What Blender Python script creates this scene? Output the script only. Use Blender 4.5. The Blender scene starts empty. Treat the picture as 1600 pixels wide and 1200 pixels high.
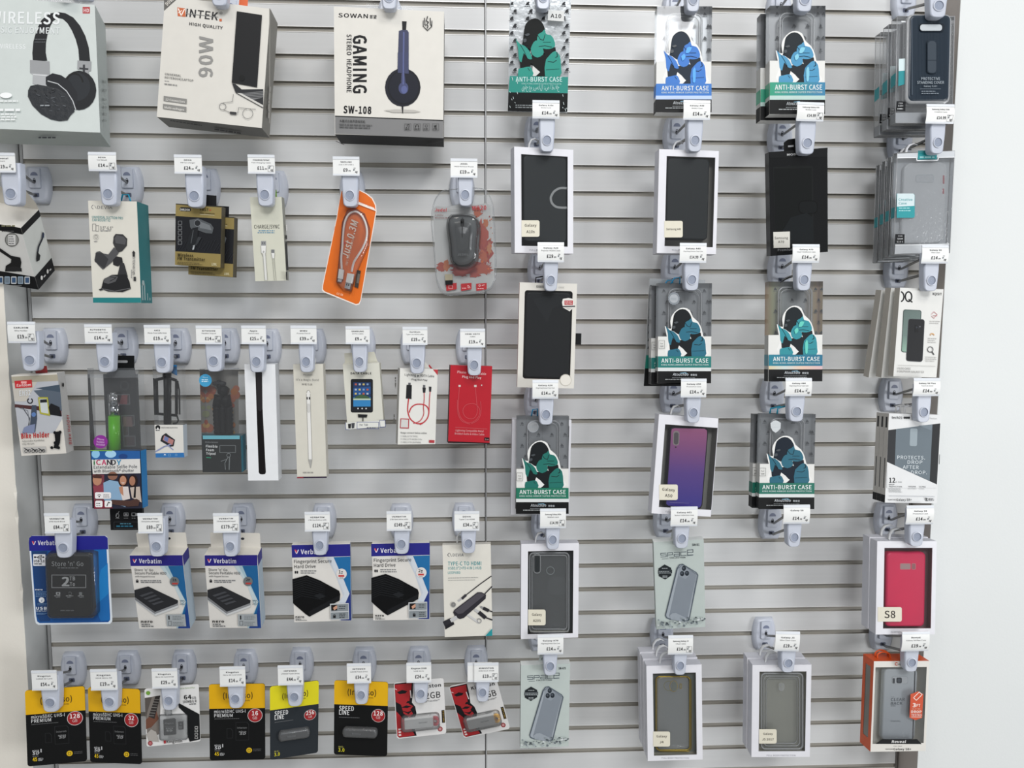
import bpy, bmesh, math, os, random
import numpy as np
from mathutils import Matrix, Vector
random.seed(7)
SC = bpy.context.scene
COL = SC.collection
ZO = 2.02                      # height of the topmost groove in view above the floor
# ------------------------------------------------------------------ camera
F_PX = 1155.0
CAM = np.array([-0.0091, -1.1765, ZO - 0.4692])
yaw, pit, rol = 0.0431, 0.0937, 0.0024
_f = np.array([math.sin(yaw)*math.cos(pit), math.cos(yaw)*math.cos(pit), -math.sin(pit)])
_r = np.array([math.cos(yaw), -math.sin(yaw), 0.0])
_u = np.cross(_r, _f)
c_, s_ = math.cos(rol), math.sin(rol)
CR = c_*_r + s_*_u
CU = -s_*_r + c_*_u
CF = _f
cam_data = bpy.data.cameras.new('camera')
cam_data.sensor_width = 36.0
cam_data.lens = F_PX/1600*36.0
cam = bpy.data.objects.new('camera', cam_data)
COL.objects.link(cam)
cam.matrix_world = Matrix(((CR[0], CU[0], -CF[0], CAM[0]), (CR[1], CU[1], -CF[1], CAM[1]), (CR[2], CU[2], -CF[2], CAM[2]), (0, 0, 0, 1)))
SC.camera = cam
SC.view_settings.view_transform = 'Standard'
SC.view_settings.look = 'None'
SC.view_settings.exposure = 0.0
SC.view_settings.gamma = 1.0
SC.view_settings.use_curve_mapping = False
# ------------------------------------------------------------------ world + shop lights, added side fill
W = bpy.data.worlds.new('shop_ambient'); SC.world = W; W.use_nodes = True
bg = W.node_tree.nodes['Background']
bg.inputs[0].default_value = (0.93, 0.96, 1.0, 1); bg.inputs[1].default_value = 0.37

def area(name, loc, target, sx, sy, power, col):
    d = bpy.data.lights.new(name, 'AREA'); d.shape = 'RECTANGLE'; d.size = sx; d.size_y = sy
    d.energy = power; d.color = col
    o = bpy.data.objects.new(name, d); COL.objects.link(o); o.location = loc
    o.rotation_euler = (Vector(target)-Vector(loc)).to_track_quat('-Z', 'Y').to_euler()
    return o
area('ceiling_panel_light', (0.9, -1.9, 3.3), (0.75, -.9, 1.0), 0.6, 0.6, 20, (1.0, 0.98, 0.95))
area('ceiling_panel_light', (-0.75, -1.7, 3.3), (-0.6, -1.0, 1.0), 0.6, 0.6, 10, (1.0, 0.94, 0.87))
area('ceiling_panel_light', (0.3, -3.0, 3.1), (0.3, -.2, 1.2), 1.2, 0.6, 36, (0.97, 0.98, 1.0))
area('side_fill_light', (3.3, -2.8, 1.0), (0.3, 0, 1.45), 1.1, 1.3, 62, (0.97, 0.985, 1.0))  # added fill from the right, lifts slats and right wall; no window stands there

# ------------------------------------------------------------------ materials
_M = {}
def lin(h):
    h = h.lstrip('#'); r = []
    for i in (0, 2, 4):
        c = int(h[i:i+2], 16)/255
        r.append(c/12.92 if c <= .04045 else ((c+.055)/1.055)**2.4)
    return r
def M(h, rough=.5, metal=0, bump=0, spec=.5, alpha=1, trans=0, scale=60, var=.05):
    key = (h, rough, metal, bump, spec, alpha, trans, scale)
    if key in _M: return _M[key]
    m = bpy.data.materials.new('material_%s' % h.strip('#')); m.use_nodes = True
    nt = m.node_tree; b = nt.nodes['Principled BSDF']
    c = lin(h)
    no = nt.nodes.new('ShaderNodeTexNoise'); no.inputs['Scale'].default_value = scale; no.inputs['Detail'].default_value = 3
    tc = nt.nodes.new('ShaderNodeTexCoord'); nt.links.new(tc.outputs['Object'], no.inputs['Vector'])
    mx = nt.nodes.new('ShaderNodeMix'); mx.data_type = 'RGBA'
    mx.inputs[6].default_value = [x*(1-var) for x in c]+[1]; mx.inputs[7].default_value = [min(1, x*(1+var)) for x in c]+[1]
    nt.links.new(no.outputs['Fac'], mx.inputs[0]); nt.links.new(mx.outputs[2], b.inputs['Base Color'])
    b.inputs['Roughness'].default_value = rough; b.inputs['Metallic'].default_value = metal
    b.inputs['Specular IOR Level'].default_value = spec if (max(c) > .05 or rough < .3) else .22
    if alpha < 1: b.inputs['Alpha'].default_value = alpha
    if trans: b.inputs['Transmission Weight'].default_value = trans
    if bump:
        bn = nt.nodes.new('ShaderNodeBump'); bn.inputs['Strength'].default_value = bump; bn.inputs['Distance'].default_value = .001
        nt.links.new(no.outputs['Fac'], bn.inputs['Height']); nt.links.new(bn.outputs['Normal'], b.inputs['Normal'])
    _M[key] = m; return m
def clear(tint='#fdfefe', body=.014, rough=.06, spec=1.0, wob=0.0):
    """thin clear plastic: mostly see-through, glossy, with a faint body"""
    key = ('clear', tint, body, rough, spec, wob)
    if key in _M: return _M[key]
    m = bpy.data.materials.new('clear_plastic'); m.use_nodes = True
    nt = m.node_tree; N = nt.nodes; L = nt.links
    for n in list(N): N.remove(n)
    out = N.new('ShaderNodeOutputMaterial'); tr = N.new('ShaderNodeBsdfTransparent'); gl = N.new('ShaderNodeBsdfGlossy'); df = N.new('ShaderNodeBsdfDiffuse')
    tr.inputs[0].default_value = [1-(1-x)*.22 for x in lin(tint)]+[1]; gl.inputs['Roughness'].default_value = rough; df.inputs[0].default_value = (.8, .82, .84, 1)
    lw = N.new('ShaderNodeFresnel'); lw.inputs['IOR'].default_value = 1.5
    mu = N.new('ShaderNodeMath'); mu.operation = 'MULTIPLY'; mu.inputs[1].default_value = spec; mu.use_clamp = True
    L.new(lw.outputs[0], mu.inputs[0])
    no = N.new('ShaderNodeTexNoise'); no.inputs['Scale'].default_value = 25
    if wob:
        bn = N.new('ShaderNodeBump'); bn.inputs['Strength'].default_value = wob; bn.inputs['Distance'].default_value = .004
        L.new(no.outputs['Fac'], bn.inputs['Height']); L.new(bn.outputs[0], gl.inputs['Normal'])
    m1 = N.new('ShaderNodeMixShader'); m1.inputs[0].default_value = body; L.new(tr.outputs[0], m1.inputs[1]); L.new(df.outputs[0], m1.inputs[2])
    m2 = N.new('ShaderNodeMixShader'); L.new(mu.outputs[0], m2.inputs[0]); L.new(m1.outputs[0], m2.inputs[1]); L.new(gl.outputs[0], m2.inputs[2])
    L.new(m2.outputs[0], out.inputs[0]); _M[key] = m; return m
def gradient(name, stops, axis=2, lo=0, hi=.15, rough=.3):
    """material printed with a colour blend along an object axis"""
    m = bpy.data.materials.new(name); m.use_nodes = True; nt = m.node_tree; N = nt.nodes; L = nt.links; b = N['Principled BSDF']
    tc = N.new('ShaderNodeTexCoord'); sx = N.new('ShaderNodeSeparateXYZ'); mr = N.new('ShaderNodeMapRange'); cr = N.new('ShaderNodeValToRGB')
    mr.inputs['From Min'].default_value = lo; mr.inputs['From Max'].default_value = hi
    L.new(tc.outputs['Object'], sx.inputs[0]); L.new(sx.outputs[axis], mr.inputs['Value']); L.new(mr.outputs[0], cr.inputs[0]); L.new(cr.outputs[0], b.inputs['Base Color'])
    e = cr.color_ramp.elements
    for i, (p, h) in enumerate(stops):
        el = e[i] if i < 2 else e.new(p)
        el.position = p; el.color = lin(h)+[1]
    b.inputs['Roughness'].default_value = rough
    return m

# ------------------------------------------------------------------ pixel rays (read off a plan of the wall: 1600 x 1200 view)
def ray(px, py):
    d = CF*F_PX + CR*(px-800) - CU*(py-600)
    return d/np.linalg.norm(d)
def at(px, py, Y):
    d = ray(px, py); t = (Y-CAM[1])/d[1]; return CAM+d*t
def project(P):
    q = P-CAM; z = q@CF; return 800+F_PX*(q@CR)/z, 600-F_PX*(q@CU)/z
def rotm(yw, ti, ro):
    cy, sy = math.cos(yw), math.sin(yw); ct, st = math.cos(ti), math.sin(ti); cr, sr = math.cos(ro), math.sin(ro)
    Rz = np.array([[cy, -sy, 0], [sy, cy, 0], [0, 0, 1]]); Rx = np.array([[1, 0, 0], [0, ct, -st], [0, st, ct]]); Ry = np.array([[cr, 0, sr], [0, 1, 0], [-sr, 0, cr]])
    return Rz@Rx@Ry
def solve_pose(quad, ytop, yaw0=0, tilt0=0, wt=.12):
    """rigid rectangle whose four corners fall on the quad; upper edge kept at distance ytop"""
    q4 = np.array(quad, float); cen = q4.mean(0); c = at(cen[0], cen[1], ytop)
    w = np.linalg.norm(q4[1]-q4[0])/1080; h = np.linalg.norm(q4[3]-q4[0])/1080
    p = np.array([c[0], c[2], math.radians(yaw0), math.radians(tilt0), 0, w, h])
    def F(p):
        R = rotm(p[2], p[3], p[4]); top = R@np.array([0, 0, p[6]/2]); C = np.array([p[0], ytop-top[1], p[1]])
        r = []
        for (sx, sz), t in zip(((-1, 1), (1, 1), (1, -1), (-1, -1)), q4):
            x, y = project(C+R@np.array([sx*p[5]/2, 0, sz*p[6]/2])); r += [x-t[0], y-t[1]]
        r += [wt*math.degrees(p[2]-math.radians(yaw0)), wt*math.degrees(p[3]-math.radians(tilt0))]
        return np.array(r), C, R
    lam = 1e-3; r = F(p)[0]
    for _ in range(60):
        J = np.zeros((len(r), 7))
        for i in range(7):
            q = p.copy(); q[i] += 1e-6; J[:, i] = (F(q)[0]-r)/1e-6
        st = np.linalg.solve(J.T@J+lam*np.diag(np.diag(J.T@J)+1e-9), -J.T@r); q = p+st; r2 = F(q)[0]
        if r2@r2 < r@r: p, r, lam = q, r2, lam*.3
        else: lam *= 4
        if lam > 1e10: break
    _, C, R = F(p)
    return C, R, p[5], p[6], p, r

# ------------------------------------------------------------------ glyph outlines
_G = {}
FONTS = {}
def font(name):
    """faces that ship with Blender itself; the built-in one is used where they are missing"""
    if name not in FONTS:
        FONTS[name] = None
        try:
            f = os.path.join(bpy.utils.system_resource('DATAFILES', path='fonts'), name)
            if os.path.exists(f): FONTS[name] = bpy.data.fonts.load(f)
        except Exception: pass
    return FONTS[name]
def glyphs(s, b):
    k = (s, b)
    if k in _G: return _G[k]
    cu = bpy.data.curves.new('t', 'FONT'); cu.resolution_u = 2; cu.dimensions = '2D'; cu.fill_mode = 'FRONT'
    cu.space_character = 1+b*1.8
    if any('\u0600' <= c <= '\u06ff' for c in s): s = s[::-1]; f = font('NotoSansArabic-VariableFont_wdth,wght.woff2')
    else: f = font('Noto Sans CJK Regular.woff2')
    if f: cu.font = f
    cu.body = s
    ob = bpy.data.objects.new('t', cu); COL.objects.link(ob)
    me = ob.to_mesh(); vs = np.array([v.co[:2] for v in me.vertices]) if len(me.vertices) else np.zeros((0, 2))
    fs = [tuple(p.vertices) for p in me.polygons]; ob.to_mesh_clear()
    bpy.data.objects.remove(ob); bpy.data.curves.remove(cu)
    if b and len(vs):                      # heavier weight: the outline stamped a little to each side
        q = b*(CAPH or .7)*1.15; V = []; F_ = []
        for ox, oy in ((-q, -q*.6), (q, -q*.6), (-q, q*.6), (q, q*.6)):
            n = len(V)*len(vs); V.append(vs+np.array([ox, oy])); F_ += [tuple(n+i for i in f_) for f_ in fs]
        vs = np.vstack(V); fs = F_
    _G[k] = (vs, fs); return _G[k]
CAPH = 0.0
_v, _x = glyphs('H', 0); CAPH = float(_v[:, 1].max()) if len(_v) else .7

def lift(out, b, ax=1, sg=-1):
    """keep the stamped outlines of heavy print from lying in one plane"""
    if not b: return out
    n = len(out)//4; r = []
    for i, v in enumerate(out):
        v = list(v); v[ax] += sg*(i//n)*.000012; r.append(v)
    return r
def parr(a): return [float(x) for x in a]
def tag(o, label=None, cat=None, group=None, kind=None):
    for k, v in (('label', label), ('category', cat), ('group', group), ('kind', kind)):
        if v: o[k] = v
    return o

class PB:
    """one mesh; pieces in local coordinates or read off the wall view onto one of the faces"""
    def __init__(s, pr=None):
        s.pr = pr; s.v = []; s.f = []; s.m = []; s.mats = []; s.k = 1; s.sm = []
    def mi(s, m):
        if isinstance(m, str): m = M(m)
        if m not in s.mats: s.mats.append(m)
        return s.mats.index(m)
    def add(s, vs, fs, m, smooth=False):
        n = len(s.v); s.v += [tuple(parr(v)) for v in vs]; i = s.mi(m)
        for f in fs: s.f.append(tuple(n+a for a in f)); s.m.append(i); s.sm.append(smooth)
    def box(s, x0, x1, y0, y1, z0, z1, m, **kw):
        vs = [(x, y, z) for x in (x0, x1) for y in (y0, y1) for z in (z0, z1)]
        F = {'L': (0, 1, 3, 2), 'R': (4, 6, 7, 5), 'F': (0, 4, 5, 1), 'K': (2, 3, 7, 6), 'B': (0, 2, 6, 4), 'T': (1, 5, 7, 3)}
        for k, f in F.items():
            mm = kw.get(k, m)
            if mm is None: continue
            s.add([vs[a] for a in f], [(0, 1, 2, 3)], mm)
    def prism(s, pts, y0, y1, m, side=None, back=None, bev=0):
        """outline pts (x,z) extruded from y0 (front) to y1"""
        n = len(pts)
        ar = sum(pts[i][0]*pts[(i+1) % n][1]-pts[(i+1) % n][0]*pts[i][1] for i in range(n))
        if ar < 0: pts = pts[::-1]
        if bev:
            cx = sum(p[0] for p in pts)/n; cz = sum(p[1] for p in pts)/n
            hw = max(abs(p[0]-cx) for p in pts); hh = max(abs(p[1]-cz) for p in pts)
            rings = []
            for a in (0, .35, .7, 1.0):
                ins = bev*(1-math.sin(a*math.pi/2)); yy = y0+bev*(1-math.cos(a*math.pi/2))
                kx = 1-ins/hw; kz = 1-ins/hh
                rings.append([(cx+(p[0]-cx)*kx, yy, cz+(p[1]-cz)*kz) for p in pts])
            rings.append([(p[0], y1, p[1]) for p in pts])
            vs = [v for r in rings for v in r]; s.add(rings[0], [tuple(range(n))], m, True)
            fs = []
            for r in range(len(rings)-1):
                for i in range(n):
                    j = (i+1) % n; fs.append((r*n+i, (r+1)*n+i, (r+1)*n+j, r*n+j))
            s.add(vs, fs, side or m, True)
        else:
            s.add([(p[0], y0, p[1]) for p in pts], [tuple(range(n))], m)
            vs = [(p[0], y, p[1]) for y in (y0, y1) for p in pts]
            s.add(vs, [(i, n+i, n+(i+1) % n, (i+1) % n) for i in range(n)], side or m)
        s.add([(p[0], y1, p[1]) for p in pts], [tuple(range(n))[::-1]], back or side or m)
    def ring(s, outer, inner, y, m, y1=None):
        """flat frame between two outlines of equal length, optional thickness"""
        n = len(outer); vs = [(p[0], y, p[1]) for p in outer]+[(p[0], y, p[1]) for p in inner]
        s.add(vs, [(i, (i+1) % n, n+(i+1) % n, n+i) for i in range(n)], m)
        if y1 is not None:
            for o in (outer, inner):
                vs = [(p[0], yy, p[1]) for yy in (y, y1) for p in o]
                s.add(vs, [(i, n+i, n+(i+1) % n, (i+1) % n) for i in range(n)], m)
            vs = [(p[0], y1, p[1]) for p in outer]+[(p[0], y1, p[1]) for p in inner]
            s.add(vs, [(i, n+i, n+(i+1) % n, (i+1) % n) for i in range(n)], m)
    def tube(s, pts, r, m, n=7, closed=False):
        P = [np.array(p, float) for p in pts]; N = len(P); vs = []
        for i in range(N):
            a = P[(i-1) % N] if (closed or i) else P[0]; b = P[(i+1) % N] if (closed or i < N-1) else P[-1]
            t = b-a; t /= (np.linalg.norm(t)+1e-12)
            up = np.array([0, 1., 0]) if abs(t[1]) < .8 else np.array([1., 0, 0])
            u = np.cross(t, up); u /= np.linalg.norm(u); w = np.cross(t, u)
            rr = r[i] if isinstance(r, (list, tuple)) else r
            for j in range(n):
                a_ = 2*math.pi*j/n; vs.append(P[i]+rr*(math.cos(a_)*u+math.sin(a_)*w))
        fs = []
        for i in range(N if closed else N-1):
            k = (i+1) % N
            for j in range(n): fs.append((i*n+j, i*n+(j+1) % n, k*n+(j+1) % n, k*n+j))
        if not closed: fs += [tuple(range(n))[::-1], tuple((N-1)*n+j for j in range(n))]
        s.add(vs, fs, m, True)
    # ---- printing read off the view
    def hit(s, x, y, plane):
        pr = s.pr; ox, oy, sc = pr.view; d = ray(ox+x/sc, oy+y/sc)
        o = pr.R.T@(CAM-pr.loc); d = pr.R.T@d
        if isinstance(plane, tuple): ax, val, sg = 1, plane[0], -1
        else:
            ax, val, sg = {'F': (1, 0, -1), 'L': (0, -pr.w/2, -1), 'R': (0, pr.w/2, 1), 'T': (2, pr.h, 1), 'B': (2, 0, -1)}[plane]
        t = (val-o[ax])/d[ax]; p = o+d*t; p[ax] = val+sg*s.k*.00006
        return p
    def poly(s, pts, m, plane='F'):
        vs = [s.hit(x, y, plane) for x, y in pts]; s.k += 1
        s.add(vs, [tuple(range(len(vs)))], m); return s
    def rect(s, x0, y0, x1, y1, m, plane='F', rot=0):
        cx, cy = (x0+x1)/2, (y0+y1)/2; a = math.radians(rot); c, n = math.cos(a), math.sin(a)
        return s.poly([(cx+(x-cx)*c-(y-cy)*n, cy+(x-cx)*n+(y-cy)*c) for x, y in ((x0, y0), (x1, y0), (x1, y1), (x0, y1))], m, plane)
    def rrect(s, x0, y0, x1, y1, r, m, plane='F', rot=0): return s.poly(rpts(x0, y0, x1, y1, r, rot), m, plane)
    def circ(s, cx, cy, r, m, plane='F', ry=None, n=20):
        ry = ry or r; return s.poly([(cx+r*math.cos(2*math.pi*i/n), cy+ry*math.sin(2*math.pi*i/n)) for i in range(n)], m, plane)
    def arc(s, cx, cy, r, wd, m, a0=0, a1=360, ry=None, plane='F', n=20):
        ry = ry or r; pts = []
        for k in (wd/2, -wd/2):
            rng = range(n+1) if k > 0 else range(n, -1, -1)
            for i in rng:
                a = math.radians(a0+(a1-a0)*i/n); pts.append((cx+(r+k)*math.cos(a), cy+(ry+k)*math.sin(a)))
        vs = [s.hit(x, y, plane) for x, y in pts]; s.k += 1; N = n+1
        s.add(vs, [(i, i+1, 2*N-2-i, 2*N-1-i) for i in range(n)], m)
    def line(s, pts, wd, m, plane='F'):
        for (a, b), (c, d) in zip(pts[:-1], pts[1:]):
            L = math.hypot(c-a, d-b) or 1; nx, ny = -(d-b)/L*wd/2, (c-a)/L*wd/2; ex, ey = (c-a)/L*wd*.3, (d-b)/L*wd*.3
            s.poly([(a+nx-ex, b+ny-ey), (c+nx+ex, d+ny+ey), (c-nx+ex, d-ny+ey), (a-nx-ex, b-ny-ey)], m, plane); s.k -= 1
        s.k += 1
    def frame(s, x0, y0, x1, y1, wd, m, plane='F'): s.line([(x0, y0), (x1, y0), (x1, y1), (x0, y1), (x0, y0)], wd, m, plane)
    def dashes(s, x, y, w, rows, dy, h, m, rot=0, plane='F'):
        """lines of print too small to read"""
        a = math.radians(rot); c, n = math.cos(a), math.sin(a)
        for r in range(rows):
            u = 0; end = w*random.uniform(.75, 1)
            while u < end:
                l = min(random.uniform(1.2, 4)*h, end-u+.1)
                q = [(u, r*dy), (u+l, r*dy), (u+l, r*dy+h), (u, r*dy+h)]
                s.poly([(x+a_*c-b_*n, y+a_*n+b_*c) for a_, b_ in q], m, plane); s.k -= 1
                u += l+h*.6
        s.k += 1
    def t(s, txt, x, y, w, h, m, rot=0, b=0.0, it=0, plane='F'):
        if not b and h >= 9: b = .016
        vs, fs = glyphs(txt, b)
        if not len(vs): return
        x0 = vs[:, 0].min(); bw = vs[:, 0].max()-x0; sy = h/CAPH; sx = w/bw if w else sy
        a = math.radians(rot); c, n = math.cos(a), math.sin(a); out = []
        for vx, vy in vs:
            u = (vx-x0)*sx+it*vy*sy; v = -vy*sy
            out.append(s.hit(x+u*c-v*n, y+u*n+v*c, plane))
        s.k += 1; ax, sg = (1, -1) if isinstance(plane, tuple) else {'F': (1, -1), 'L': (0, -1), 'R': (0, 1), 'T': (2, 1), 'B': (2, -1)}[plane]
        s.add(lift(out, b, ax, sg), fs, m)
    def build(s, name, parent=None, label=None, bevel=0, smooth=None, kind=None):
        me = bpy.data.meshes.new(name); me.from_pydata(s.v, [], s.f)
        for m in s.mats: me.materials.append(m)
        me.polygons.foreach_set('material_index', s.m); me.polygons.foreach_set('use_smooth', s.sm)
        me.update()
        o = bpy.data.objects.new(name, me); COL.objects.link(o)
        if parent is not None: o.parent = parent
        if bevel:
            md = o.modifiers.new('soft_edges', 'BEVEL'); md.width = bevel; md.segments = 2; md.limit_method = 'ANGLE'
        if label: o['label'] = label
        if kind: o['kind'] = kind
        return o
def rpts(x0, y0, x1, y1, r, rot=0, n=5):
    pts = []
    rs = r if isinstance(r, (list, tuple)) else (r, r, r, r)
    for (cx, cy, a0), q in zip(((x0, y0, 180), (x1, y0, 270), (x1, y1, 0), (x0, y1, 90)), rs):
        sx = 1 if cx == x0 else -1; sy = 1 if cy == y0 else -1
        for i in range(n+1):
            a = math.radians(a0+90*i/n); pts.append((cx+sx*q+q*math.cos(a), cy+sy*q+q*math.sin(a)))
    if rot:
        mx, my = (x0+x1)/2, (y0+y1)/2; a = math.radians(rot); c, n_ = math.cos(a), math.sin(a)
        pts = [(mx+(x-mx)*c-(y-my)*n_, my+(x-mx)*n_+(y-my)*c) for x, y in pts]
    return pts

class Prod:
    """a thing hung on the wall: an Empty at its base, axes x right, y into the wall, z up; front face at y = 0"""
    def __init__(s, name, label, cat, view, quad, T, y=-.097, yaw=0, tilt=0, wt=.12, group=None):
        s.view = view; ox, oy, sc = view; s.T = T
        q = [(ox+a/sc, oy+b/sc) for a, b in quad]
        C, s.R, s.w, s.h, s.p, s.res = solve_pose(q, y, yaw, tilt, wt)
        s.loc = C-s.R@np.array([0, 0, s.h/2])
        e = bpy.data.objects.new(name, None); COL.objects.link(e); e.empty_display_size = .02
        R = s.R; L = s.loc
        e.matrix_world = Matrix([[*parr(R[0]), L[0]], [*parr(R[1]), L[1]], [*parr(R[2]), L[2]], [0, 0, 0, 1]])
        s.e = e; tag(e, label, cat, group)
    def pb(s): return PB(s)
    def carton(s, m, name='carton', r=0, **kw):
        p = s.pb(); w = s.w/2; p.box(-w, w, 0, s.T, 0, s.h, m, **kw); return p
    def loc3(s, x, y, d=0):
        """local point under view pixel at local depth d"""
        k = PB(s); k.k = 0; return k.hit(x, y, (d,))
    def lpts(s, pts, d=0):
        return [(float(q[0]), float(q[2])) for q in (s.loc3(x, y, d) for x, y in pts)]
def dup(root, off, label, group=None, extra_rot=0):
    r = root.copy(); COL.objects.link(r); r.location = root.location+Vector(off)
    if extra_rot: r.rotation_euler.rotate_axis('Y', extra_rot)
    r['label'] = label
    if group: r['group'] = group
    for ch in list(root.children):
        c = ch.copy(); COL.objects.link(c); c.parent = r
        for g in ch.children:
            d = g.copy(); COL.objects.link(d); d.parent = c
    return r
# ------------------------------------------------------------------ the slat wall and the walls around it
PITCH = .04
def slat_material():
    m = bpy.data.materials.new('painted_slat'); m.use_nodes = True; nt = m.node_tree; N = nt.nodes; L = nt.links; b = N['Principled BSDF']
    tc = N.new('ShaderNodeTexCoord'); mp = N.new('ShaderNodeMapping'); mp.inputs['Scale'].default_value = (6, 6, 200)
    n1 = N.new('ShaderNodeTexNoise'); n1.inputs['Scale'].default_value = 1.0; n1.inputs['Detail'].default_value = 4
    L.new(tc.outputs['Object'], mp.inputs[0]); L.new(mp.outputs[0], n1.inputs['Vector'])
    mx = N.new('ShaderNodeMix'); mx.data_type = 'RGBA'; mx.inputs[6].default_value = lin('#cacbcb')+[1]; mx.inputs[7].default_value = lin('#d2d3d3')+[1]
    L.new(n1.outputs['Fac'], mx.inputs[0]); L.new(mx.outputs[2], b.inputs['Base Color'])
    b.inputs['Roughness'].default_value = .33; b.inputs['Specular IOR Level'].default_value = .45
    n2 = N.new('ShaderNodeTexNoise'); n2.inputs['Scale'].default_value = 7
    L.new(tc.outputs['Object'], n2.inputs['Vector'])
    bp = N.new('ShaderNodeBump'); bp.inputs['Strength'].default_value = .35; bp.inputs['Distance'].default_value = .0015
    L.new(n2.outputs['Fac'], bp.inputs['Height']); L.new(bp.outputs[0], b.inputs['Normal'])
    return m
SLAT = slat_material(); CHAN = M('#a29e95', .55, .0); LIP = M('#dcdcda', .35, .2); GAP = M('#a5a197', .6)
def slat_panel(name, x0, x1, i0, i1):
    p = PB(); z1 = ZO-i0*PITCH+.02; z0 = ZO-i1*PITCH-.02; d = .0036; g = .0035
    for i in range(i0, i1+1):
        zc = ZO-i*PITCH; zt = zc+PITCH/2; zb = zc-PITCH/2
        def strip(ya, za, yb, zb_, m): p.add([(x0, ya, za), (x1, ya, za), (x1, yb, zb_), (x0, yb, zb_)], [(0, 3, 2, 1)], m)
        strip(0, zt, 0, zc+g+.0012, SLAT)
        strip(0, zc+g+.0012, -.0006, zc+g+.0010, LIP); strip(-.0006, zc+g+.0010, -.0006, zc+g, LIP); strip(-.0006, zc+g, .0012, zc+g, CHAN)
        strip(.0012, zc+g, .0012, zc+g+.004, CHAN); strip(.0012, zc+g+.004, d, zc+g+.004, CHAN)
        strip(d, zc+g+.004, d, zc-g-.004, CHAN)
        strip(d, zc-g-.004, .0012, zc-g-.004, CHAN); strip(.0012, zc-g-.004, .0012, zc-g, CHAN); strip(.0012, zc-g, -.0006, zc-g, CHAN)
        strip(-.0006, zc-g, -.0006, zc-g-.0009, LIP); strip(-.0006, zc-g-.0009, 0, zc-g-.0012, LIP)
        strip(0, zc-g-.0012, 0, zb, SLAT)
    for x in (x0, x1):
        p.add([(x, 0, z0), (x, .018, z0), (x, .018, z1), (x, 0, z1)], [(0, 1, 2, 3)], GAP)
    p.add([(x0, .018, z0), (x1, .018, z0), (x1, .018, z1), (x0, .018, z1)], [(0, 1, 2, 3)], GAP)
    return p.build(name, kind='structure')
XL, XR = -.7035, .7050
slat_panel('wall_back_left', XL+.004, -.0020, -7, 44)
slat_panel('wall_back_right', .0012, XR-.002, -7, 44)
ZT, ZB = ZO+.30, ZO-1.80
p = PB(); p.box(-.0009, .0009, -.0012, .016, ZB, ZT, M('#aaabab', .4, .1)); p.build('trim_1', kind='structure')
p = PB(); p.box(XL-.0005, XL+.0035, -.001, .016, ZB, ZT, M('#a5a6a6', .35, .3)); p.build('trim_2', kind='structure')
p = PB(); p.box(XR-.0018, XR+.0012, -.001, .016, ZB, ZT, M('#6c6966', .45, .2)); p.build('trim_3', kind='structure')
p = PB(); p.box(-1.6, 1.6, .018, .03, 0, 3.3, M('#6b6862', .8)); p.build('wall_back', kind='structure')
# plastered wall standing proud on both sides of the recessed slat panels, edges slightly chipped
def plaster(h, h2, name):
    m = bpy.data.materials.new(name); m.use_nodes = True; nt = m.node_tree; N = nt.nodes; L = nt.links; b = N['Principled BSDF']
    tc = N.new('ShaderNodeTexCoord'); n1 = N.new('ShaderNodeTexNoise'); n1.inputs['Scale'].default_value = 3.5; n1.inputs['Detail'].default_value = 5
    L.new(tc.outputs['Object'], n1.inputs['Vector']); mx = N.new('ShaderNodeMix'); mx.data_type = 'RGBA'
    mx.inputs[6].default_value = lin(h)+[1]; mx.inputs[7].default_value = lin(h2)+[1]; L.new(n1.outputs['Fac'], mx.inputs[0]); L.new(mx.outputs[2], b.inputs['Base Color'])
    n2 = N.new('ShaderNodeTexNoise'); n2.inputs['Scale'].default_value = 260; L.new(tc.outputs['Object'], n2.inputs['Vector'])
    bp = N.new('ShaderNodeBump'); bp.inputs['Strength'].default_value = .2; bp.inputs['Distance'].default_value = .0006
    L.new(n2.outputs['Fac'], bp.inputs['Height']); L.new(bp.outputs[0], b.inputs['Normal']); b.inputs['Roughness'].default_value = .55
    return m
def side_wall(name, x_edge, x_far, m, mside, dep=.053, back=.018):
    p = PB(); rnd = random.Random(3 if x_edge < 0 else 5); n = 260; zs = [3.3*i/n for i in range(n+1)]
    sg = 1 if x_far > x_edge else -1
    e = []
    for z in zs:
        j = rnd.uniform(0, .0007)+(rnd.uniform(.001, .004) if rnd.random() < .06 else 0)
        e.append(j)
    fr = [(x_edge+sg*j, -dep, z) for j, z in zip(e, zs)]; fa = [(x_far, -dep, z) for z in zs]
    ch = [(x_edge, -dep+.5*j+.0004, z) for j, z in zip(e, zs)]; bk = [(x_edge, back, z) for z in zs]
    def sheet(A, B, mm):
        vs = A+B; k = len(A); p.add(vs, [(i, i+1, k+i+1, k+i) for i in range(k-1)], mm)
    sheet(fr, fa, m); sheet(fr, ch, m); sheet(ch, bk, mside)
    k = len(zs); fb = [(x_far, back, z) for z in zs]; sheet(fa, fb, m)
    return p.build(name, kind='structure')
side_wall('wall_left', XL-.004, -2.2, plaster('#e6e1d6', '#ece8de', 'warm_white_plaster'), M('#c2c4c3', .6))
side_wall('wall_right', XR+.004, 2.2, plaster('#d9dcdb', '#e0e3e2', 'cool_white_plaster'), M('#bdb5ae', .6))
p = PB(); p.box(-2.2, 2.2, -5, .03, -.05, 0, M('#8d8a84', .4)); p.build('floor', kind='structure')
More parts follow.
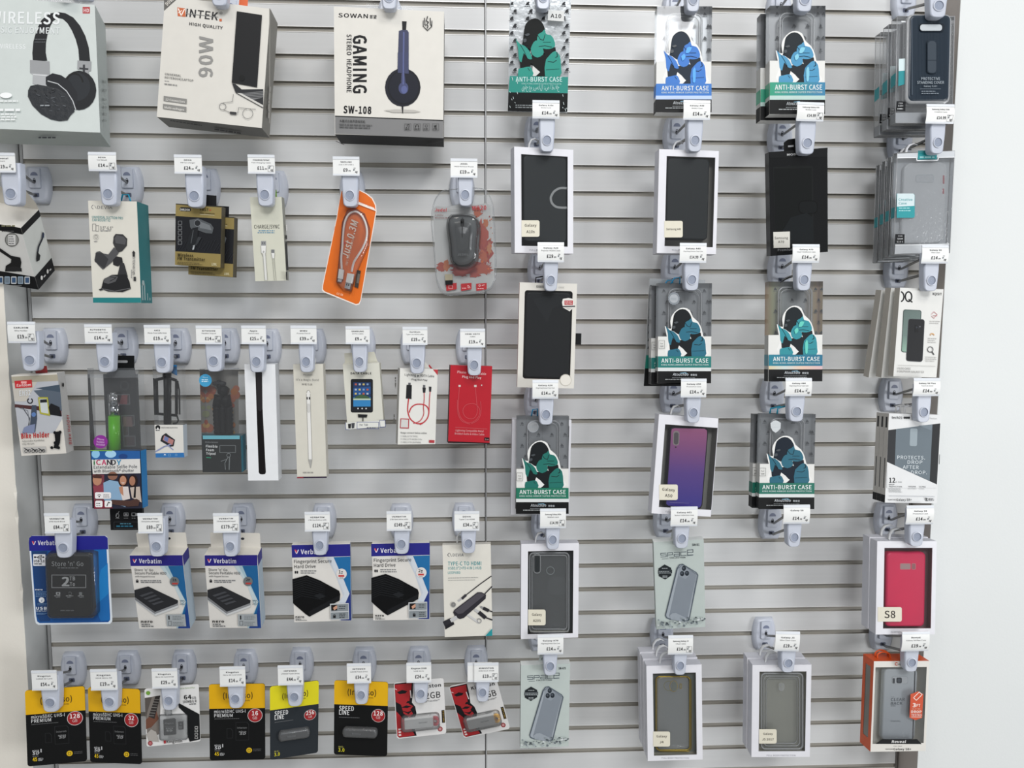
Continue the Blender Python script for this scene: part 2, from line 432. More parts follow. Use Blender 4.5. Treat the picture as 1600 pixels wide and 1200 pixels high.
# ------------------------------------------------------------------ security hooks with price tickets
PLAS = M('#c3c8d3', .3, 0, 0, .5); PLAS2 = M('#b7bdca', .33); PLASD = M('#8d96ac', .4); STEEL = M('#8f8f8e', .28, .9)
DARK = M('#2b2d33', .5); TICK = M('#ecedeb', .35); INK = M('#26262a', .6); TCLR = clear('#f4f7fa', .05, .08)
DF = -.115
def barrel(w, h, k=.30, n=10):
    pts = []
    for i in range(n+1):
        t = -1+2*i/n; pts.append((w/2*(1-k*abs(t)**2.2), h/2*t))
    for i in range(n+1):
        t = 1-2*i/n; pts.append((-w/2*(1-k*abs(t)**2.2), h/2*t))
    return pts
def plate_mesh():
    p = PB(); N = 22
    rings = []
    for s, y in ((1, 0), (1, -.002), (.97, -.006), (.88, -.009), (.74, -.0105)):
        rings.append([(x*s, y, z*(1-(1-s)*.55)) for x, z in barrel(.039, .055)])
    n = len(rings[0]); vs = [v for r in rings for v in r]; fs = []
    for r in range(len(rings)-1):
        for i in range(n): j = (i+1) % n; fs.append((r*n+i, r*n+j, (r+1)*n+j, (r+1)*n+i))
    p.add(vs, fs, PLAS, True); p.add(rings[-1], [tuple(range(n))[::-1]], PLAS)
    # raised middle block with keyhole marks
    p.prism(rpts(-.0085, -.006, .0085, .024, .002), -.0132, -.0105, PLAS, side=PLAS2, bev=.001)
    p.prism([(x, z) for x, z in [(.0055*math.cos(a), .0125+.0055*math.sin(a)) for a in [math.pi*i/10 for i in range(11)]]], -.0134, -.013, PLASD)
    p.prism([(.0052*math.cos(a), .0127+.005*math.sin(a)) for a in [math.pi*i/10 for i in range(11)]], -.01345, -.013, M('#767d93', .5))
    p.prism(rpts(-.0021, .0028, .0021, .0062, .0004), -.0134, -.013, DARK)
    p.ring([(.0018*math.cos(a), .0062+.0026*math.sin(a)) for a in [math.pi*i/6 for i in range(7)]], [(.001*math.cos(a), .0062+.0017*math.sin(a)) for a in [math.pi*i/6 for i in range(7)]], -.0134, DARK)
    p.prism(rpts(-.0045, -.019, .0045, -.0125, .0015), -.0108, -.010, M('#5f667a', .5))
    return p
def lock_mesh():
    """grey-blue block: tapering, rounded lower end, dished release point"""
    p = PB(); w1, w2, h, T = .0125, .0108, .056, .013
    pts = [(-w1, 0), (-w1*.99, -.028)]
    pts += [(-w2*math.cos(math.pi*i/10)**1 if False else -w2*math.copysign(abs(math.cos(math.pi*i/10))**.55, math.cos(math.pi*i/10)), -.048-.008*math.sin(math.pi*i/10)**.8) for i in range(11)]
    pts += [(w1*.99, -.028), (w1, 0)]
    p.prism([(a, b) for a, b in pts], -T, 0, PLAS, side=PLAS2, bev=.0025)
    return p
def dish_mesh():
    p = PB(); n = 20; zc = -.0405
    prof = [(.0080, -.0128), (.0074, -.0144), (.0064, -.0146), (.0057, -.0135), (.003, -.0133), (.0004, -.0133)]
    vs = [(r*math.cos(2*math.pi*i/n), y, zc+r*math.sin(2*math.pi*i/n)) for r, y in prof for i in range(n)]
    for a in range(len(prof)-1):
        p.add([vs[a*n+i] for i in range(n)]+[vs[(a+1)*n+i] for i in range(n)], [(i, (i+1) % n, n+(i+1) % n, n+i) for i in range(n)], PLAS if a < 2 else M('#8d95a6', .5), True)  # darker dish floor: shade of the hollow put into its colour
    return p
_plate = plate_mesh().build('back_plate'); _lock = lock_mesh().build('lock_block'); _dish = dish_mesh().build('release_button')
protos = [_plate, _lock, _dish]
def link(o, parent, loc, name, sc=(1, 1, 1)):
    c = bpy.data.objects.new(name, o.data); COL.objects.link(c); c.parent = parent; c.location = loc; c.scale = sc; return c
def ticket(parent, c, w, h, curve, txt, boxed=False, shear=0, rot=0):
    """c: centre offset from the parent; curved card with print"""
    def yy(z): t = z/h*2; return curve*(t*t-1)*-.0030-(.0 if not curve else 0)
    a_ = math.radians(rot); ca, sa = math.cos(a_), math.sin(a_)
    def P3(x, z, e=0): return (c[0]+x*ca-z*sa, c[1]-yy(z)*-1*-1-e, c[2]+x*sa+z*ca)
    p = PB(); n = 10
    zs = [-h/2+h*i/n for i in range(n+1)]
    for e, m in ((.0004, TICK), (-.0004, TICK)):
        vs = [P3(x, z, e) for z in zs for x in (-w/2, w/2)]
        p.add(vs, [(2*i, 2*i+1, 2*i+3, 2*i+2) for i in range(n)], m, True)
    for x in (-w/2, w/2):
        p.add([P3(x, z, e) for z in zs for e in (.0004, -.0004)], [(2*i, 2*i+1, 2*i+3, 2*i+2) for i in range(n)], TICK)
    p.add([P3(x, z, e) for z in (h/2,) for x, e in ((-w/2, .0012), (w/2, .0012), (w/2, -.0012), (-w/2, -.0012))], [(0, 1, 2, 3)], TICK)
    # folded lip of the holder along the upper and lower edge
    lp = M('#dfe3e8', .25)
    for z0, z1 in ((h/2-.0035, h/2+.0004), (-h/2-.0008, -h/2+.0016)):
        p.add([P3(x, z, .0011) for z in (z0, z1) for x in (-w/2, w/2)], [(0, 1, 3, 2)], lp)
        p.add([P3(x, z0, e) for e in (.0011, .0004) for x in (-w/2, w/2)], [(0, 1, 3, 2)], lp)
    def tx(s, cx, z, tw, th, b=0.02, sh=0, m=INK):
        vs, fs = glyphs(s, b)
        if not len(vs): return
        x0, x1 = vs[:, 0].min(), vs[:, 0].max(); sy = th/CAPH; sx = min(tw/(x1-x0), sy*1.4)
        out = [P3(cx+(vx-(x0+x1)/2)*sx+sh*vy*sy, z+vy*sy, .0007) for vx, vy in vs]
        p.add(lift(out, b), fs, m)
    t1, t2, pr = txt
    a, b_ = (pr.split('.')+[''])[:2]
    tx(t1, 0, h*.18, w*.62, h*.072, .03)
    if t2: tx(t2, 0, h*.045, w*.72, h*.06, .0)
    if b_ == '99!': tx(a+'.99', w*.04, -h*.30, w*.32, h*.14, .03)
    else:
        k = .022*len(a)/3; tx(a, -w*.03, -h*.30, w*(.08*len(a)), h*.17, .04); tx('.99', w*(.04*len(a)+.035), -h*.30, w*.10, h*.075, .03)
    if a:
        tx('E', w*.295, -h*.25, w*.06, h*.09, .05, .2, M('#3c4a55')); tx('zg', w*.375, -h*.36, w*.09, h*.10, .05, .2); tx('~', w*.32, -h*.17, w*.12, h*.12, .03)
    if boxed:
        x0, x1, z0, z1 = w*.24, w*.455, -h*.42, -h*.08
        for A in (((x0, z0), (x1, z0+.0003)), ((x0, z1-.0003), (x1, z1)), ((x0, z0), (x0+.0003, z1)), ((x1-.0003, z0), (x1, z1))):
            (a0, b0), (a1, b1) = A; p.add([P3(a0, b0, .0007), P3(a1, b0, .0007), P3(a1, b1, .0007), P3(a0, b1, .0007)], [(0, 1, 2, 3)], INK)
    return p.build('price_ticket', parent)
def hook(tg, lk, pc, txt, label, curve=0, boxed=False, rot=0, df=DF, second=False):
    """tg: ticket box, lk: (left, right, lower end) of the lock, pc: plate centre, all in the wall view"""
    W = at(pc[0], pc[1], 0); e = bpy.data.objects.new('security_hook', None); COL.objects.link(e); e.location = parr(W); e.empty_display_size = .02
    tag(e, label, 'hook', 'locking security hooks on the slat wall')
    link(_plate, e, (0, 0, 0), 'back_plate')
    L = at((lk[0]+lk[1])/2, lk[2], df); A = at(lk[0], lk[2]-20, df); B = at(lk[1], lk[2]-20, df)
    w = min(max(np.linalg.norm(A-B), .021), .027); sx = w/.025
    zt = L[2]+.056; c = (L[0]-W[0], df+.013, zt-W[2])
    lo = link(_lock, e, c, 'lock_block', (sx, 1, 1)); b = link(_dish, lo, (0, 0, 0), 'release_button')
    # rods
    p = PB(); p.tube([(0, -.008, .002), (0, -.02, .003), (c[0]*.96, df+.012, c[2]-.004)], .0019, STEEL, 8); p.build('upper_rod', e)
    p = PB(); p.tube([(0, -.008, -.016), (0, -.018, -.016), (c[0]*.96, df+.014, c[2]-.030)], .0021, STEEL, 8); p.build('lower_rod', e)
    if tg:
        yt = df-.0035
        T = at((tg[0]+tg[2])/2, (tg[1]+tg[3])/2, yt); a = at(tg[0], tg[1], yt); b = at(tg[2], tg[3], yt)
        w, h = abs(b[0]-a[0]), abs(a[2]-b[2])
        ticket(e, (T[0]-W[0], yt, T[2]-W[2]), w, h, curve, txt, boxed, rot=rot)
        if second: 
            q = ticket(e, (T[0]-W[0]-.010, yt+.0022, T[2]-W[2]-.0006), w, h, 0, ('', '', ''), False); q.name = 'spare_ticket'
    return e
def g(s): return 'grey locking wall hook ' + s
HK = [
 # tag                     lock            plate       texts                                             label   curve boxed
 (None, (80,106,-12), (130,-28), None, g('at the top left, hidden above the wireless headphone box')),
 (None, (329,356,9), (365,30), None, g('whose lower end pokes over the laptop charger box')),
 (None, (595,621,14), (610,32), None, g('whose lower end pokes over the gaming headphone box')),
 (None, (837,860,14), (830,24), None, g('at the top of the silver foil ape pouch')),
 (None, (1071,1094,18), (1052,22), None, g('above the blue armoured-ape phone case pack')),
 (None, (1243,1270,18), (1215,18), None, g('above the iridescent green armoured-ape pack, with rods showing behind')),
 (None, (1451,1480,27), (1410,4), None, g('above the dark navy standing cover at the top right')),
 ((-18,239,25,269), (3,34,321), (62,290), ('Universal', 'Mount', '£19.99'), g('cut by the left picture edge, over the black and white box'), 0, 0, 0, -.142),
 ((138,238,183,267), (156,184,321), (205,290), ('DEVIA', 'Car Mount', '£14.99'), g('over the white and teal suction car mount box'), .4, 1),
 ((272,242,316,271), (290,319,324), (325,293), ('DEVIA', 'FM Car charger', '£24.99'), g('over the gold and black transmitter box')),
 ((387,242,430,271), (401,428,322), (431,296), ('CHARGE/SYNC', 'Fast Charging Cable', '£11.99'), g('over the slim white charging cable box'), 0, 1),
 ((520,245,562,274), (534,560,323), (551,297), ('SKOLINE', 'Just 0.3M USB C', '£9.99'), g('over the bright orange short-cable card')),
 ((704,248,746,277), (715,739,322), (722,297), ('JEDEL', 'W920 Wireless Mouse', '£19.99'), g('over the blister-packed wireless mouse')),
 ((12,503,57,535), (33,63,580), (87,540), ('EARLDOM', 'Bike Holder', '£19.99'), g('beside the left wall, over the bike holder box'), .5, 1),
 ((132,507,176,536), (151,179,582), (197,539), ('AUTHENTIC', 'Bluetooth Selfie Stick', '£14.99'), g('over the green-handled selfie pole'), .2),
 ((225,508,267,537), (241,267,583), (280,540), ('AXIS', 'Photo Pose Selfie Stick', '£19.99'), g('over the small black monopod pack')),
 ((306,509,347,537), (321,348,581), (356,540), ('KITVISION', 'Flexible Tripod', '£14.99'), g('over the flexible foam tripod box'), 0, 1),
 ((377,509,416,537), (389,414,582), (421,541), ('Apple', 'Pencil Case', '£25.99'), g('over the tall white box with a black slot')),
 ((454,509,495,537), (467,491,582), (491,541), ('WIWU', 'Picasso Pencil', '£39.99'), g('over the tall cream stylus box')),
 ((540,510,578,537), (550,574,582), (568,540), ('SAMSUNG', '30 Pin Cable', '£9.99'), g('over the tablet data cable box')),
 ((629,511,668,538), (639,664,584), (645,541), ('Earldom', 'Type C to HDMI cable', '£19.99'), g('over the white box with a red coiled cable')),
 ((719,514,758,542), (729,753,587), (731,542), ('HDMI HDTV', 'Cable', '£19.99'), g('over the red cable box')),
 ((69,802,110,832), (86,114,872), (134,813), ('VERBATIM', '2TB Hard drive', '£84.99'), g('over the wide blue hard drive blister'), 0, 1),
 ((215,802,255,832), (232,259,870), (271,812), ('VERBATIM', '1TB Hard drive with Keypad', '£89.99'), g('over the keypad hard drive box nearer the left wall'), 0, 1, 0, -.129),
 ((333,802,374,831), (348,373,870), (381,812), ('VERBATIM', '2TB Hard drive with Keypad', '£179.99'), g('over the keypad hard drive box with the larger capacity'), 0, 1, 0, -.129),
 ((476,800,516,829), (488,512,868), (507,812), ('VERBATIM', '1TB Hard drive with', '£124.99'), g('over the first of the two black fingerprint drive boxes'), 0, 1),
 ((604,799,643,828), (615,640,866), (627,812), ('VERBATIM', '2TB Hard drive with', '£149.99'), g('over the second fingerprint drive box, ticketed 149'), 0, 1),
 ((710,799,749,828), (720,744,865), (725,811), ('DEVIA', 'Type-C to HDMI', '£34.99'), g('over the white adapter hub box'), 0, 1),
 ((49,1048,90,1077), (65,94,1113), (117,1043), ('Kingston', '128GB SD Card', '£54.99'), g('lowest and leftmost, over the yellow and black 128 card')),
 ((141,1046,184,1077), (158,186,1112), (202,1041), ('Kingston', '32GB Micro SD', '£19.99'), g('over the yellow and black 32 memory card')),
 ((237,1045,278,1074), (252,277,1110), (289,1040), ('Kingston', 'Micro SD Card 64GB', '£29.99'), g('over the white and black 64 memory card pack')),
 ((343,1042,384,1071), (356,381,1107), (385,1039), ('Kingston', 'Micro SD Card 16GB', '£14.99'), g('over the yellow and black 16 memory card')),
 ((434,1040,474,1069), (448,473,1104), (472,1036), ('INTENSO', '256GB Flash Drive', '£44.99'), g('over the turned yellow and grey 256 flash drive card')),
 ((542,1037,580,1066), (553,576,1101), (570,1035), ('INTENSO', '128GB Flash Drive', '£34.99'), g('over the yellow and black 128 flash drive card')),
 ((635,1036,674,1065), (646,669,1099), (655,1034), ('Kingston 32GB', 'USB Stick', '£24.99'), g('over the red and white stick card with a red clip')),
 ((741,1036,779,1064), (743,765,1097), (744,1033), ('KINGSTON', 'USB Stick 16GB', '£19.99'), g('over the tilted stick card with a yellow clip'), 0, 1, 0, DF, True),
 ((832,157,874,185), (842,867,237), (838,212), ('Galaxy A10s', 'Wallet Case', '£14.99'), g('between the foil pouch and the wallet case with silver trim'), .5),
 ((1068,157,1109,187), (1073,1098,237), (1054,214), ('Galaxy A40', 'Wallet Case', '£14.99'), g('over the plain black wallet case in a white window box'), .5),
 ((1245,160,1286,189), (1247,1274,241), (1217,217), ('Samsung Galaxy A70', 'Wallet Case', '£14.99!'), g('over the large all-black wallet box'), .8, 1, -1),
 ((1447,163,1489,193), (1452,1476,240), (1404,223), ('Samsung Galaxy S10e', 'Creative Case', '£14.99!'), g('over the frosted clear cases stacked four deep'), .8, 1),
 ((840,379,881,409), (849,872,455), (843,424), ('Galaxy A20', 'Popular Wallet Case', '£19.99'), g('over the red-edged white wallet box'), .5),
 ((1062,380,1103,410), (1068,1093,454), (1051,423), ('Galaxy A40', 'King Kong Armour Clear Case', '£14.99!'), g('over the teal ape pack that has foil packs behind it'), .5),
 ((1238,382,1279,410), (1243,1268,454), (1217,422), ('Galaxy A70', 'Clear Antiburst Case', '£14.99'), g('over the rainbow-tinted ape pack'), .8),
 ((1440,383,1480,411), (1442,1466,455), (1398,424), ('Galaxy S9', 'Flex Case', '£14.99'), g('over the fanned white flex case boxes'), .8),
 ((832,594,872,622), (841,865,664), (837,628), ('Galaxy A20', 'King Kong Armour Clear Case', '£14.99'), g('over the green ape pack next to the divider strip'), .5),
 ((1064,592,1103,620), (1071,1095,661), (1049,618), ('Galaxy A50', 'Protective Case', '£14.99'), g('over the purple and pink phone case'), .5),
 ((1227,591,1267,618), (1231,1257,659), (1205,618), ('Galaxy A80', 'King Kong Armour Clear Case', '£14.99'), g('over the ape pack with a white shield sticker'), .8),
 ((1427,591,1467,618), (1431,1454,660), (1390,617), ('Galaxy S9 Plus', 'Tech 21 Case', '£14.99'), g('over the white and black drop-protection boxes'), .8),
 ((844,795,884,824), (852,875,859), (848,818), ('Samsung Galaxy A20s', 'Wallet case', '£14.99!'), g('over the clear smoky case beside the divider'), .6, 1),
 ((1048,792,1089,821), (1053,1077,857), (1038,812), ('Galaxy A51', 'Space Collection Case', '£14.99'), g('over the upper pale green box with a phone picture'), .6),
 ((1224,789,1264,817), (1229,1252,855), (1202,815), ('Galaxy S8', '', '£14.99'), g('that is empty, with nothing hanging from it'), .8),
 ((1416,790,1457,818), (1419,1444,854), (1382,810), ('Galaxy S8', 'Protective Case', '£14.99'), g('over the bright pink phone case'), .8),
 ((840,992,880,1021), (848,871,1056), (843,990), ('Galaxy A70', 'King Kong Armour Clear Case', '£14.99'), g('over the lower pale green box with a phone picture'), .6),
 ((1044,993,1082,1021), (1052,1073,1055), (1033,990), ('Samsung Galaxy J4', 'Clear case', '£14.99'), g('over the gold-rimmed clear case boxes'), .6, 1),
 ((1211,987,1248,1016), (1219,1243,1051), (1192,988), ('Galaxy J5', 'Slim Clear Case', '£19.99'), g('over the fully clear case in a white window box'), .8, 0, -2),
 ((1409,987,1450,1016), (1412,1435,1050), (1375,988), ('Reveal', 'Galaxy S8 Plus Case', '£19.99'), g('over the orange-sided box at the lower right'), .8),
]
for h_ in HK: hook(*h_)
for o in protos: bpy.data.objects.remove(o)
# ------------------------------------------------------------------ products, left panel
A1=(0,0,3.636);A2=(400,0,3.636);A3=(760,0,3.636);A4=(1160,0,3.636);B1=(0,220,4);B2=(380,220,3.81);C1=(780,180,4);C2=(1160,180,4)
D1=(780,400,4);D2=(1160,400,4);E1=(0,490,3.4275);E2=(360,490,3.4295);F1=(780,590,4);F2=(1160,590,4);G1=(0,780,3.81);G2=(400,780,4)
G3=(780,780,4);G4=(1160,780,4);H1=(0,1000,3.81);H2=(400,1000,4);H3=(780,980,4);H4=(1160,980,4)
WHT='#e9e8e4'; CRM='#e3e0d5'; BLK='#121315'; GRY='#8a8a88'; TEAL='#14878d'; YEL='#eab308'; RED='#b3202a'
FOIL=M('#cfd3d6',.12,.85); CL=clear('#f3f6f8',.04,.05); CLB=clear('#eef2f5',.10,.12,1,.3); CLW=clear('#eef0f0',.42,.15)
def arcpts(cx,cy,rx,ry,a0,a1,n=16): return [(cx+rx*math.cos(math.radians(a0+(a1-a0)*i/n)),cy+ry*math.sin(math.radians(a0+(a1-a0)*i/n))) for i in range(n+1)]
def strip(p,cl,wd,m):
    """ribbon print along centre line"""
    n=len(cl);L=[];R=[]
    for i in range(n):
        a=cl[max(i-1,0)];b=cl[min(i+1,n-1)];l=math.hypot(b[0]-a[0],b[1]-a[1]) or 1;nx,ny=-(b[1]-a[1])/l,(b[0]-a[0])/l
        w=wd[i] if isinstance(wd,(list,tuple)) else wd
        L.append((cl[i][0]+nx*w/2,cl[i][1]+ny*w/2));R.append((cl[i][0]-nx*w/2,cl[i][1]-ny*w/2))
    vs=[p.hit(x,y,'F') for x,y in L+R];p.k+=1;p.add(vs,[(i,i+1,n+i+1,n+i) for i in range(n-1)],m)
def tab(pr,x0,x1,ytop,ybot,m,depth,hole=True,name='hang_tab',label=None,th=.0006):
    """flat hanging tab read off the view at local depth"""
    p=pr.pb(); pts=pr.lpts(rpts(x0,ytop,x1,ybot,(6,6,0,0)),depth); p.prism(pts,depth,depth+th,m); return p.build(name,pr.e,label)

# 1 headphones
r=Prod('headphone_box','large pale grey box picturing black on-ear headphones, top left corner, partly cut off','box',A1,[(-115,-14),(540,18),(568,755),(-95,728)],.055,yaw=17,tilt=-6,y=-.10,wt=.9)
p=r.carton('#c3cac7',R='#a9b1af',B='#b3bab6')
p.k=2
p.t('WIRELESS',-10,275,155,26,'#dfe3e3',1,.0)
p.rect(470,40,511,77,'#a8262c');p.t('HD',476,70,30,20,'#e8d8d8',0,.02)
outer=arcpts(352,345,165,277,180,360,20)
strip(p,[(228,350),(222,300),(226,240),(240,180),(262,130),(292,98),(330,86),(365,92),(400,116),(432,160),(458,215),(475,275),(482,350)],[82,76,72,66,60,48,34,36,46,54,58,60,62],'#15181c')
p.dashes(196,222,80,2,16,3,'#5d6166')
p.k+=1;p.t('WIRELESS',-58,132,398,66,'#dfe3e3',1,.035);p.t('MUSIC ENJOYMENT',-62,186,402,34,'#d5dada',1,.025);p.poly([(172,342),(282,350),(284,425),(264,494),(186,478),(188,425),(172,415)],'#a3a5a7');p.poly([(172,342),(282,350),(284,425),(172,415)],'#8f9193');p.line([(188,425),(268,430)],4,'#d5d6d7')
p.poly([(442,345),(520,350),(518,405),(505,405),(508,442),(475,440),(478,400),(440,395)],'#8f9193');p.line([(455,390),(500,394)],10,'#303236');p.line([(478,372),(478,405)],12,'#303236')
p.circ(450,515,98,'#15181c',ry=112);p.circ(440,495,74,'#22262b',ry=80);p.arc(425,480,48,10,'#0c0e10',100,350,60)
p.poly([(262,440),(300,418),(350,430),(400,465),(440,530),(440,590),(420,630),(330,560),(262,480)],'#1b1e23')
p.poly([(175,490),(215,482),(270,492),(330,505),(385,540),(420,590),(425,635),(400,660),(385,685),(340,690),(290,680),(235,650),(185,600),(160,550),(162,515)],M('#22262b',.35,0,.5,.5,1,0,120))
strip(p,[(272,462),(330,478),(380,520),(415,575),(432,625)],5,'#b9bcbe')
for i in range(26):
    x=random.uniform(185,370);y=random.uniform(500,650)
    if (x-160)*.9+500>y-30 and y>490+(x-180)*.1: p.line([(x,y),(x+random.uniform(8,20),y+random.uniform(-4,12))],random.uniform(2,4),random.choice(['#3d4248','#4b5056','#0d0f12']))
p.dashes(232,600,68,1,1,8,'#7d8287')
p.k+=1;p.circ(38,546,34,'#eef0f0',ry=16)
for a in (575,622,650,665,680): p.dashes(-60,a,190 if a<600 else 180,1,1,7 if a!=622 else 14,'#e6e9e9')
p.dashes(218,765,112,1,1,9,'#50555a',plane='B')
for i,z in enumerate((470,520,570,615,655,690)): p.dashes(575,z,18,1,1,14,'#8f9694',-70,plane='R')
p.build('carton',r.e,bevel=.0006)
p=r.pb();w=r.w/2;p.add([(-.02,.037,r.h),(.045,.037,r.h),(.045,.037,r.h+.03),(-.02,.037,r.h+.03)],[(0,1,2,3)],CLB);p.build('hang_tab',r.e,'clear plastic hang tab')
# 2 charger
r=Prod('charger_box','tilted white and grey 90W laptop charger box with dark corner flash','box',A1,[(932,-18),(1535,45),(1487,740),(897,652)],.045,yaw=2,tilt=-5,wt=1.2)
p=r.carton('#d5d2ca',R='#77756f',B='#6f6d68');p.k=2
p.rect(1535,49,1530,700,'#77756f')
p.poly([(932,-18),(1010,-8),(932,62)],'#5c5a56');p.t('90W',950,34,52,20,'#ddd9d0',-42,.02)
p.poly([(1008,42),(1052,48),(1055,97),(1010,92)],'#c2602f');p.line([(1014,50),(1030,90),(1048,54)],6,'#f1e8dd');p.line([(1014,74),(1034,60)],4,'#f1e8dd')
p.t('INTEK',1056,94,182,44,'#2c2c2e',7,.02);p.line([(1060,78),(1240,98)],3,'#8a8a88');p.rect(1247,108,1261,122,'#c2602f');p.arc(1257,75,6,2,'#444444')
p.t('HIGH QUALITY',1076,144,190,17,'#3a3a3b',7.5,.025)
p.t('90W',1207,440,232,76,'#8b8a87',-89,.03)
p.t('UNIVERSAL',938,427,92,12,'#6d6c69',7);p.t('NOTEBOOK/LAPTOP',937,446,163,12,'#6d6c69',7);p.dashes(937,458,30,1,1,4,'#999896',7);p.dashes(936,474,92,1,1,7,'#8d8c89',7)
p.poly([(932,546),(1063,564),(1062,592),(931,574)],'#84837f');p.t('12 Connectors',942,572,110,12,'#e8e5de',7.5,.01)
p.poly([(929,591),(1061,609),(1060,637),(928,619)],'#84837f');p.t('Multi-voltages',936,617,112,12,'#e8e5de',7.5,.01)
p.poly([(1347,66),(1490,88),(1462,498),(1318,472)],'#191a1c')
p.poly([(1320,475),(1340,480),(1375,510),(1497,508),(1497,615),(1340,528)],'#2d2e30');p.poly([(1370,532),(1497,520),(1497,555),(1440,570)],'#6e6f70')
for k in range(4): p.line([(1385+12*k,535+8*k),(1497,526+9*k)],2.5,'#1b1c1e')
p.poly([(1345,530),(1372,532),(1497,600),(1497,614)],'#c9c7c1');p.circ(1376,446,17,'#0f1011')
p.line([(1497,614),(1345,530)],2,'#444445')
p.arc(1267,608,19,3,'#6b6b6a');p.line([(1270,587),(1322,580),(1328,538)],2.5,'#6b6b6a');p.line([(1275,627),(1310,642)],2.5,'#6b6b6a')
p.rrect(1308,638,1346,653,4,'#39393a',rot=6);p.line([(1345,647),(1353,645),(1358,614),(1455,624)],2.5,'#6b6b6a');p.arc(1410,648,29,2.6,'#6b6b6a')
for y in (560,610): p.dashes(1512,y+60,150 if y<600 else 70,1,1,10,'#a5a39d',-86,plane='R')
p.dashes(970,672,180,1,1,6,'#3b3a38',9,plane='B');p.dashes(1220,720,200,1,1,8,'#2f2e2d',9,plane='B')
p.build('carton',r.e,bevel=.0006)
p=r.pb();p.add([(.022,.02,r.h),(.034,.02,r.h),(.034,.02,r.h+.02),(.022,.02,r.h+.02)],[(0,1,2,3)],'#d9622d');p.build('hang_tab',r.e,'orange hang tab')
# 3 gaming headphone
r=Prod('headphone_box','upright white box with grey lower band picturing one dark blue headphone','box',A2,[(440,38),(1070,65),(1063,785),(450,760)],.06,yaw=2,wt=1)
p=r.carton('#dad7cf',R='#1c1c1d',B='#161617');p.k=2
p.poly([(449,660),(1064,686),(1063,785),(450,760)],'#777777');p.poly([(449,657),(1064,682),(1064,688),(449,663)],'#141415')
p.t('SOWAN',468,98,168,23,'#1a1a1b',2,.025);p.t('首望',645,104,40,17,'#2a2a2b',2,.0);p.t('GAMING',553,200,330,74,'#141416',90,.045);p.t('STEREO  HEADPHONE',516,196,330,26,'#1c1c1e',90,.03)
p.t('SW-108',497,642,158,40,'#141416',2,.05)
p.poly([(830,121),(856,122),(852,185),(832,185)],'#17181b');p.poly([(812,176),(830,171),(860,172),(868,185),(868,395),(804,392)],'#20284e');p.poly([(835,185),(846,185),(842,470),(832,470)],'#3c4672')
p.circ(834,497,101,'#1b1d28',ry=109);p.circ(840,497,92,'#0f1119',ry=101);p.circ(840,495,84,'#171a26',ry=92);p.poly([(828,400),(842,400),(850,470),(824,470)],'#27305a');p.circ(838,502,28,'#2e3866',ry=34);p.circ(842,510,17,'#4a5488',ry=22)
p.poly([(806,300),(866,300),(868,420),(806,415)],'#232c55');p.line([(839,185),(837,480)],7,'#4c568a')
p.poly([(725,628),(800,622),(900,626),(938,636),(900,641),(780,640)],'#b5b2ab');p.poly([(828,600),(838,600),(836,647),(830,640)],'#1a1b20')
p.line([(950,120),(950,150),(974,175),(999,152),(1000,120)],4,'#2b2b2c');p.line([(975,95),(968,120),(980,128),(970,142),(978,150),(972,162)],5,'#2b2b2c')
for x in (958,990): p.line([(x,105),(x+2,140),(x+6,148)],5,'#2b2b2c')
p.t('头戴式立体声游戏耳机',476,694,145,12,'#3c3c3c',2);p.dashes(475,704,232,1,1,7,'#525252',2);p.dashes(475,718,186,1,1,7,'#525252',2)
for i,x in enumerate((845,898,950,1003)):
    p.frame(x,705,x+36,741,1.6,'#3f3f3f');p.dashes(x+3,732,30,1,1,5,'#303030')
p.t('♫',852,728,20,18,'#262626');p.arc(916,719,9,3,'#262626',180,360);p.rect(905,718,910,727,'#262626');p.rect(922,718,927,727,'#262626');p.arc(968,718,7,2.5,'#3f3f3f');p.line([(968,725),(968,730)],2,'#3f3f3f');p.poly([(1012,716),(1018,716),(1026,710),(1026,730),(1018,724),(1012,724)],'#262626')
for x in ((455,792,500,800),(1063,790,970,800)): p.line([(x[0],x[1]),(x[2],x[3]+12)],3,'#3a3a3c',plane='B')
p.build('carton',r.e,bevel=.0006)
p=r.pb();p.add([(-.035,.03,r.h),(.03,.03,r.h),(.03,.03,r.h+.018),(-.035,.03,r.h+.018)],[(0,1,2,3)],CLB);p.build('hang_tab',r.e,'clear plastic hang tab')
# 4 black/white car mount box, leaning
r=Prod('car_mount_box','black and white windscreen mount box at the left edge, hanging askew with hang tab','box',B1,[(-170,515),(130,508),(250,915),(-100,905)],.05,y=-.122,tilt=38,yaw=-5,wt=3)
p=r.carton(WHT,R='#d9dcd8',T='#dcd9d2');p.k=2;w=r.w/2
H=r.h
def q(x0,z0,x1,z1,m,y=-.00015): p.add([(x0,y,z0),(x1,y,z0),(x1,y,z1),(x0,y,z1)],[(0,1,2,3)],m)
q(-w,0,w,.022*H/.1,BLK);q(-w,H*.90,w,H,BLK)
x=w+.00015
for z0,z1 in ((0,.022*H/.1),(H*.90,H)): p.add([(x,0,z0),(x,r.T,z0),(x,r.T,z1),(x,0,z1)],[(0,1,2,3)],BLK)
p.k=4
p.dashes(10,527,95,1,1,9,'#8d8b6a',0);p.dashes(12,562,100,1,1,5,'#555555',0)
p.circ(75,618,40,'#a2a29e');p.rect(52,588,98,650,'#f0efec');p.arc(75,618,41,5,'#6c6c6a')
for k in range(4): p.dashes(56,596+14*k,36,1,1,4,'#55555a')
p.poly([(-30,660),(0,668),(70,716),(128,728),(135,758),(130,790),(140,815),(33,815),(38,780),(70,760),(72,738),(0,690),(-30,680)],'#1b1b1d');p.circ(88,800,50,'#262628',ry=16)
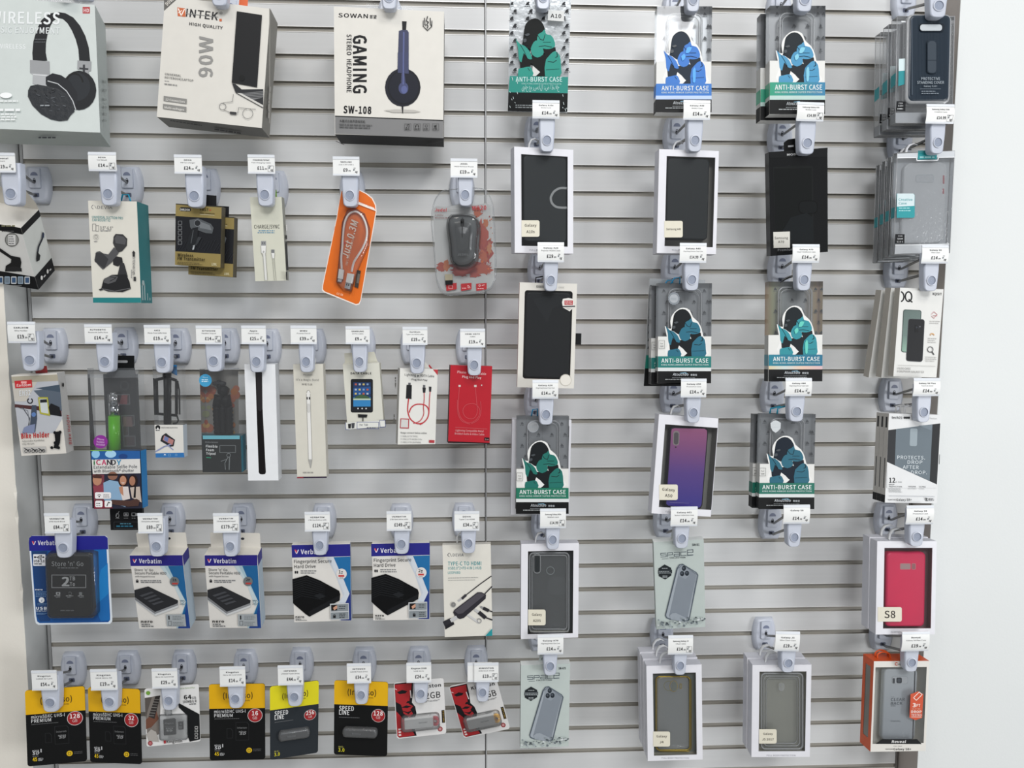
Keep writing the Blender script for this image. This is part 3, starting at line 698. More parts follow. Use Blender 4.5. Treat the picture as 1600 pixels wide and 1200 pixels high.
for k in range(5): 
    x0=-12+42*k; p.rrect(x0,845,x0+34,892,5,'#9fb4c6' if k%2 else '#dfe3e6');p.rect(x0+5,852,x0+29,884,'#3d5f86' if k%2==0 else '#7f8f9d')
p.dashes(50,900,90,1,1,3,'#bbbbbb')
p.line([(262,575),(258,610),(235,660),(228,700)],9,'#1c2130',plane='R');p.poly([(262,568),(270,580),(268,606),(256,600)],'#23304e',plane='R');p.poly([(225,690),(245,715),(240,745),(222,755),(220,735)],'#1c1d20',plane='R')
p.circ(253,855,7,WHT,plane='R',ry=14);p.circ(290,815,6,WHT,plane='R',ry=14);p.dashes(262,848,18,1,1,8,'#c9c9c9',-50,plane='R');p.dashes(298,808,24,1,1,8,'#c9c9c9',-50,plane='R')
p.build('carton',r.e,bevel=.0005)
p=r.pb();pts=[(-w*.9,H),(w,H),(w,H+.012),(w*.82,H+.032),(-w*.9,H+.032)];a=math.radians(-28)
p.add([(x,r.T+(z-H)*math.sin(a)*-.5*-1,z) for x,z in pts],[tuple(range(5))],'#d3cec3');p.build('hang_tab',r.e)
# 5 suction mount
r=Prod('car_mount_box','tall white box with teal sides picturing a black suction car mount','box',B1,[(550,373),(855,380),(882,1012),(582,1012)],.04)
p=r.carton('#d9d6cb',R='#1f7277',T='#1f7277',B='#1b5f64');p.k=2
p.poly([(581,980),(880,980),(882,1012),(582,1012)],'#157a7d')
p.arc(580,414,8,2.5,'#77777a',90,270);p.arc(585,414,12,2.5,'#77777a',90,270);p.line([(592,404),(602,424)],2.5,'#77777a');p.t('DEVIA',608,425,95,19,'#8a8a88',1)
p.t('UNIVERSAL SUCTION PRO',576,485,193,16,'#35898d',2,.005);p.t('CAR MOUNT V2',577,502,113,15,'#35898d',2,.005)
p.frame(579,520,600,563,2,'#6a6a6a');p.frame(601,530,618,565,2,'#6a6a6a');p.t('3.5"-6.5"',626,554,80,20,'#777777',2);p.dashes(628,560,76,1,1,5,'#77777a')
p.arc(602,602,17,1.6,'#999996');p.arc(602,600,8,2,'#555555',ry=10);p.dashes(590,627,26,1,1,5,'#888888')
p.poly([(725,582),(770,585),(797,612),(795,655),(765,690),(735,700),(708,640),(712,600)],'#3a3a3b');p.poly([(732,590),(775,600),(790,620),(785,650),(725,640),(718,610)],'#4e4e50')
p.poly([(715,665),(745,700),(700,760),(645,805),(615,775),(592,745),(605,695),(625,690),(650,705),(680,710)],'#4c4c4e');p.poly([(600,700),(640,700),(680,740),(655,800),(595,755)],'#39393b')
p.poly([(730,722),(765,730),(770,760),(740,785),(710,775),(708,745)],'#2a2a2c');p.poly([(755,762),(778,765),(800,845),(800,890),(740,885),(735,850)],'#343436')
p.poly([(650,868),(700,838),(790,835),(812,880),(820,925),(770,945),(680,942),(635,925)],'#232325');p.poly([(655,862),(700,840),(740,850),(725,880),(680,895),(650,885)],'#505052');p.poly([(620,930),(640,920),(650,930),(630,937)],'#303032');p.line([(640,925),(720,940),(815,922)],5,'#5c5c5e');p.line([(690,850),(730,856),(690,878)],3,'#1b1b1c')
p.poly([(838,686),(850,702),(828,702)],'#333333');p.rect(832,702,846,724,'#333333');p.t('EXTENDABLE',833,726,88,14,'#55555a',90);p.t('9',832,838,14,22,'#55555a',0);p.rect(838,850,853,876,'#3c3c3d');p.dashes(828,806,60,1,1,4,'#77777a',90)
for x0,z0,z1 in ((.003,.002,.022),(.016,.002,.016),(.027,.002,.010)):
    pass
w=r.w/2
for (y0,y1,zz) in ((.004,.0075,.027),(.012,.0155,.027),(.022,.0245,.014),(.030,.033,.008)):
    p.add([(w+.0002,y0,.004),(w+.0002,y1,.004),(w+.0002,y1,zz),(w+.0002,y0,zz)],[(0,1,2,3)],'#a9bdbd')
p.add([(w+.0002,.004,.025),(w+.0002,.0155,.025),(w+.0002,.013,.032),(w+.0002,.0065,.032)],[(0,1,2,3)],'#a9bdbd')
p.build('carton',r.e,bevel=.0006)
p=r.pb();a=r.loc3(750,375,.02);p.tube([(a[0],.02,r.h-.002),(a[0]+.004,.02,r.h+.012),(a[0]+.012,.02,r.h+.012),(a[0]+.016,.02,r.h-.002)],.0012,'#1a93b5');p.build('hang_loop',r.e,'bright blue plastic hang loop')
# 6 FM transmitter (two)
def fm():
    r=Prod('transmitter_box','gold and black wireless transmitter box, front one of a pair','box',B1,[(1097,392),(1385,410),(1378,795),(1095,772)],.016,y=-.099,wt=.8,group='gold and black transmitter boxes')
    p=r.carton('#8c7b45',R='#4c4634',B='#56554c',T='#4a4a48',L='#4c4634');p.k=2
    p.poly([(1097,470),(1384,488),(1379,708),(1096,690)],M('#15161a',.25));p.poly([(1099,392),(1385,410),(1385,416),(1099,398)],'#3a382f')
    p.rrect(1122,416,1194,441,12,'#16171c',rot=3);p.t('EARLDOM',1126,436,60,13,'#e8e6dc',3,.02)
    p.t('FAST',1251,438,52,17,'#2d2716',3,.02);p.t('+',1307,440,14,14,'#c03a28',3,.05);p.t('CAR CHARGER',1250,456,92,8,'#3a331f',3,.02);p.line([(1250,460),(1342,466)],1.6,'#e0dabf')
    for k in range(5): p.frame(1115,502+31*k,1137,524+31*k,2.2,'#8a8c8e')
    p.poly([(1185,495),(1240,485),(1320,520),(1337,545),(1328,580),(1290,578),(1240,560),(1215,575),(1190,540)],'#4c5053');p.poly([(1240,500),(1312,528),(1325,560),(1250,545)],'#6d7174');p.circ(1236,515,22,'#26282b',ry=22);p.arc(1236,515,20,3,'#7c8084')
    p.poly([(1205,545),(1240,540),(1235,640),(1215,690),(1175,690),(1165,660),(1180,600)],'#1f2124');p.line([(1210,560),(1196,640)],5,'#43474a');p.poly([(1208,655),(1220,650),(1214,680),(1204,682)],'#aeb3b5');p.poly([(1240,600),(1262,605),(1230,655),(1222,650)],'#34373a')
    for k in range(14): p.line([(1100+20*k,690-6*(k%3)),(1130+20*k,640-8*(k%4))],1.2,'#2c3036')
    p.t('Wireless',1113,722,98,18,'#231d0e',3,.04);p.t('FM Transmitter',1113,744,172,19,'#231d0e',3,.04);p.dashes(1113,757,160,2,9,4,'#4a401f',3);p.t('LIBIL',1327,779,32,15,'#d8d2b0',3,.02)
    
    p.build('carton',r.e,bevel=.0005)
    q=r.pb();q.prism(rpts(-.012,r.h-.004,.02,r.h+.016,(.002,.002,0,0)),.012,.0127,'#1a1a1c');q.build('hang_tab',r.e,'black card hang tab')
    return r
r=fm();dup(r.e,(.011,.0185,-.0125),'gold and black wireless transmitter box, rear one peeking out behind its twin')
# 7 charge sync
r=Prod('cable_box','slim cream charging cable box with two printed plugs, green tab on top','box',B2,[(40,335),(228,335),(258,832),(72,835)],.016)
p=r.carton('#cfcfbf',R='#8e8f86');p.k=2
p.t('CHARGE/SYNC',65,523,152,22,'#2a2a2a',-.5,.015);p.dashes(92,532,100,1,1,7,'#5f8ba5');p.dashes(86,544,112,1,1,6,'#5f8ba5')
p.rect(107,597,136,625,'#8d8f90');p.rect(113,606,118,612,'#333333');p.rect(124,606,129,612,'#333333');p.poly([(104,624),(138,624),(135,668),(108,668)],'#e4e4e0');p.line([(106,625),(108,668),(118,690)],2,'#85857f');p.line([(138,625),(135,668),(132,690)],2,'#85857f');p.t('Go',118,655,22,9,'#333333',90)
p.poly([(116,668),(132,668),(144,830),(128,830)],'#d9d9d4');p.line([(118,672),(130,830)],1.8,'#77776f');p.line([(134,672),(146,830)],1.8,'#77776f')
p.rect(168,648,187,668,'#77797a');p.poly([(166,668),(189,668),(188,700),(172,700)],'#e4e4e0');p.line([(168,668),(176,705),(186,830)],2,'#77776f');p.line([(189,668),(186,705),(197,830)],2,'#77776f')
for z0,z1,mm in ((500,535,'#e4e4df'),(562,585,'#1b1b1c'),(600,770,'#2a2a2b'),(780,828,'#242425')):
    p.poly([(248,z0),(256,z0),(256+(z1-z0)*.05,z1),(248+(z1-z0)*.05,z1)],mm,plane='R')
p.build('carton',r.e,bevel=.0005)
p=r.pb();p.prism(rpts(-.008,r.h-.003,.0135,r.h+.011,(.002,.002,0,0)),.008,.0086,'#6f9e1f');p.build('hang_tab',r.e,'green hang tab')
# 8 orange cable card
r=Prod('cable_card','tilted bright orange card with a short white looped charging cable under a blister','cable',B2,[(570,290),(800,350),(690,980),(468,880)],.002,y=-.098,wt=1.5)
card=[(583,296),(600,290),(690,290),(735,312),(770,340),(790,380),(794,420),(700,955),(690,975),(672,979),(480,902),(469,890),(470,865),(555,460),(574,345)]
p=r.pb();pts=r.lpts(card);p.prism(pts,0,.0012,'#efe5dc');c_x=sum(a for a,b in card)/len(card);c_y=sum(b for a,b in card)/len(card)
p.k=3;p.poly([(c_x+(a-c_x)*.965,c_y+(b-c_y)*.982) for a,b in card],M('#dd6a12',.35))
for k in range(30):
    x=random.uniform(540,730);y=random.uniform(420,900);p.line([(x,y),(x+random.uniform(-14,14),y+random.uniform(20,60))],1.2,'#e9801f') if 560-(y-420)*.17<x<760-(y-420)*.17 else None
p.poly([(640,345),(780,400),(792,420),(640,362)],'#f0e4da');p.t('LET IT GO',700,372,60,8,'#c05a18',22,.01)
p.k+=2
p.t('Just 0.3M',624,702,225,42,'#f6ead9',-74,.03,.15);p.t('USB C Cable for Data and Charge',622,742,180,13,'#f3d9bd',-76,.0);p.t('CC-50',557,915,38,12,'#f5d9bc',14,.0);p.circ(603,608,7,'#d9362a');p.poly([(680,770),(702,774),(686,878),(664,868)],'#3e3833');p.poly([(684,790),(698,795),(690,850),(676,846)],'#5f5a54')
p.build('backing_card',r.e)
def C3(x,y,d=-.004): 
    v=r.loc3(x,y,d);return (v[0],d,v[2])
cab=[(588,765),(584,700),(590,640),(594,570),(602,500),(620,450),(648,425),(680,425),(712,455),(733,510),(735,570),(715,630),(685,680),(658,725),(645,780)]
def smooth(P,n=4):
    out=[]
    for i in range(len(P)-1):
        p0=P[max(i-1,0)];p1=P[i];p2=P[i+1];p3=P[min(i+2,len(P)-1)]
        for k in range(n):
            t=k/n;out.append(tuple(.5*((2*b)+(c-a)*t+(2*a-5*b+4*c-d)*t*t+(3*b-a-3*c+d)*t**3) for a,b,c,d in zip(p0,p1,p2,p3)))
    return out+[P[-1]]
p=r.pb();p.tube([C3(*a) for a in smooth(cab)],.0016,M('#e8e4df',.3));
for (pts,m,d0) in (([(570,762),(600,768),(592,825),(562,818)],'#eceae6',-.007),([(565,820),(588,824),(584,842),(562,837)],'#c4c5c6',-.005),([(620,787),(657,793),(648,850),(610,842)],'#eceae6',-.008),([(610,842),(640,848),(634,884),(603,876)],'#a9abad',-.006)):
    p.prism(r.lpts(pts,d0),d0,-.001,m)
p.prism(r.lpts([(614,850),(620,851),(618,862),(612,860)],-.0062),-.0062,-.005,BLK);p.prism(r.lpts([(626,853),(632,854),(630,865),(624,863)],-.0062),-.0062,-.005,BLK)
p.build('charging_cable',r.e,'short white looped cable')
bl=[(560,760),(575,600),(585,480),(615,410),(660,395),(720,430),(752,520),(745,620),(700,720),(668,800),(640,900),(590,885),(550,840)]
p=r.pb();p.prism(r.lpts(bl,-.009),-.009,0,CL,bev=.004);p.build('blister',r.e,'clear raised blister')
# 9 mouse
r=Prod('mouse_pack','clear blister pack with a dark grey wireless mouse on white card splashed red','computer mouse',B2,[(1125,290),(1490,290),(1500,915),(1145,910)],.006,y=-.095,wt=2,yaw=-3)
card=[(1128,405),(1150,385),(1215,395),(1245,385),(1290,375),(1345,378),(1385,382),(1440,370),(1478,385),(1484,500),(1493,700),(1493,825),(1470,870),(1420,892),(1220,903),(1180,880),(1155,820),(1140,640)]
p=r.pb();p.prism(r.lpts(card),.003,.0036,WHT);p.k=4
pl=(.003,)
rd=random.Random(11)
def blob(cx,cy,rx,ry,m,sp=.35,n=26):
    p.poly([(cx+rx*(1+rd.uniform(-sp,sp))*math.cos(2*math.pi*i/n),cy+ry*(1+rd.uniform(-sp,sp))*math.sin(2*math.pi*i/n)) for i in range(n)],m,pl)
for a in ((1440,650,42,85,'#c2361f'),(1425,560,28,80,'#cf4a28'),(1330,755,110,34,'#b92c1d'),(1185,750,32,24,'#c4421f'),(1430,760,50,34,'#d2552a'),(1395,430,22,28,'#d9601f'),(1445,490,14,26,'#e07a3a'),(1290,790,50,20,'#c8402a'),(1430,690,26,40,'#dd6a38'),(1210,740,18,30,'#de7c42'),(1465,640,14,34,'#e5955e'),(1380,800,30,14,'#c8402a')): blob(*a)
for k in range(40): blob(rd.uniform(1385,1485),rd.uniform(400,800),rd.uniform(2,5),rd.uniform(2,6),rd.choice(['#c2361f','#e07a3a','#b92c1d']),.3,8)
p.t('Jedel',1142,422,70,18,'#b3202a',1,.03,.1,pl);p.t('W920',1363,415,85,25,'#b3202a',-2,.03,0,pl);p.dashes(1220,412,110,1,1,3,'#999999',plane=pl)
p.t('2.4Ghz',1143,448,50,9,'#7c3a3a',1,.01,0,pl);p.t('Wireless Mouse',1143,464,105,9,'#7c3a3a',1,.02,0,pl)
for x0 in (1209,1297,1387):
    p.poly([(x0,852),(x0+63,846),(x0+63,884),(x0+2,895)],'#a51f26',pl)
p.frame(1225,862,1248,880,2,'#e6b5b5',pl);p.arc(1335,878,8,2.4,'#f0d4d4',270,360,plane=pl);p.arc(1335,878,16,2.4,'#f0d4d4',270,360,plane=pl);p.dashes(1305,876,24,1,1,4,'#e6b5b5',plane=pl);p.arc(1408,862,5,2,'#f0d4d4',plane=pl);p.line([(1422,862),(1436,858)],3,'#f0d4d4',pl);p.dashes(1396,878,44,1,1,4,'#e6b5b5',plane=pl)
p.build('backing_card',r.e)
p=r.pb();o2=[(1243,448),(1300,442),(1362,450),(1388,475),(1397,530),(1392,590),(1388,650),(1382,700),(1350,738),(1300,750),(1262,735),(1240,690),(1232,600),(1222,530),(1224,475)]
o2=smooth(o2+[o2[0]],3)[:-1]
n=len(o2);base=r.lpts(o2,-.004);cx=sum(a for a,b in base)/n;cz=sum(b for a,b in base)/n;rings=[]
for s_,y in ((1,.002),(1.0,-.006),(.95,-.012),(.85,-.0165),(.68,-.020),(.45,-.0225),(.2,-.0237)): rings.append([(cx+(a-cx)*s_,y,cz+(b-cz)*s_) for a,b in base])
vs=[v for q_ in rings for v in q_]
bm1=M('#15171a',.25);bm2=M('#4c4f50',.22)
for k in range(len(rings)-1): p.add(rings[k]+rings[k+1],[(i,(i+1)%n,n+(i+1)%n,n+i) for i in range(n)],bm1 if k<2 else bm2,True)
p.add(rings[-1],[tuple(range(n))],bm2,True);p.k=2
mo=p.build('mouse',r.e,'dark grey wireless mouse with black rim')
p=r.pb();p.k=1
for a,b,c,d,m in ((1298,452,1307,600,BLK),): 
    L=[r.loc3(1304,y,-.0236) for y in (455,480,510,540,570,598)]
    p.tube([(v[0],-.0236 if 1<i<5 else -.0215,v[2]) for i,v in enumerate(L)],.0007,BLK)
p.build('button_seam',mo)
v=r.loc3(1305,485,-.0225);p=r.pb();p.tube([(v[0]-.0022,-.0215,v[2]),(v[0]+.0022,-.0215,v[2])],.005,BLK,14);p.build('scroll_wheel',mo,'black scroll wheel')
p=r.pb();p.k=1;p.t('JEDEL',1275,684,66,13,'#8a8d8e',-1,.01,0,(-.0243,));p.build('print',mo)
p=r.pb();p.prism(r.lpts([(1200,795),(1245,793),(1246,832),(1202,834)],-.003),-.003,.001,'#9b937c');p.prism(r.lpts([(1202,832),(1246,830),(1246,855),(1204,857)],-.004),-.004,.001,BLK);p.build('usb_receiver',r.e,'tiny black receiver')
ob=[(1125,420),(1140,360),(1160,325),(1190,297),(1250,290),(1330,283),(1410,285),(1445,298),(1470,335),(1488,400),(1496,520),(1503,680),(1503,800),(1490,850),(1465,885),(1400,905),(1310,915),(1225,918),(1190,905),(1165,870),(1148,800),(1135,640),(1122,500)]
ob=smooth(ob+[ob[0]],3)[:-1]
p=r.pb();p.prism(r.lpts(ob,0),0,.001,CL);B_=r.lpts(ob,0);p.tube([(a,0,b) for a,b in B_],.0008,CLB,5,True)
p.prism(r.lpts([(x_*1.0+(x_-1310)*.17,y_+(y_-600)*.09) for x_,y_ in o2],-.026),-.026,0,CL,bev=.008);p.build('blister',r.e,'clear rounded blister shell')
# 10 bike holder
r=Prod('bike_holder_box','white bicycle phone holder box with photo front, by the left wall','box',E1,[(57,330),(308,318),(352,748),(118,762)],.022,y=-.10)
p=r.carton('#d8d4cc',R='#b9b8b6',T='#d3d0c9');p.k=2
p.poly([(60,338),(307,326),(312,360),(66,372)],'#a9a28f');p.poly([(66,372),(312,360),(330,500),(335,560),(290,640),(110,650),(95,600)],'#b4b7bd');p.poly([(180,412),(322,395),(332,520),(300,540)],'#55606d');p.poly([(190,400),(320,380),(322,420)],'#3e4d5c');p.poly([(66,372),(200,366),(140,470),(78,470)],'#c3beb4')
p.poly([(80,485),(190,495),(260,500),(330,520),(332,550),(260,530),(190,515),(80,502)],'#4a2726');p.line([(120,500),(160,560),(150,620),(125,640)],4,'#3c3f46');p.line([(90,500),(150,520),(160,600)],2.5,'#6a6e74')
p.arc(162,467,13,6,'#2c2c30',-60,240);p.poly([(172,490),(196,490),(200,560),(190,635),(160,630),(165,560)],'#3d4757');p.circ(182,540,12,'#5a7bb0');p.poly([(150,600),(190,590),(185,640),(120,638),(130,610)],'#7c86a5')
p.poly([(205,447),(258,447),(270,548),(215,536)],'#a9a53c');p.poly([(213,456),(252,456),(262,536),(222,528)],'#c6cdcc');p.poly([(216,460),(252,458),(254,475),(217,477)],'#23252a')
p.poly([(275,480),(320,500),(330,550),(270,540),(262,500)],'#1e1f22')
p.poly([(80,360),(172,354),(175,394),(84,399)],'#c0252b');p.t('Earldom',92,391,76,14,'#f3e9e6',-3,.01,.1);p.rect(115,362,145,374,'#e9a5a2')
p.t('EH32',107,439,60,26,'#eef0f2',-3,.05);p.t('EH32',108,438,58,24,'#d0d3d7',-3,.0)
p.t('Bike Holder',117,668,150,26,'#b3191f',-3,.05);p.t('Adjustable Handlebar',122,687,120,9,'#8c8a86',-3);p.t('Clip Mount',123,702,64,9,'#8c8a86',-3)
p.rect(127,712,250,742,'#b8b6b2',rot=-2)
for k in range(3): x=135+38*k;p.arc(x+8,735,7,3,'#2b2b2c');p.arc(x+26,733,7,3,'#2b2b2c');p.line([(x,720),(x+14,728),(x+26,733)],4,'#2b2b2c')
p.poly([(295,632),(330,628),(325,690),(312,722),(290,718),(300,680)],BLK)
for c in ((298,636),(326,633),(282,716),(318,716),(300,690)): p.circ(c[0],c[1],8,BLK)
p.t('Bike Holder',376,700,160,14,'#a5343a',-96,.03,0,'R');p.circ(328,382,5,BLK,plane='R',ry=12)
p.build('carton',r.e,bevel=.0005)
p=r.pb();p.prism(rpts(-.004,r.h-.002,.012,r.h+.010,(.002,.002,0,0)),.012,.0126,'#93302f');p.build('hang_tab',r.e,'dark red hang tab')
# 11 black action-camera pack behind selfie pole
r=Prod('camera_accessory_pack','tall narrow black accessory pack hanging behind the green-handled selfie pole','pack',E1,[(548,325),(732,325),(762,1160),(597,1158)],.006,y=-.078,wt=1)
p=r.pb();w=r.w/2;p.box(-w,w,0,r.T,0,r.h,'#17181a');p.k=2
for (x,y,a) in ((575,432,120),(648,545,72),(655,600,34),(660,655,66)):
    p.poly([(x,y),(x+a,y-2),(x+a+3,y+56),(x+4,y+58)],'#55585b');p.poly([(x+5,y+5),(x+a-4,y+3),(x+a-2,y+50),(x+8,y+52)],'#3c3033')
p.poly([(652,436),(684,436),(682,486),(640,484)],'#7c3b3e');p.poly([(660,552),(705,552),(712,606),(662,604)],'#6a4f50')
p.rect(640,360,700,420,'#0b0b0c');p.arc(668,385,22,6,'#2f3134')
p.frame(612,1115,740,1150,1.6,'#4b4f53');p.dashes(645,1122,76,1,1,5,'#5f9ab0');p.dashes(625,1134,110,1,1,7,'#2f7f9e')
p.arc(631,1080,8,2.5,'#b9b9b9',ry=12);p.line([(622,1085),(640,1058)],3,'#b9b9b9');p.frame(666,1066,688,1082,3,'#c9c9c9');p.circ(677,1074,5,'#c9c9c9');p.frame(708,1066,728,1082,3,'#c9c9c9');p.poly([(728,1070),(736,1066),(736,1083),(728,1079)],'#c9c9c9');p.dashes(622,1092,24,1,1,4,'#888888');p.dashes(666,1092,22,1,1,4,'#888888');p.dashes(708,1092,22,1,1,4,'#888888')
p.build('carton',r.e)
p=r.pb();A_=r.lpts(rpts(620,225,718,292,3),.002);o=r.lpts(rpts(624,250,684,264,6),.002);p.prism(A_,.002,.003,'#131415');p.k=2;p.poly(rpts(626,250,684,264,6),'#9a9b9c',(.0015,));p.poly([(640,290),(722,290),(728,330),(560,330),(600,300)],M('#26282a',.2),(.0015,));p.build('hang_tab',r.e,'black hang tab with slot')
# 12 selfie pole
r=Prod('selfie_pole_pack','selfie pole pack with lime green handle, clear blister and group photo card','pack',E1,[(470,292),(735,292),(767,1043),(492,1043)],.016,y=-.098)
w=r.w/2
p=r.pb();A_=r.loc3(492,735,0);zc=A_[2];p.box(-w,w,0,r.T,0,zc,'#1f5e9a',F='#20242c',R='#1d72ad',L='#8a1f4e')
p.k=2
p.poly([(487,733),(750,735),(752,785),(490,785)],'#1e5a9c');p.circ(513,752,22,'#8ec4e6');p.circ(593,752,30,'#a6d1ea',ry=20);p.circ(660,765,24,'#17407e',ry=14);p.line([(487,733),(600,734)],5,'#7ab53c')
p.poly([(492,782),(750,778),(754,855),(498,860)],'#dcdad6')
for i,(ch,c,x) in enumerate((('i','#1f6a35',502),('C','#b01a50',516),('A','#c22b63',546),('N','#37343a',574),('D','#31313a',598),('Y','#3a8fb8',626))): p.t(ch,x,810,8 if i==0 else 25,27,c,-1,.03)
p.t('Extendable Selfie Pole',504,831,232,17,'#4a4f55',-1,.01);p.t('with Bluetooth® shutter',505,851,214,15,'#4a4f55',-1,.01)
p.poly([(498,860),(754,855),(765,1042),(508,1045)],'#2a2a3a');p.poly([(498,860),(560,862),(560,1043),(508,1045)],'#74343f')
sk='#b98468';
p.circ(523,890,24,sk,ry=30);p.poly([(500,925),(555,915),(560,980),(510,985)],'#8c3b4a');p.poly([(497,870),(520,858),(548,868),(545,882),(505,880)],'#47251f')
p.poly([(556,905),(590,890),(640,900),(668,960),(675,1035),(560,1000)],'#88a9c6');p.circ(606,868,26,'#8d6350',ry=22);p.poly([(580,857),(634,857),(630,868),(582,868)],'#33211b')
p.circ(662,893,26,'#33201c',ry=34);p.circ(662,893,18,sk,ry=25);p.arc(662,900,7,3,'#efe8e2',20,160);p.poly([(640,925),(690,925),(700,990),(660,1000)],'#d8cfcb');p.poly([(640,930),(660,920),(665,975),(648,960)],sk)
p.circ(716,895,24,'#2a1c1a',ry=34);p.circ(712,895,16,'#a5745b',ry=25);p.poly([(700,930),(752,925),(762,1010),(710,985)],'#c2b2a6');p.poly([(724,925),(732,925),(730,985),(718,985)],'#17171a')
p.poly([(600,995),(700,1000),(735,990),(752,1000),(745,1028),(690,1032),(600,1018)],'#4a2f28');p.poly([(508,1000),(560,1000),(610,1040),(508,1044)],'#7d1f33')
p.rrect(513,955,599,990,8,'#efecec');p.arc(536,980,12,3,'#2b2b2c',220,320);p.circ(536,978,4,'#2b2b2c');p.dashes(558,966,34,3,7,3,'#777777')
for x0 in (515,565): p.rrect(x0,1000,x0+39,1035,7,'#f1efee')
p.dashes(521,1012,26,1,1,5,'#444444');p.dashes(521,1024,26,1,1,4,'#888888');p.line([(578,1028),(586,1008),(594,1012)],4,'#2b2b2c')
p.build('carton',r.e,bevel=.0004)
p=r.pb();p.box(-w,w,.0002,r.T,zc,r.h,CL);p.box(-w,w,.002,.0024,r.h-.014,r.h-.003,CLB);p.k=2;p.circ(539,686,38,'#8a2a93',ry=36);p.t('Phone',520,676,38,10,'#e6c9ea',6,.01);p.t('holder',518,690,42,10,'#e6c9ea',6,.01);p.t('included!',516,704,46,10,'#e6c9ea',6,.01);p.build('blister',r.e,'clear plastic sleeve')
p=r.pb();d=.008
def cyl(x,y0,y1,rad,m):
    a=r.loc3(x[0],y0,d);b=r.loc3(x[1],y1,d);p.tube([(a[0],d,a[2]),(b[0],d,b[2])],rad,m,16)
cyl((611,615),548,728,.0078,M('#74d626',.3));cyl((609,612),478,548,.0070,M('#c9ccd0',.12,.95));cyl((606,608),432,480,.0056,M('#d5d6d8',.15,.8));cyl((605,606),422,440,.0035,M('#bfc0c2',.2,.9));p.build('selfie_pole',r.e,'lime green handle with chrome shaft')
# 13 monopod
r=Prod('monopod_pack','small clear pack with a black clamp monopod above a white and blue card','pack',E1,[(818,285),(970,285),(988,770),(832,770)],.014,y=-.099,wt=1)
w=r.w/2;p=r.pb();zc=r.loc3(830,596,0)[2];p.box(-w,w*.98,0,r.T,0,zc,'#d8d6d0',R='#b9c3cc');p.k=2
p.poly([(833,748),(985,745),(988,770),(834,771)],'#2a6fae');p.poly([(877,758),(883,750),(890,758)],'#e6eef5');p.frame(903,752,914,762,2,'#7fa8cc');p.arc(944,756,5,2,'#7fa8cc')
p.circ(846,610,13,'#1f2124');p.poly([(838,622),(854,622),(846,608)],'#e9e7e3');p.dashes(835,622,24,1,1,5,'#44484c');p.t('PHOTO POSE SELFIE STICK',866,614,86,6,'#44484c',0,.02)
p.poly([(868,655),(888,640),(938,675),(930,710),(912,712),(860,682)],'#2b2d31');p.poly([(880,652),(932,678),(924,704),(872,676)],'#b17c78');p.poly([(884,655),(905,665),(898,688),(878,676)],'#6d7aa8');p.line([(835,738),(880,712),(915,700)],6,'#8b93b8');p.line([(900,705),(928,728)],5,'#8b93b8');p.circ(891,648,7,'#2b2d31')
p.build('carton',r.e)
p=r.pb();p.box(-w,w,.0002,r.T,zc,r.h,CL);p.build('blister',r.e,'clear plastic sleeve')
p=r.pb();d=.006;bk=M('#0f1012',.35)
def T_(pts,rad,m=bk): p.tube([(lambda v:(v[0],d,v[2]))(r.loc3(x,y,d)) for x,y in pts],rad,m,8)
T_([(888,318),(890,400),(890,590)],.0038);T_([(908,318),(908,590)],.0026);T_([(832,355),(880,345),(905,345),(945,358)],.0022);T_([(832,355),(838,540)],.0022);T_([(842,360),(846,535)],.0012);T_([(945,358),(945,540)],.0022);T_([(836,535),(880,540),(945,545)],.0020);T_([(945,540),(955,570),(948,585),(925,588)],.0012);T_([(951,360),(960,410),(962,540)],.0012);T_([(893,322),(893,345)],.006)
p.build('monopod',r.e,'black folding monopod')
p=r.pb();p.prism(r.lpts([(918,275),(946,275),(948,332),(918,318)],.010),.010,.0106,'#1f78b4');p.build('hang_tab',r.e,'bright blue hang card')
# 14 foam tripod
r=Prod('tripod_box','clear box with a small black flexible tripod over a dark grey card','box',E1,[(1063,297),(1285,297),(1290,852),(1090,848)],.022,y=-.10,wt=1.2)
w=r.w/2;p=r.pb();zc=r.loc3(1088,655,0)[2];p.box(-w,w,0,r.T,0,zc,'#3b3d3e',R='#2f6d7e',T='#4d8fa0');p.k=2
p.poly([(1086,653),(1284,653),(1284,672),(1087,672)],'#67a6b4');p.t('Kitvision',1100,692,66,8,'#8b8f91',1);p.t('Flexible',1103,716,62,13,'#d5d8d8',2,.02);p.t('Foam',1104,736,42,13,'#d5d8d8',2,.02);p.t('Tripod',1104,755,50,13,'#d5d8d8',2,.02);p.line([(1106,770),(1130,772)],3,'#3aa07c')
p.frame(1178,706,1262,744,2.4,'#7d8284');p.arc(1225,758,10,2.4,'#7d8284');p.line([(1222,768),(1205,800),(1208,835)],3,'#7d8284');p.line([(1230,768),(1228,835)],6,'#6a6f71');p.line([(1215,780),(1185,790)],2.4,'#7d8284')
p.build('carton',r.e)
p=r.pb();p.box(-w,w,.0002,r.T,zc,r.h,CL)
p.k=2;p.circ(1100,358,34,'#3f9ac6');p.t('Phone',1086,345,28,7,'#cfe7f2',0);p.dashes(1080,352,42,2,9,5,'#cfe7f2')
p.build('blister',r.e,'clear plastic box with round blue sticker')
p=r.pb()
rd2=random.Random(4);d=r.T-.001;p.k=1
bkp=(d,)
p.poly([(1092,300),(1275,300),(1280,650),(1095,650)],'#8f8c86',bkp)
for k in range(26): 
    x=rd2.choice([rd2.uniform(1098,1150),rd2.uniform(1225,1272)]);y=rd2.uniform(380,640);p.circ(x,y,rd2.uniform(10,24),rd2.choice(['#b5703e','#c1894a','#a8553c','#c59a5a','#8f9472','#b06a50']),plane=bkp)
p.build('backing_card',r.e,'faded autumn photo card')
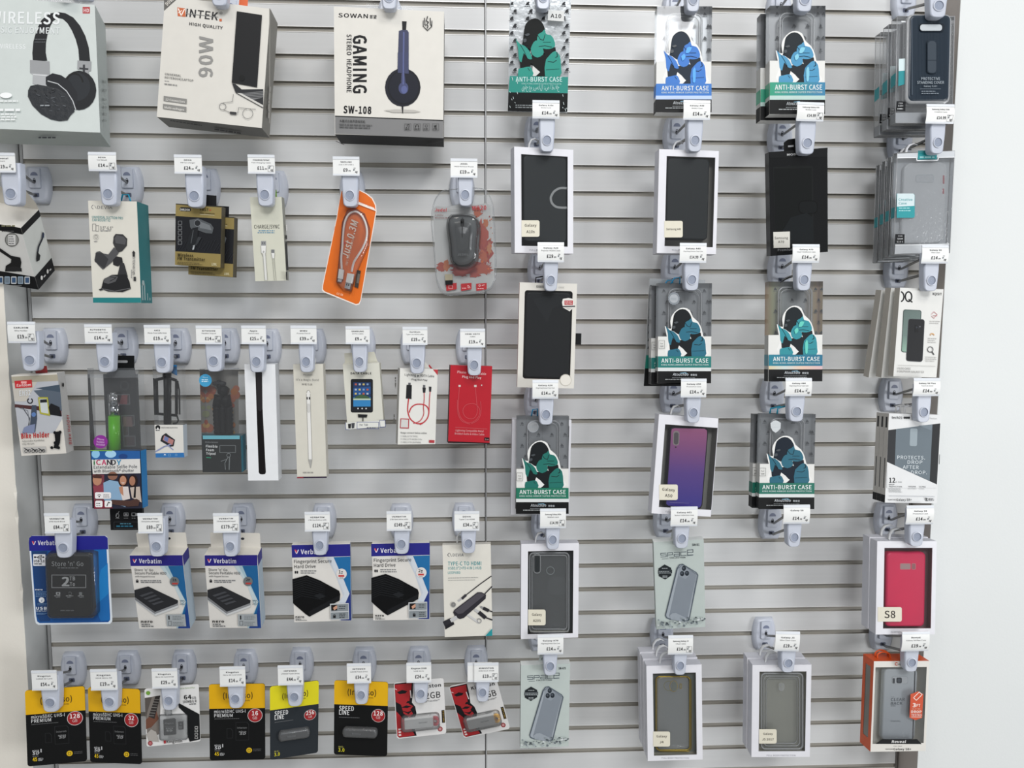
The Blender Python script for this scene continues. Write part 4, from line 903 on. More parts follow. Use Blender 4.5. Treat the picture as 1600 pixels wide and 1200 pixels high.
p=r.pb();d=.008;rub=M('#141517',.55,0,.3)
def V(x,y): v=r.loc3(x,y,d);return (v[0],d,v[2])
p.tube([V(1172,356),V(1173,368)],.003,M('#2c2d30',.3));p.tube([V(1138,374),V(1150,374),V(1195,374),V(1210,374)],[.002,.0035,.0035,.002],M('#3a3b3e',.3),12);p.tube([V(1174,376),V(1176,400)],.004,rub)
p.tube([V(1172,408),V(1198,412),V(1220,420)],[.006,.008,.006],rub,14);p.tube([V(1178,432),V(1206,432)],.0028,M('#c6c8ca',.15,.9))
p.tube([V(1176,440),V(1172,458),V(1165,475),V(1160,500)],[.008,.007,.0065,.006],rub,12);p.tube([V(1204,440),V(1212,470),V(1222,500)],[.008,.007,.006],rub,12)
for x0,x1 in ((1160,1168),(1192,1196),(1225,1228)):
    ys=[500+11*i for i in range(14)];p.tube([V(x0+(x1-x0)*i/13,y) for i,y in enumerate(ys)],[.0052 if i%2 else .0062 for i in range(14)],rub,10)
p.build('flexible_tripod',r.e,'black foam-legged tripod')
# 15 white box black slot
r=Prod('pencil_case_box','tall glossy white box with a long black slot down its front','box',E2,[(75,270),(240,272),(258,893),(95,895)],.020,y=-.099)
p=r.carton(M('#e8eaec',.25),R=M('#c9ccd0',.3));p.k=2;p.poly([(134,314),(170,314),(172,500),(190,850),(186,860),(172,862),(158,860),(152,850),(140,500)],M('#171415',.3));p.poly([(137,318),(168,318),(170,515),(160,524),(146,515)],M('#221e20',.25));p.build('carton',r.e,bevel=.0006)
# 16 stylus
r=Prod('stylus_box','tall narrow cream box printed with a white stylus pen','box',E2,[(337,272),(495,270),(517,878),(357,880)],.014,y=-.099)
p=r.carton('#d3d0c4',R='#bdbab0',B='#2b1f3a');p.k=2
p.t('Picasso',392,332,48,10,'#9c9a93',0);p.t("It's a Magic Bond",352,359,122,11,'#8c8a84',1);p.t('神笔马良',382,384,58,9,'#8c8a84',1)
p.poly([(408,425),(412,414),(418,411),(424,414),(428,425),(438,785),(431,826),(429,826),(419,785)],'#e4e3df');p.line([(408,430),(419,785),(430,826)],2,'#8d8c86');p.line([(428,430),(438,785),(431,826)],2,'#8d8c86');p.line([(409,424),(413,414),(418,411),(424,414),(428,424)],2,'#8d8c86');p.rect(409,447,415,460,'#2a2a2c');p.rect(421,447,428,460,'#2a2a2c');p.rrect(412,482,428,530,7,'#cbcac6');p.line([(419,782),(438,782)],2,'#8d8c86');p.poly([(419,785),(438,785),(431,826),(429,826)],'#a7a6a1');p.dashes(390,848,64,1,1,6,'#a09e97')
p.poly([(358,874),(517,872),(517,880),(358,882)],'#2c1c35');p.poly([(358,874),(392,874),(392,882),(358,882)],'#8c2a3a');p.build('carton',r.e,bevel=.0006)
p=r.pb();p.tube([(.006,.006,r.h-.001),(.006,.006,r.h+.014),(.0075,.006,r.h+.016),(.009,.006,r.h+.014),(.009,.006,r.h-.001)],.0009,'#d7d6d0');p.build('hang_loop',r.e)
# 17 data cable
r=Prod('cable_card','white folded card pack printed with a dark tablet, short and wide','box',E2,[(608,270),(790,268),(830,610),(622,622)],.012,y=-.097)
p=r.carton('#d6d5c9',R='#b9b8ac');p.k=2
p.t('DATA CABLE',644,326,112,11,'#2a2a2b',0,.05);p.rrect(645,350,764,530,10,'#1b1c1e',rot=0);p.rrect(649,355,760,526,8,'#232529')
p.poly([(659,368),(752,368),(752,498),(659,498)],'#16345f');p.poly([(659,400),(752,390),(752,430),(659,440)],'#1f4f8a');p.poly([(659,448),(752,448),(752,498),(659,498)],'#2f7fb8');p.poly([(659,455),(680,440),(706,432),(735,442),(752,455)],'#3c5a3a');p.poly([(659,455),(752,455),(752,463),(659,463)],'#b9c8b0')
for i in range(3):
    for j in range(4): p.rrect(667+21*j,380+22*i-(6 if i==0 else 0),678+21*j,390+22*i-(6 if i==0 else 0),2,['#b65a4a','#a9b4c4','#c7b26a','#7a97c0'][(i+j)%4])
for x in (685,707,728): p.circ(x,508,4,'#c9ccd0')
p.poly([(684,538),(736,540),(732,556),(686,556)],'#222325');p.line([(711,556),(711,580)],5,'#222325')
p.poly([(618,583),(830,570),(832,604),(622,620)],'#dfe0da');p.line([(618,584),(620,620),(640,620)],2.4,'#3b4a86');p.frame(680,581,796,616,2.4,'#3b4a86');p.line([(800,570),(830,570),(832,606),(804,608),(800,572)],2.4,'#3b4a86');p.t('For  Tab',694,600,44,10,'#565a66',-1);p.dashes(732,608,60,1,1,5,'#565a66');p.poly([(632,590),(648,588),(646,614),(634,614)],'#2a2a2c');p.poly([(650,586),(668,585),(665,612),(652,614)],'#44464a')
p.build('carton',r.e,bevel=.0004)
p=r.pb();p.prism([(-r.w/2+.001,r.h),(r.w/2-.004,r.h),(r.w/2-.008,r.h+.016),(-r.w/2+.001,r.h+.016)],.010,.0106,'#d3d1c2');p.add([(-r.w/2,0,r.h),(r.w/2,0,r.h),(r.w/2-.004,.010,r.h+.002),(-r.w/2,.010,r.h+.002)],[(0,1,2,3)],'#dbd9cc');p.build('hang_tab',r.e)
# 18 HDTV white
r=Prod('cable_box','white cable box printed with a red coiled lead and black plugs','box',E2,[(905,290),(1112,300),(1097,703),(900,698)],.016,y=-.099,yaw=17,wt=.6)
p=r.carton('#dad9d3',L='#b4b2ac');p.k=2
p.t('Lightning',934,333,60,12,'#3a3a3b',3,.02);p.t('HDTV Cable',1018,338,74,12,'#3a3a3b',3,.02);p.poly([(1002,328),(1012,334),(1002,340)],'#3a3a3b');p.t('Plug And Play',971,357,84,9,'#3a3a3b',3,.03);p.poly([(1085,299),(1112,300),(1110,330)],'#b3202a')
p.rect(953,370,966,382,'#55565a');p.poly([(944,381),(972,383),(970,458),(940,455)],'#16171a');p.poly([(1032,382),(1044,383),(1044,396),(1032,396)],'#55565a');p.poly([(1029,396),(1047,397),(1044,424),(1032,424)],'#1e1f22');p.poly([(1063,391),(1077,392),(1075,418),(1065,418)],'#1e1f22')
rc='#b8202c'
strip(p,smooth([(955,456),(952,480),(950,520),(962,560),(985,582),(1010,590),(1035,582),(1055,560),(1063,530),(1058,505),(1042,490),(1018,485),(990,488),(968,505),(958,530)]),6,rc);strip(p,smooth([(1038,424),(1038,460),(1034,500),(1035,540),(1015,575),(980,588)]),4,rc);strip(p,smooth([(1070,418),(1067,450),(1065,490),(1062,540),(1045,575),(1015,596)]),4,rc)
p.poly([(911,561),(958,563),(956,616),(908,614)],'#a8323a');p.poly([(915,566),(952,568),(951,610),(912,609)],'#c9c8c4')
p.t('Reago connect below cables',912,642,140,9,'#46484b',1,.01)
for k,tx_ in enumerate(('① USB 2.0 TO TYPEC','② USB 2.0 TO MICRO 5 Pin','③ USB 2.0 TO LIGHTNING')): p.t(tx_,910,660+16*k,(94,116,110)[k],8,'#55575a',1)
p.poly([(1064,677),(1093,678),(1092,692),(1063,691)],'#a8202a')
p.dashes(893,340,60,1,1,7,'#8a8a86',90,plane='L');p.dashes(886,540,60,1,1,7,'#8a8a86',90,plane='L')
p.build('carton',r.e,bevel=.0005)
p=r.pb();p.prism([(-.013,r.h-.001),(.02,r.h-.001),(.012,r.h+.010),(-.008,r.h+.008)],.012,.0125,'#c9c7c0');p.prism([(.014,r.h-.001),(.024,r.h-.001),(.018,r.h+.006)],.013,.0135,'#a8202a');p.build('hang_tab',r.e)
# 19 red
r=Prod('cable_box','glossy red cable box with faint coiled cable print, black underside','box',E2,[(1178,275),(1402,283),(1390,697),(1168,690)],.014,y=-.099,yaw=10,wt=.5)
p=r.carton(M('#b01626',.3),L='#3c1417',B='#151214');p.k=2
p.t('Phone',1216,319,48,13,'#e8b9b9',3,.02);p.t('HDMI Cable',1290,325,80,12,'#e8b9b9',3,.02);p.t('Plug And Play',1242,344,102,12,'#e8c9c9',3,.03)
for x,w_ in ((1222,12),(1306,13),(1343,6)): p.rect(x,382-(w_==6)*2,x+w_,382+w_*.9,'#cfc0ba')
strip(p,smooth([(1226,394),(1222,460),(1222,520),(1240,565),(1280,585),(1320,565),(1337,520),(1310,484),(1265,488),(1245,520),(1262,555),(1300,562),(1322,530),(1318,460),(1312,394)]),3,'#c24049')
strip(p,smooth([(1216,462),(1218,530),(1240,575),(1285,592)]),3,'#c24049');strip(p,smooth([(1340,470),(1342,530),(1325,570),(1290,590)]),3,'#c24049')
p.line([(1205,609),(1375,618)],1.4,'#cf6a70');p.t('Lightning Compatible Metal',1206,630,150,10,'#dba0a2',2);p.t('Braided Audio & Video Cable',1202,647,158,10,'#dba0a2',2)
p.poly([(1361,663),(1387,664),(1386,681),(1360,680)],'#241619');p.t('2 m',1364,677,18,7,'#cfa9a9',2);p.poly([(1165,684),(1390,692),(1390,698),(1165,691)],'#171214')
p.build('carton',r.e,bevel=.0006)
p=r.pb();p.tube([(-.002,.007,r.h-.001),(.0,.007,r.h+.006),(.006,.007,r.h+.007),(.010,.007,r.h-.001)],.0012,BLK);p.build('hang_loop',r.e,'small black hang loop')
# ---- row of drives
def verb(p,x,y,s,m='#eceaf2'):
    """white V mark on red and the word beside it"""
    p.poly([(x,y-22*s),(x+8*s,y-22*s),(x+14*s,y-6*s),(x+19*s,y-22*s),(x+25*s,y-22*s),(x+15*s,y),(x+9*s,y)],'#e7e4ee')
    p.poly([(x,y-22*s),(x+10*s,y-22*s),(x+15*s,y-8*s),(x+12*s,y-2*s)],'#c9384a')
r=Prod('hard_drive_pack','wide blue blister card holding a dark grey portable drive, beside the left wall','hard drive',G1,[(172,218),(642,218),(668,742),(212,748)],.003,y=-.099)
p=r.pb();o=[(190,218),(625,218),(640,228),(643,260),(667,700),(667,728),(655,742),(228,748),(213,738),(205,700),(172,260),(172,235)]
p.prism(r.lpts(o),0,.0012,'#dbe3ea');p.k=3;cx,cy=420,483
p.poly([(cx+(a-cx)*.955,cy+(b-cy)*.96) for a,b in o],'#0e4f93');p.poly([(172,260),(174,232),(190,218),(625,218),(641,230),(644,298),(176,308)],'#1b1d86')
p.poly([(560,300),(635,298),(655,720),(600,725),(550,600)],'#1467ad');p.poly([(190,310),(280,308),(300,725),(240,728),(222,700)],'#123c70');p.poly([(600,420),(642,380),(648,560),(560,640)],'#1a7cc0')
verb(p,190,271,1.0);p.t('Verbatim',226,272,134,26,'#e6e4f0',0,.03)
p.rrect(440,252,456,266,6,'#c8cede')
p.rrect(199,326,272,396,4,'#e4e6ea');p.line([(207,344),(262,344)],4,'#222326');p.circ(210,344,6,'#222326');p.poly([(258,338),(268,344),(258,350)],'#222326');p.line([(225,344),(236,335),(246,335)],3,'#222326');p.line([(222,344),(234,353),(244,353)],3,'#222326');p.circ(248,335,4,'#222326');p.rect(242,350,249,357,'#222326');p.t('USB 3.0',205,374,62,15,'#222326',0,.03);p.dashes(206,380,58,1,1,6,'#55575a')
p.t('nero',213,540,44,9,'#e6ebf2',0,.04);p.dashes(216,547,70,4,9,4,'#6d90ba');p.circ(251,598,17,'#e3e7ec');p.t('i',248,606,4,12,'#123c70',15,.03);p.dashes(226,618,64,2,7,3,'#6d90ba')
p.t('USB',218,654,64,16,'#d8dfe8',0,.06);p.t('DISPLAY',220,666,62,8,'#c4cfdd',0,.03);p.dashes(222,674,64,2,7,3,'#6d90ba')
p.build('backing_card',r.e)
p=r.pb();o=[(276,362),(290,340),(320,334),(520,333),(532,340),(552,660),(545,685),(520,695),(310,700),(296,692)]
p.prism(r.lpts(o,-.012),-.012,-.001,M('#232527',.35),bev=.0012);p.k=2;P_=(-.012,)
p.t("Store 'n' Go",307,398,190,27,'#c3c6c7',0,0,0,P_);p.dashes(342,405,128,1,1,7,'#8a8d8f',plane=P_)
p.frame(309,451,511,526,4,'#cfd1d2',P_);p.t('2',368,516,46,52,'#dfe0e0',0,.05,0,P_);p.t('TB',414,482,34,22,'#dfe0e0',0,.03,0,P_);p.t('To',416,516,31,22,'#dfe0e0',0,.03,0,P_)
p.rrect(334,552,360,569,3,'#d5d7d7',P_);p.circ(347,561,5,'#232527',plane=P_);p.arc(418,560,9,3,'#8c8f90',200,520,plane=P_);p.rrect(472,552,490,570,3,'#a9acac',P_)
for x in (325,394,466): p.dashes(x,571,44,1,1,6,'#bfc1c1',plane=P_);p.dashes(x+8,580,28,1,1,5,'#9b9d9e',plane=P_)
p.dashes(362,657,108,1,1,7,'#808384',plane=P_)
p.build('portable_drive',r.e,'dark grey portable drive')
p=r.pb();p.prism(r.lpts([(262,352),(280,326),(530,322),(560,332),(572,690),(550,712),(290,715),(276,700)],-.0135),-.0135,0,CL,bev=.004);p.build('blister',r.e,'clear blister bubble')
def hdd(view,quad,label,cap,dx,xo):
    r=Prod('hard_drive_box',label,'box',view,quad,.024,y=-.108,tilt=14,wt=.5,group='keypad hard drive boxes')
    p=r.carton('#dfdcd6',R='#1c5f96',T='#d9d5cc');p.k=2
    X=lambda pts:[(x+xo(y),y+dx) for x,y in pts]
    def P(pts,m): p.poly(X(pts),m)
    P([(772,335),(1086,333),(1090,395),(778,398)],'#221c7c')
    P([(950,397),(1091,395),(1133,768),(1050,768),(1052,760),(1108,610),(1020,480)],'#a8c3cd');P([(1000,397),(1091,395),(1133,768),(1060,768),(1108,612),(1040,480)],'#176096');P([(1112,620),(1133,768),(1060,768),(1100,690)],'#1b3f86');P([(950,397),(978,397),(1108,610),(1090,640),(1030,500)],'#c3d3d8')
    o=xo(0)
    verb(p,790+xo(370),378+dx,1.0);p.t('Verbatim',828+xo(370),379+dx,134,25,'#e6e4f0',1,.03)
    p.t("Store 'n' Go",800+xo(415),426+dx,113,14,'#45484b',1,.01);p.t('Secure Portable HDD',803+xo(440),446+dx,188,15,'#45484b',.5,.01);p.t('with Keypad Access',806+xo(460),463+dx,117,9,'#5a5d60',.5)
    p.rect(811+xo(485),482+dx,826+xo(485),495+dx,'#2b2c2f');p.arc(818+xo(480),482+dx,5,2.4,'#2b2c2f',180,360);p.dashes(838+xo(480),480+dx,140,1,1,6,'#77797b');p.dashes(840+xo(490),490+dx,132,1,1,6,'#77797b')
    p.circ(1040+xo(490),488+dx,28,'#6e7477');p.t(cap,1028+xo(490),486+dx,12,15,'#222326',0,.03);p.dashes(1042+xo(490),473+dx,10,2,8,5,'#222326');p.rect(1026+xo(490),495+dx,1060+xo(490),505+dx,'#b5403c')
    P([(802,540),(885,517),(1062,600),(1064,640),(925,692),(806,602)],'#bfc1c3');P([(802,538),(885,516),(1062,600),(1060,618),(925,668),(805,580)],'#2b2c2f');P([(805,580),(925,668),(925,680),(806,596)],'#77797c');P([(925,668),(1060,616),(1063,628),(925,680)],'#8a8c8f');P([(925,680),(1063,628),(1064,640),(925,692)],'#cfd1d2')
    for k in range(4): P([(832+24*k,570+16*k),(905+20*k,546+18*k),(920+20*k,552+18*k),(848+24*k,578+16*k)],'#43454a')
    p.line(X([(1073,600),(1100,600),(1109,612),(1100,622),(1073,622)]),2,'#5d7480');p.arc(1085+xo(610),610+dx,9,2,'#5d7480',plane='F')
    p.t('nero',842+xo(720),731+dx,70,15,'#1c1c1e',0,.05);p.dashes(845+xo(738),738+dx,60,1,1,6,'#66686a');p.dashes(846+xo(748),749+dx,86,1,1,6,'#66686a')
    P([(992,682),(1104,680),(1112,752),(998,752)],'#a3a9ac');P([(1004,688),(1012,688),(1014,712),(1006,712)],'#222326');p.frame(1006+xo(730),722+dx,1024+xo(730),746+dx,2,'#3a3c3e');p.dashes(1030+xo(690),690+dx,70,3,9,4,'#7b8184');p.dashes(1032+xo(725),726+dx,70,3,9,4,'#7b8184')
    w=r.w/2;z=r.h;zb=z*.86
    p.add([(w+.0002,0,zb),(w+.0002,r.T,zb),(w+.0002,r.T,z),(w+.0002,0,z)],[(0,1,2,3)],'#221c7c');p.add([(w+.0002,0,0),(w+.0002,r.T,0),(w+.0002,r.T,zb),(w+.0002,0,zb)],[(0,1,2,3)],'#a9b9c6')
    p.build('carton',r.e,bevel=.0005)
    q=r.pb();a=math.radians(14);hh=.024;q.prism([(-w*.93,z),(w*.97,z),(w*.97,z+hh-.002),(w*.93,z+hh),(-w*.89,z+hh),(-w*.93,z+hh-.002)],r.T-.0006,r.T,'#d9d5cc');q.prism([(w*.3+.0025*math.cos(t*.63),z+hh*.6+.002*math.sin(t*.63)) for t in range(10)],r.T-.0009,r.T-.0006,'#33343a');q.build('hang_tab',r.e,'white card hang tab')
hdd(G1,[(772,335),(1086,333),(1135,768),(828,772)],'white and blue keypad hard drive box, left one with its side showing','1',0,lambda y:0)
hdd(G1,[(1218,335),(1532,335),(1558,765),(1248,767)],'white and blue keypad hard drive box, right one nearer the fingerprint drives','2',-1,lambda y:446-(y-335)*.055)
def finger(quad,label,cap,dx,dy):
    r=Prod('hard_drive_box',label,'box',G2,quad,.012,y=-.099,group='fingerprint hard drive boxes')
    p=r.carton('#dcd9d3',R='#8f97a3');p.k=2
    def P(pts,m): p.poly([(x+dx+(y-280)*-.022*(dx>0),y+dy) for x,y in pts],m)
    def t(s,x,y,*a,**k): p.t(s,x+dx,y+dy,*a,**k)
    P([(222,287),(588,280),(590,356),(225,365)],'#1d1c7e')
    P([(440,362),(590,358),(596,757),(520,758),(560,650),(500,480)],'#c4cad2');P([(478,362),(590,358),(592,560),(583,590),(540,480)],'#14679f');P([(583,590),(592,560),(596,757),(580,757),(530,757),(525,700),(560,640)],'#1b3078');P([(455,362),(485,362),(585,590),(540,690),(520,640),(553,592)],'#cbd2da')
    verb(p,240+dx,340+dy,1.15);t('Verbatim',280,342,158,28,'#e6e4f0',0,.03)
    t('Fingerprint Secure',239,400,234,21,'#2b2c2f',-1,.005);t('Hard Drive',240,431,134,21,'#2b2c2f',-1,.005)
    for x in (243,255): p.rrect(x+dx,447+dy,x+9+dx,464+dy,4,'#222326')
    p.dashes(280+dx,444+dy,105,1,1,6,'#77797b');p.dashes(280+dx,457+dy,118,1,1,6,'#77797b')
    p.circ(535+dx,465+dy,33,'#dcd8d5');t(cap,517,463,14,20,'#2b2c2f',0,.03);p.dashes(534+dx,449+dy,12,2,10,6,'#2b2c2f');p.rect(516+dx,472+dy,552+dx,483+dy,'#c03a35');p.dashes(524+dx,488+dy,22,1,1,4,'#77797b')
    P([(228,498),(318,473),(400,505),(520,570),(527,590),(524,630),(335,732),(310,715),(232,648)],M('#0d0e10',.35));P([(335,732),(524,630),(520,600),(330,700)],'#17181b')
    for k in range(9): P([(232,512+14*k),(318-4*k,486+14*k),(430,530+12*k),(430,532+12*k),(318-4*k,489+14*k),(232,515+14*k)],'#26282b')
    P([(360,600),(400,585),(440,602),(400,620)],'#1f2124')
    t('nero',248,738,55,13,'#1c1c1e',0,.05);p.dashes(249+dx,744+dy,44,1,1,4,'#66686a');p.dashes(249+dx,751+dy,74,1,1,4,'#66686a')
    P([(464,650),(580,645),(583,745),(468,750)],'#cfd2d4');P([(469,655),(577,650),(578,695),(470,699)],'#858c90');P([(469,704),(578,699),(580,742),(470,746)],'#858c90');P([(471,657),(508,655),(509,690),(473,692)],'#1f1a19');P([(483,675),(500,662),(508,660),(509,678),(490,690)],'#c9977e')
    p.rect(483+dx,722+dy,500+dx,738+dy,'#222326');p.arc(491+dx,722+dy,6,3,'#222326',180,360);p.dashes(520+dx,662+dy,48,2,14,5,'#41464a');p.dashes(522+dx,710+dy,44,3,11,5,'#41464a')
    p.build('carton',r.e,bevel=.0005)
    q=r.pb();w=r.w/2;q.prism(rpts(-w*.30,r.h-.002,w*.33,r.h+.014,.001),.010,.0104,CLB);q.build('hang_tab',r.e,'clear plastic hang tab')
finger([(222,285),(588,278),(596,757),(240,770)],'blue and white box with a black fingerprint drive, one terabyte, left of its twin','1',0,0)
finger([(725,275),(1083,270),(1086,752),(733,757)],'blue and white box with a black fingerprint drive, two terabyte, right of its twin','2',498,-8)
r=Prod('adapter_hub_box','tall white box picturing a grey adapter hub with plugs, teal corner','box',G2,[(1165,287),(1467,280),(1477,852),(1180,862)],.010,y=-.099)
p=r.carton('#dedbd1',T='#d0cdc4');p.k=2
p.arc(1207,348,9,2.5,'#55575a',90,270);p.arc(1212,348,12,2.5,'#55575a',100,260);p.line([(1212,338),(1222,358)],2.5,'#55575a');p.t('DEVIA',1230,357,68,18,'#77797c',0);p.t('TYPE-C TO HDMI',1200,414,208,24,'#4a989c',-.5,.0);p.t('USB3.0*2+PD 4 IN 1 HUB',1201,439,208,17,'#4a989c',-.5,.005);p.t('LEOPARD',1200,466,78,16,'#7fb0b2',0);p.dashes(1201,490,208,1,1,4,'#a5a4a0',-1);p.dashes(1201,504,180,1,1,4,'#b3b2ad',-1)
p.line([(1470,480),(1400,530),(1310,600)],6,'#2b2b2f');p.line([(1310,600),(1290,618)],16,'#37363b');p.line([(1282,622),(1266,634)],11,'#b3b3b4');p.line([(1474,545),(1430,590)],7,'#2b2b2f')
p.poly([(1232,705),(1240,690),(1385,580),(1410,580),(1438,595),(1435,620),(1300,740),(1275,748),(1245,735)],'#2f2d33');p.poly([(1240,697),(1388,585),(1410,585),(1430,597),(1290,712),(1262,715)],'#4a474e')
p.line([(1183,775),(1215,760)],34,'#2d2c31');p.line([(1222,755),(1250,738)],22,'#c4c4c4');p.poly([(1182,790),(1235,765),(1240,780),(1184,812)],'#232226')
p.line([(1325,722),(1390,768)],13,'#c9c9c8');p.arc(1395,758,13,5,'#8c8c8d');p.line([(1370,690),(1395,705)],16,'#bdbdbd');p.line([(1398,708),(1430,735)],24,'#2a2a2e');p.line([(1430,735),(1476,752)],8,'#2a2a2e');p.line([(1405,670),(1425,680)],12,'#8c8c8d');p.line([(1425,680),(1450,692)],20,'#2a2a2e');p.line([(1450,692),(1476,700)],7,'#2a2a2e')
p.circ(1234,656,16,'#8d8c89');p.arc(1234,656,9,2,'#4a4a4c')
p.poly([(1432,852),(1476,805),(1477,851)],'#1b8f96');p.build('carton',r.e,bevel=.0005)
p=r.pb();v=r.loc3(1258,285,.006);w0=v[0];p.tube([(w0,.006,r.h-.001),(w0,.006,r.h+.010),(w0+.004,.006,r.h+.016),(w0+.012,.006,r.h+.018),(w0+.02,.006,r.h+.010),(w0+.02,.006,r.h-.001)],.0013,M('#e4e5e3',.3));p.build('hang_loop',r.e,'white plastic hang loop')
# ---- memory cards
def membr(view,quad,label,title,cap,cols,hdr=.32,y=-.099,flash=None,yaw=0,wt=.12):
    r=Prod('memory_card_pack' if not flash else 'flash_drive_pack',label,'memory card' if not flash else 'flash drive',view,quad,.001,y=y,yaw=yaw,wt=wt)
    w,h=r.w,r.h;p=r.pb();o=[(a,b) for a,b in rpts(-w/2,0,w/2,h,.004)]
    p.prism(o,0,.0009,cols[1]);zb=h*(1-hdr)
    top=[(-w/2,zb)]+[(a,b) for a,b in rpts(-w/2,zb,w/2,h,.004) if b>zb+.001]
    top=[(-w/2,zb),(w/2,zb),(w/2,h-.004)]+[(w/2-.004+.004*math.cos(math.pi/2*i/5),h-.004+.004*math.sin(math.pi/2*i/5)) for i in range(6)]+[(-w/2+.004-.004*math.sin(math.pi/2*i/5),h-.004+.004*math.cos(math.pi/2*i/5)) for i in range(6)]+[(-w/2,h-.004)]
    p.add([(a,-.00008,b) for a,b in top],[tuple(range(len(top)))],M(cols[0],.4))
    E3=.00045
    def tx(s,x,z,tw,th,m,b=.0,it=0):
        vs,fs=glyphs(s,b)
        if not len(vs):return
        x0,x1=vs[:,0].min(),vs[:,0].max();k=th/CAPH;sx=tw*w/(x1-x0) if tw else k
        p.add(lift([(-w/2+x*w+(a-x0)*sx+it*c*k,-E3,z*h+c*k) for a,c in vs],b),fs,m)
    def disc(cx,cz,rad,m,e=.00015,n=24): p.add([(-w/2+cx*w+rad*math.cos(6.2832*i/n),-e,cz*h+rad*math.sin(6.2832*i/n)) for i in range(n)],[tuple(range(n))],m)
    def bar(x0,z0,x1,z1,m,e=.00015): p.add([(-w/2+a*w,-e,b*h) for a,b in ((x0,z0),(x1,z0),(x1,z1),(x0,z1))],[(0,1,2,3)],m)
    def dash(x,z,tw,m,th=.006):
        u=0
        while u<tw: l=random.uniform(.01,.035);bar(x+u,z,x+min(u+l,tw),z+th,m,.0002);u+=l+.006
    tx('(Intenso)',.25,.815,.53,.0085,'#4c3a0c',.02);tx('flash & media',.55,.775,.18,.0022,'#6b5312')
    if not flash:
        tx(title[0],.09,.625,.56,.0050,'#cfd0d0',.02);tx(title[1],.09,.572,.33,.0050,'#cfd0d0',.02);dash(.09,.545,.45,'#6a6b6c')
        disc(.82,.585,w*.135,'#c9c2c0');disc(.82,.585,w*.125,'#9c1d22',.00022)
        L=len(cap);tw=.17 if L==3 else .11
        vs=None;tx(cap,.82-tw/2,.588,tw,.0065,'#f0e6e4',.03);tx('GB',.775,.535,.085,.0045,'#e0c4c2')
        # adapter card and small card under the film
        for (x0,z0,x1,z1) in ((.47,.26,.71,.50),(.31,.29,.42,.42)):
            q=[(x0,z0),(x1,z0),(x1,z1-.03),(x1-.03,z1),(x0,z1)];p.add([(-w/2+a*w,-.0002,b*h) for a,b in q],[(0,1,2,3,4)],'#2a2b2d');q2=[(a+(.008 if a<(x0+x1)/2 else -.008),b+(.006 if b<(z0+z1)/2 else -.006)) for a,b in q];p.add([(-w/2+a*w,-.0003,b*h) for a,b in q2],[(0,1,2,3,4)],'#0f1011')
        tx('Intenso',.50,.415,.17,.0030,'#7c7d7e');tx('micro',.53,.365,.13,.0026,'#9a9b9c',.02);tx('SD',.54,.335,.11,.0035,'#9a9b9c',.03,.2);dash(.53,.305,.12,'#77787a');dash(.34,.37,.06,'#6a6b6c');dash(.34,.345,.05,'#6a6b6c')
        tx('micro',.09,.19,.11,.0030,'#b9babb',.03);tx('SD',.09,.15,.11,.0045,'#c9cacb',.04,.15);tx('I',.225,.175,.02,.005,'#b9babb',.02);dash(.09,.125,.10,'#8a8b8c');tx('45',.09,.065,.075,.0055,'#e6c21a',.04);tx('MB/s',.185,.085,.08,.002,'#c9cacb');tx('READ*',.185,.063,.08,.0025,'#c9cacb',.02)
        disc(.71,.125,w*.052,'#d9b31a');bar(.685,.108,.735,.142,'#3a3010',.0002);bar(.692,.113,.728,.137,'#d9b31a',.00024);dash(.785,.135,.14,'#6a6b6c',.005);dash(.785,.115,.14,'#6a6b6c',.005)
    else:
        tx('SPEED',.095,.60,.275,.0072,'#dfe0e0',.03);tx('LINE',.095,.545,.19,.0072,'#dfe0e0',.03);dash(.095,.505,.38,'#707274')
        disc(.825,.545,w*.128,'#c9c2c0');disc(.825,.545,w*.12,'#9c1d22',.00022);tx(cap,.74,.55,.17,.0065,'#f0e6e4',.03);tx('GB',.785,.505,.08,.004,'#e0c4c2')
        tx('BIS-',.09,.10,.10,.0025,'#a9a65a',.02);tx('3.0',.085,.045,.115,.0055,'#d9cf2a',.03)
    p.build('backing_card',r.e,bevel=0)
    if flash:
        q=r.pb();b=M('#17191b' if flash!='g' else '#2a2e33',.22);pts=[(-w/2+a*w,h*c) for a,c in rpts(.21,.275,.80,.375,.05,0)];q.prism([(a,c+(a+w/2)*0.0) for a,c in pts],-.006,-.0005,b,bev=.0015)
        vs,fs=glyphs('Intenso',.0);x0=vs[:,0].min();k=.0030/CAPH;sx=.16*w/(vs[:,0].max()-x0);q.add([(-w/2+.36*w+(a-x0)*sx,-.0062,.31*h+c*k) for a,c in vs],fs,'#8a8d8f');q.build('usb_stick',r.e,'dark capped flash stick')
        q=r.pb();pts=[(-w/2+a*w,h*c) for a,c in rpts(.17,.26,.82,.39,.06,0)];q.prism(pts,-.007,0,CLB,bev=.003);q.build('blister',r.e,'clear bubble')
    return r
membr(H1,[(147,300),(505,275),(517,720),(165,755)],'yellow-topped black memory card pack nearest the left wall',('microSDXC UHS-I','PREMIUM'),'128',('#e0ac08','#101112'))
membr(H1,[(523,283),(833,290),(845,742),(537,725)],'yellow-topped black memory card pack with red disc, just left of the white and black one',('microSDHC UHS-I','PREMIUM'),'32',('#e0ac08','#101112'))
membr(H1,[(1243,265),(1578,258),(1578,710),(1250,717)],'yellow-topped black memory card pack with red disc, just right of the white and black one',('microSDHC UHS-I','PREMIUM'),'16',('#e0ac08','#101112'))
membr(H2,[(85,290),(395,253),(385,702),(90,752)],'lemon-topped slate grey flash drive card, turned aside, red 256 disc','', '256',('#e0d51c','#2a2f34'),flash='g')
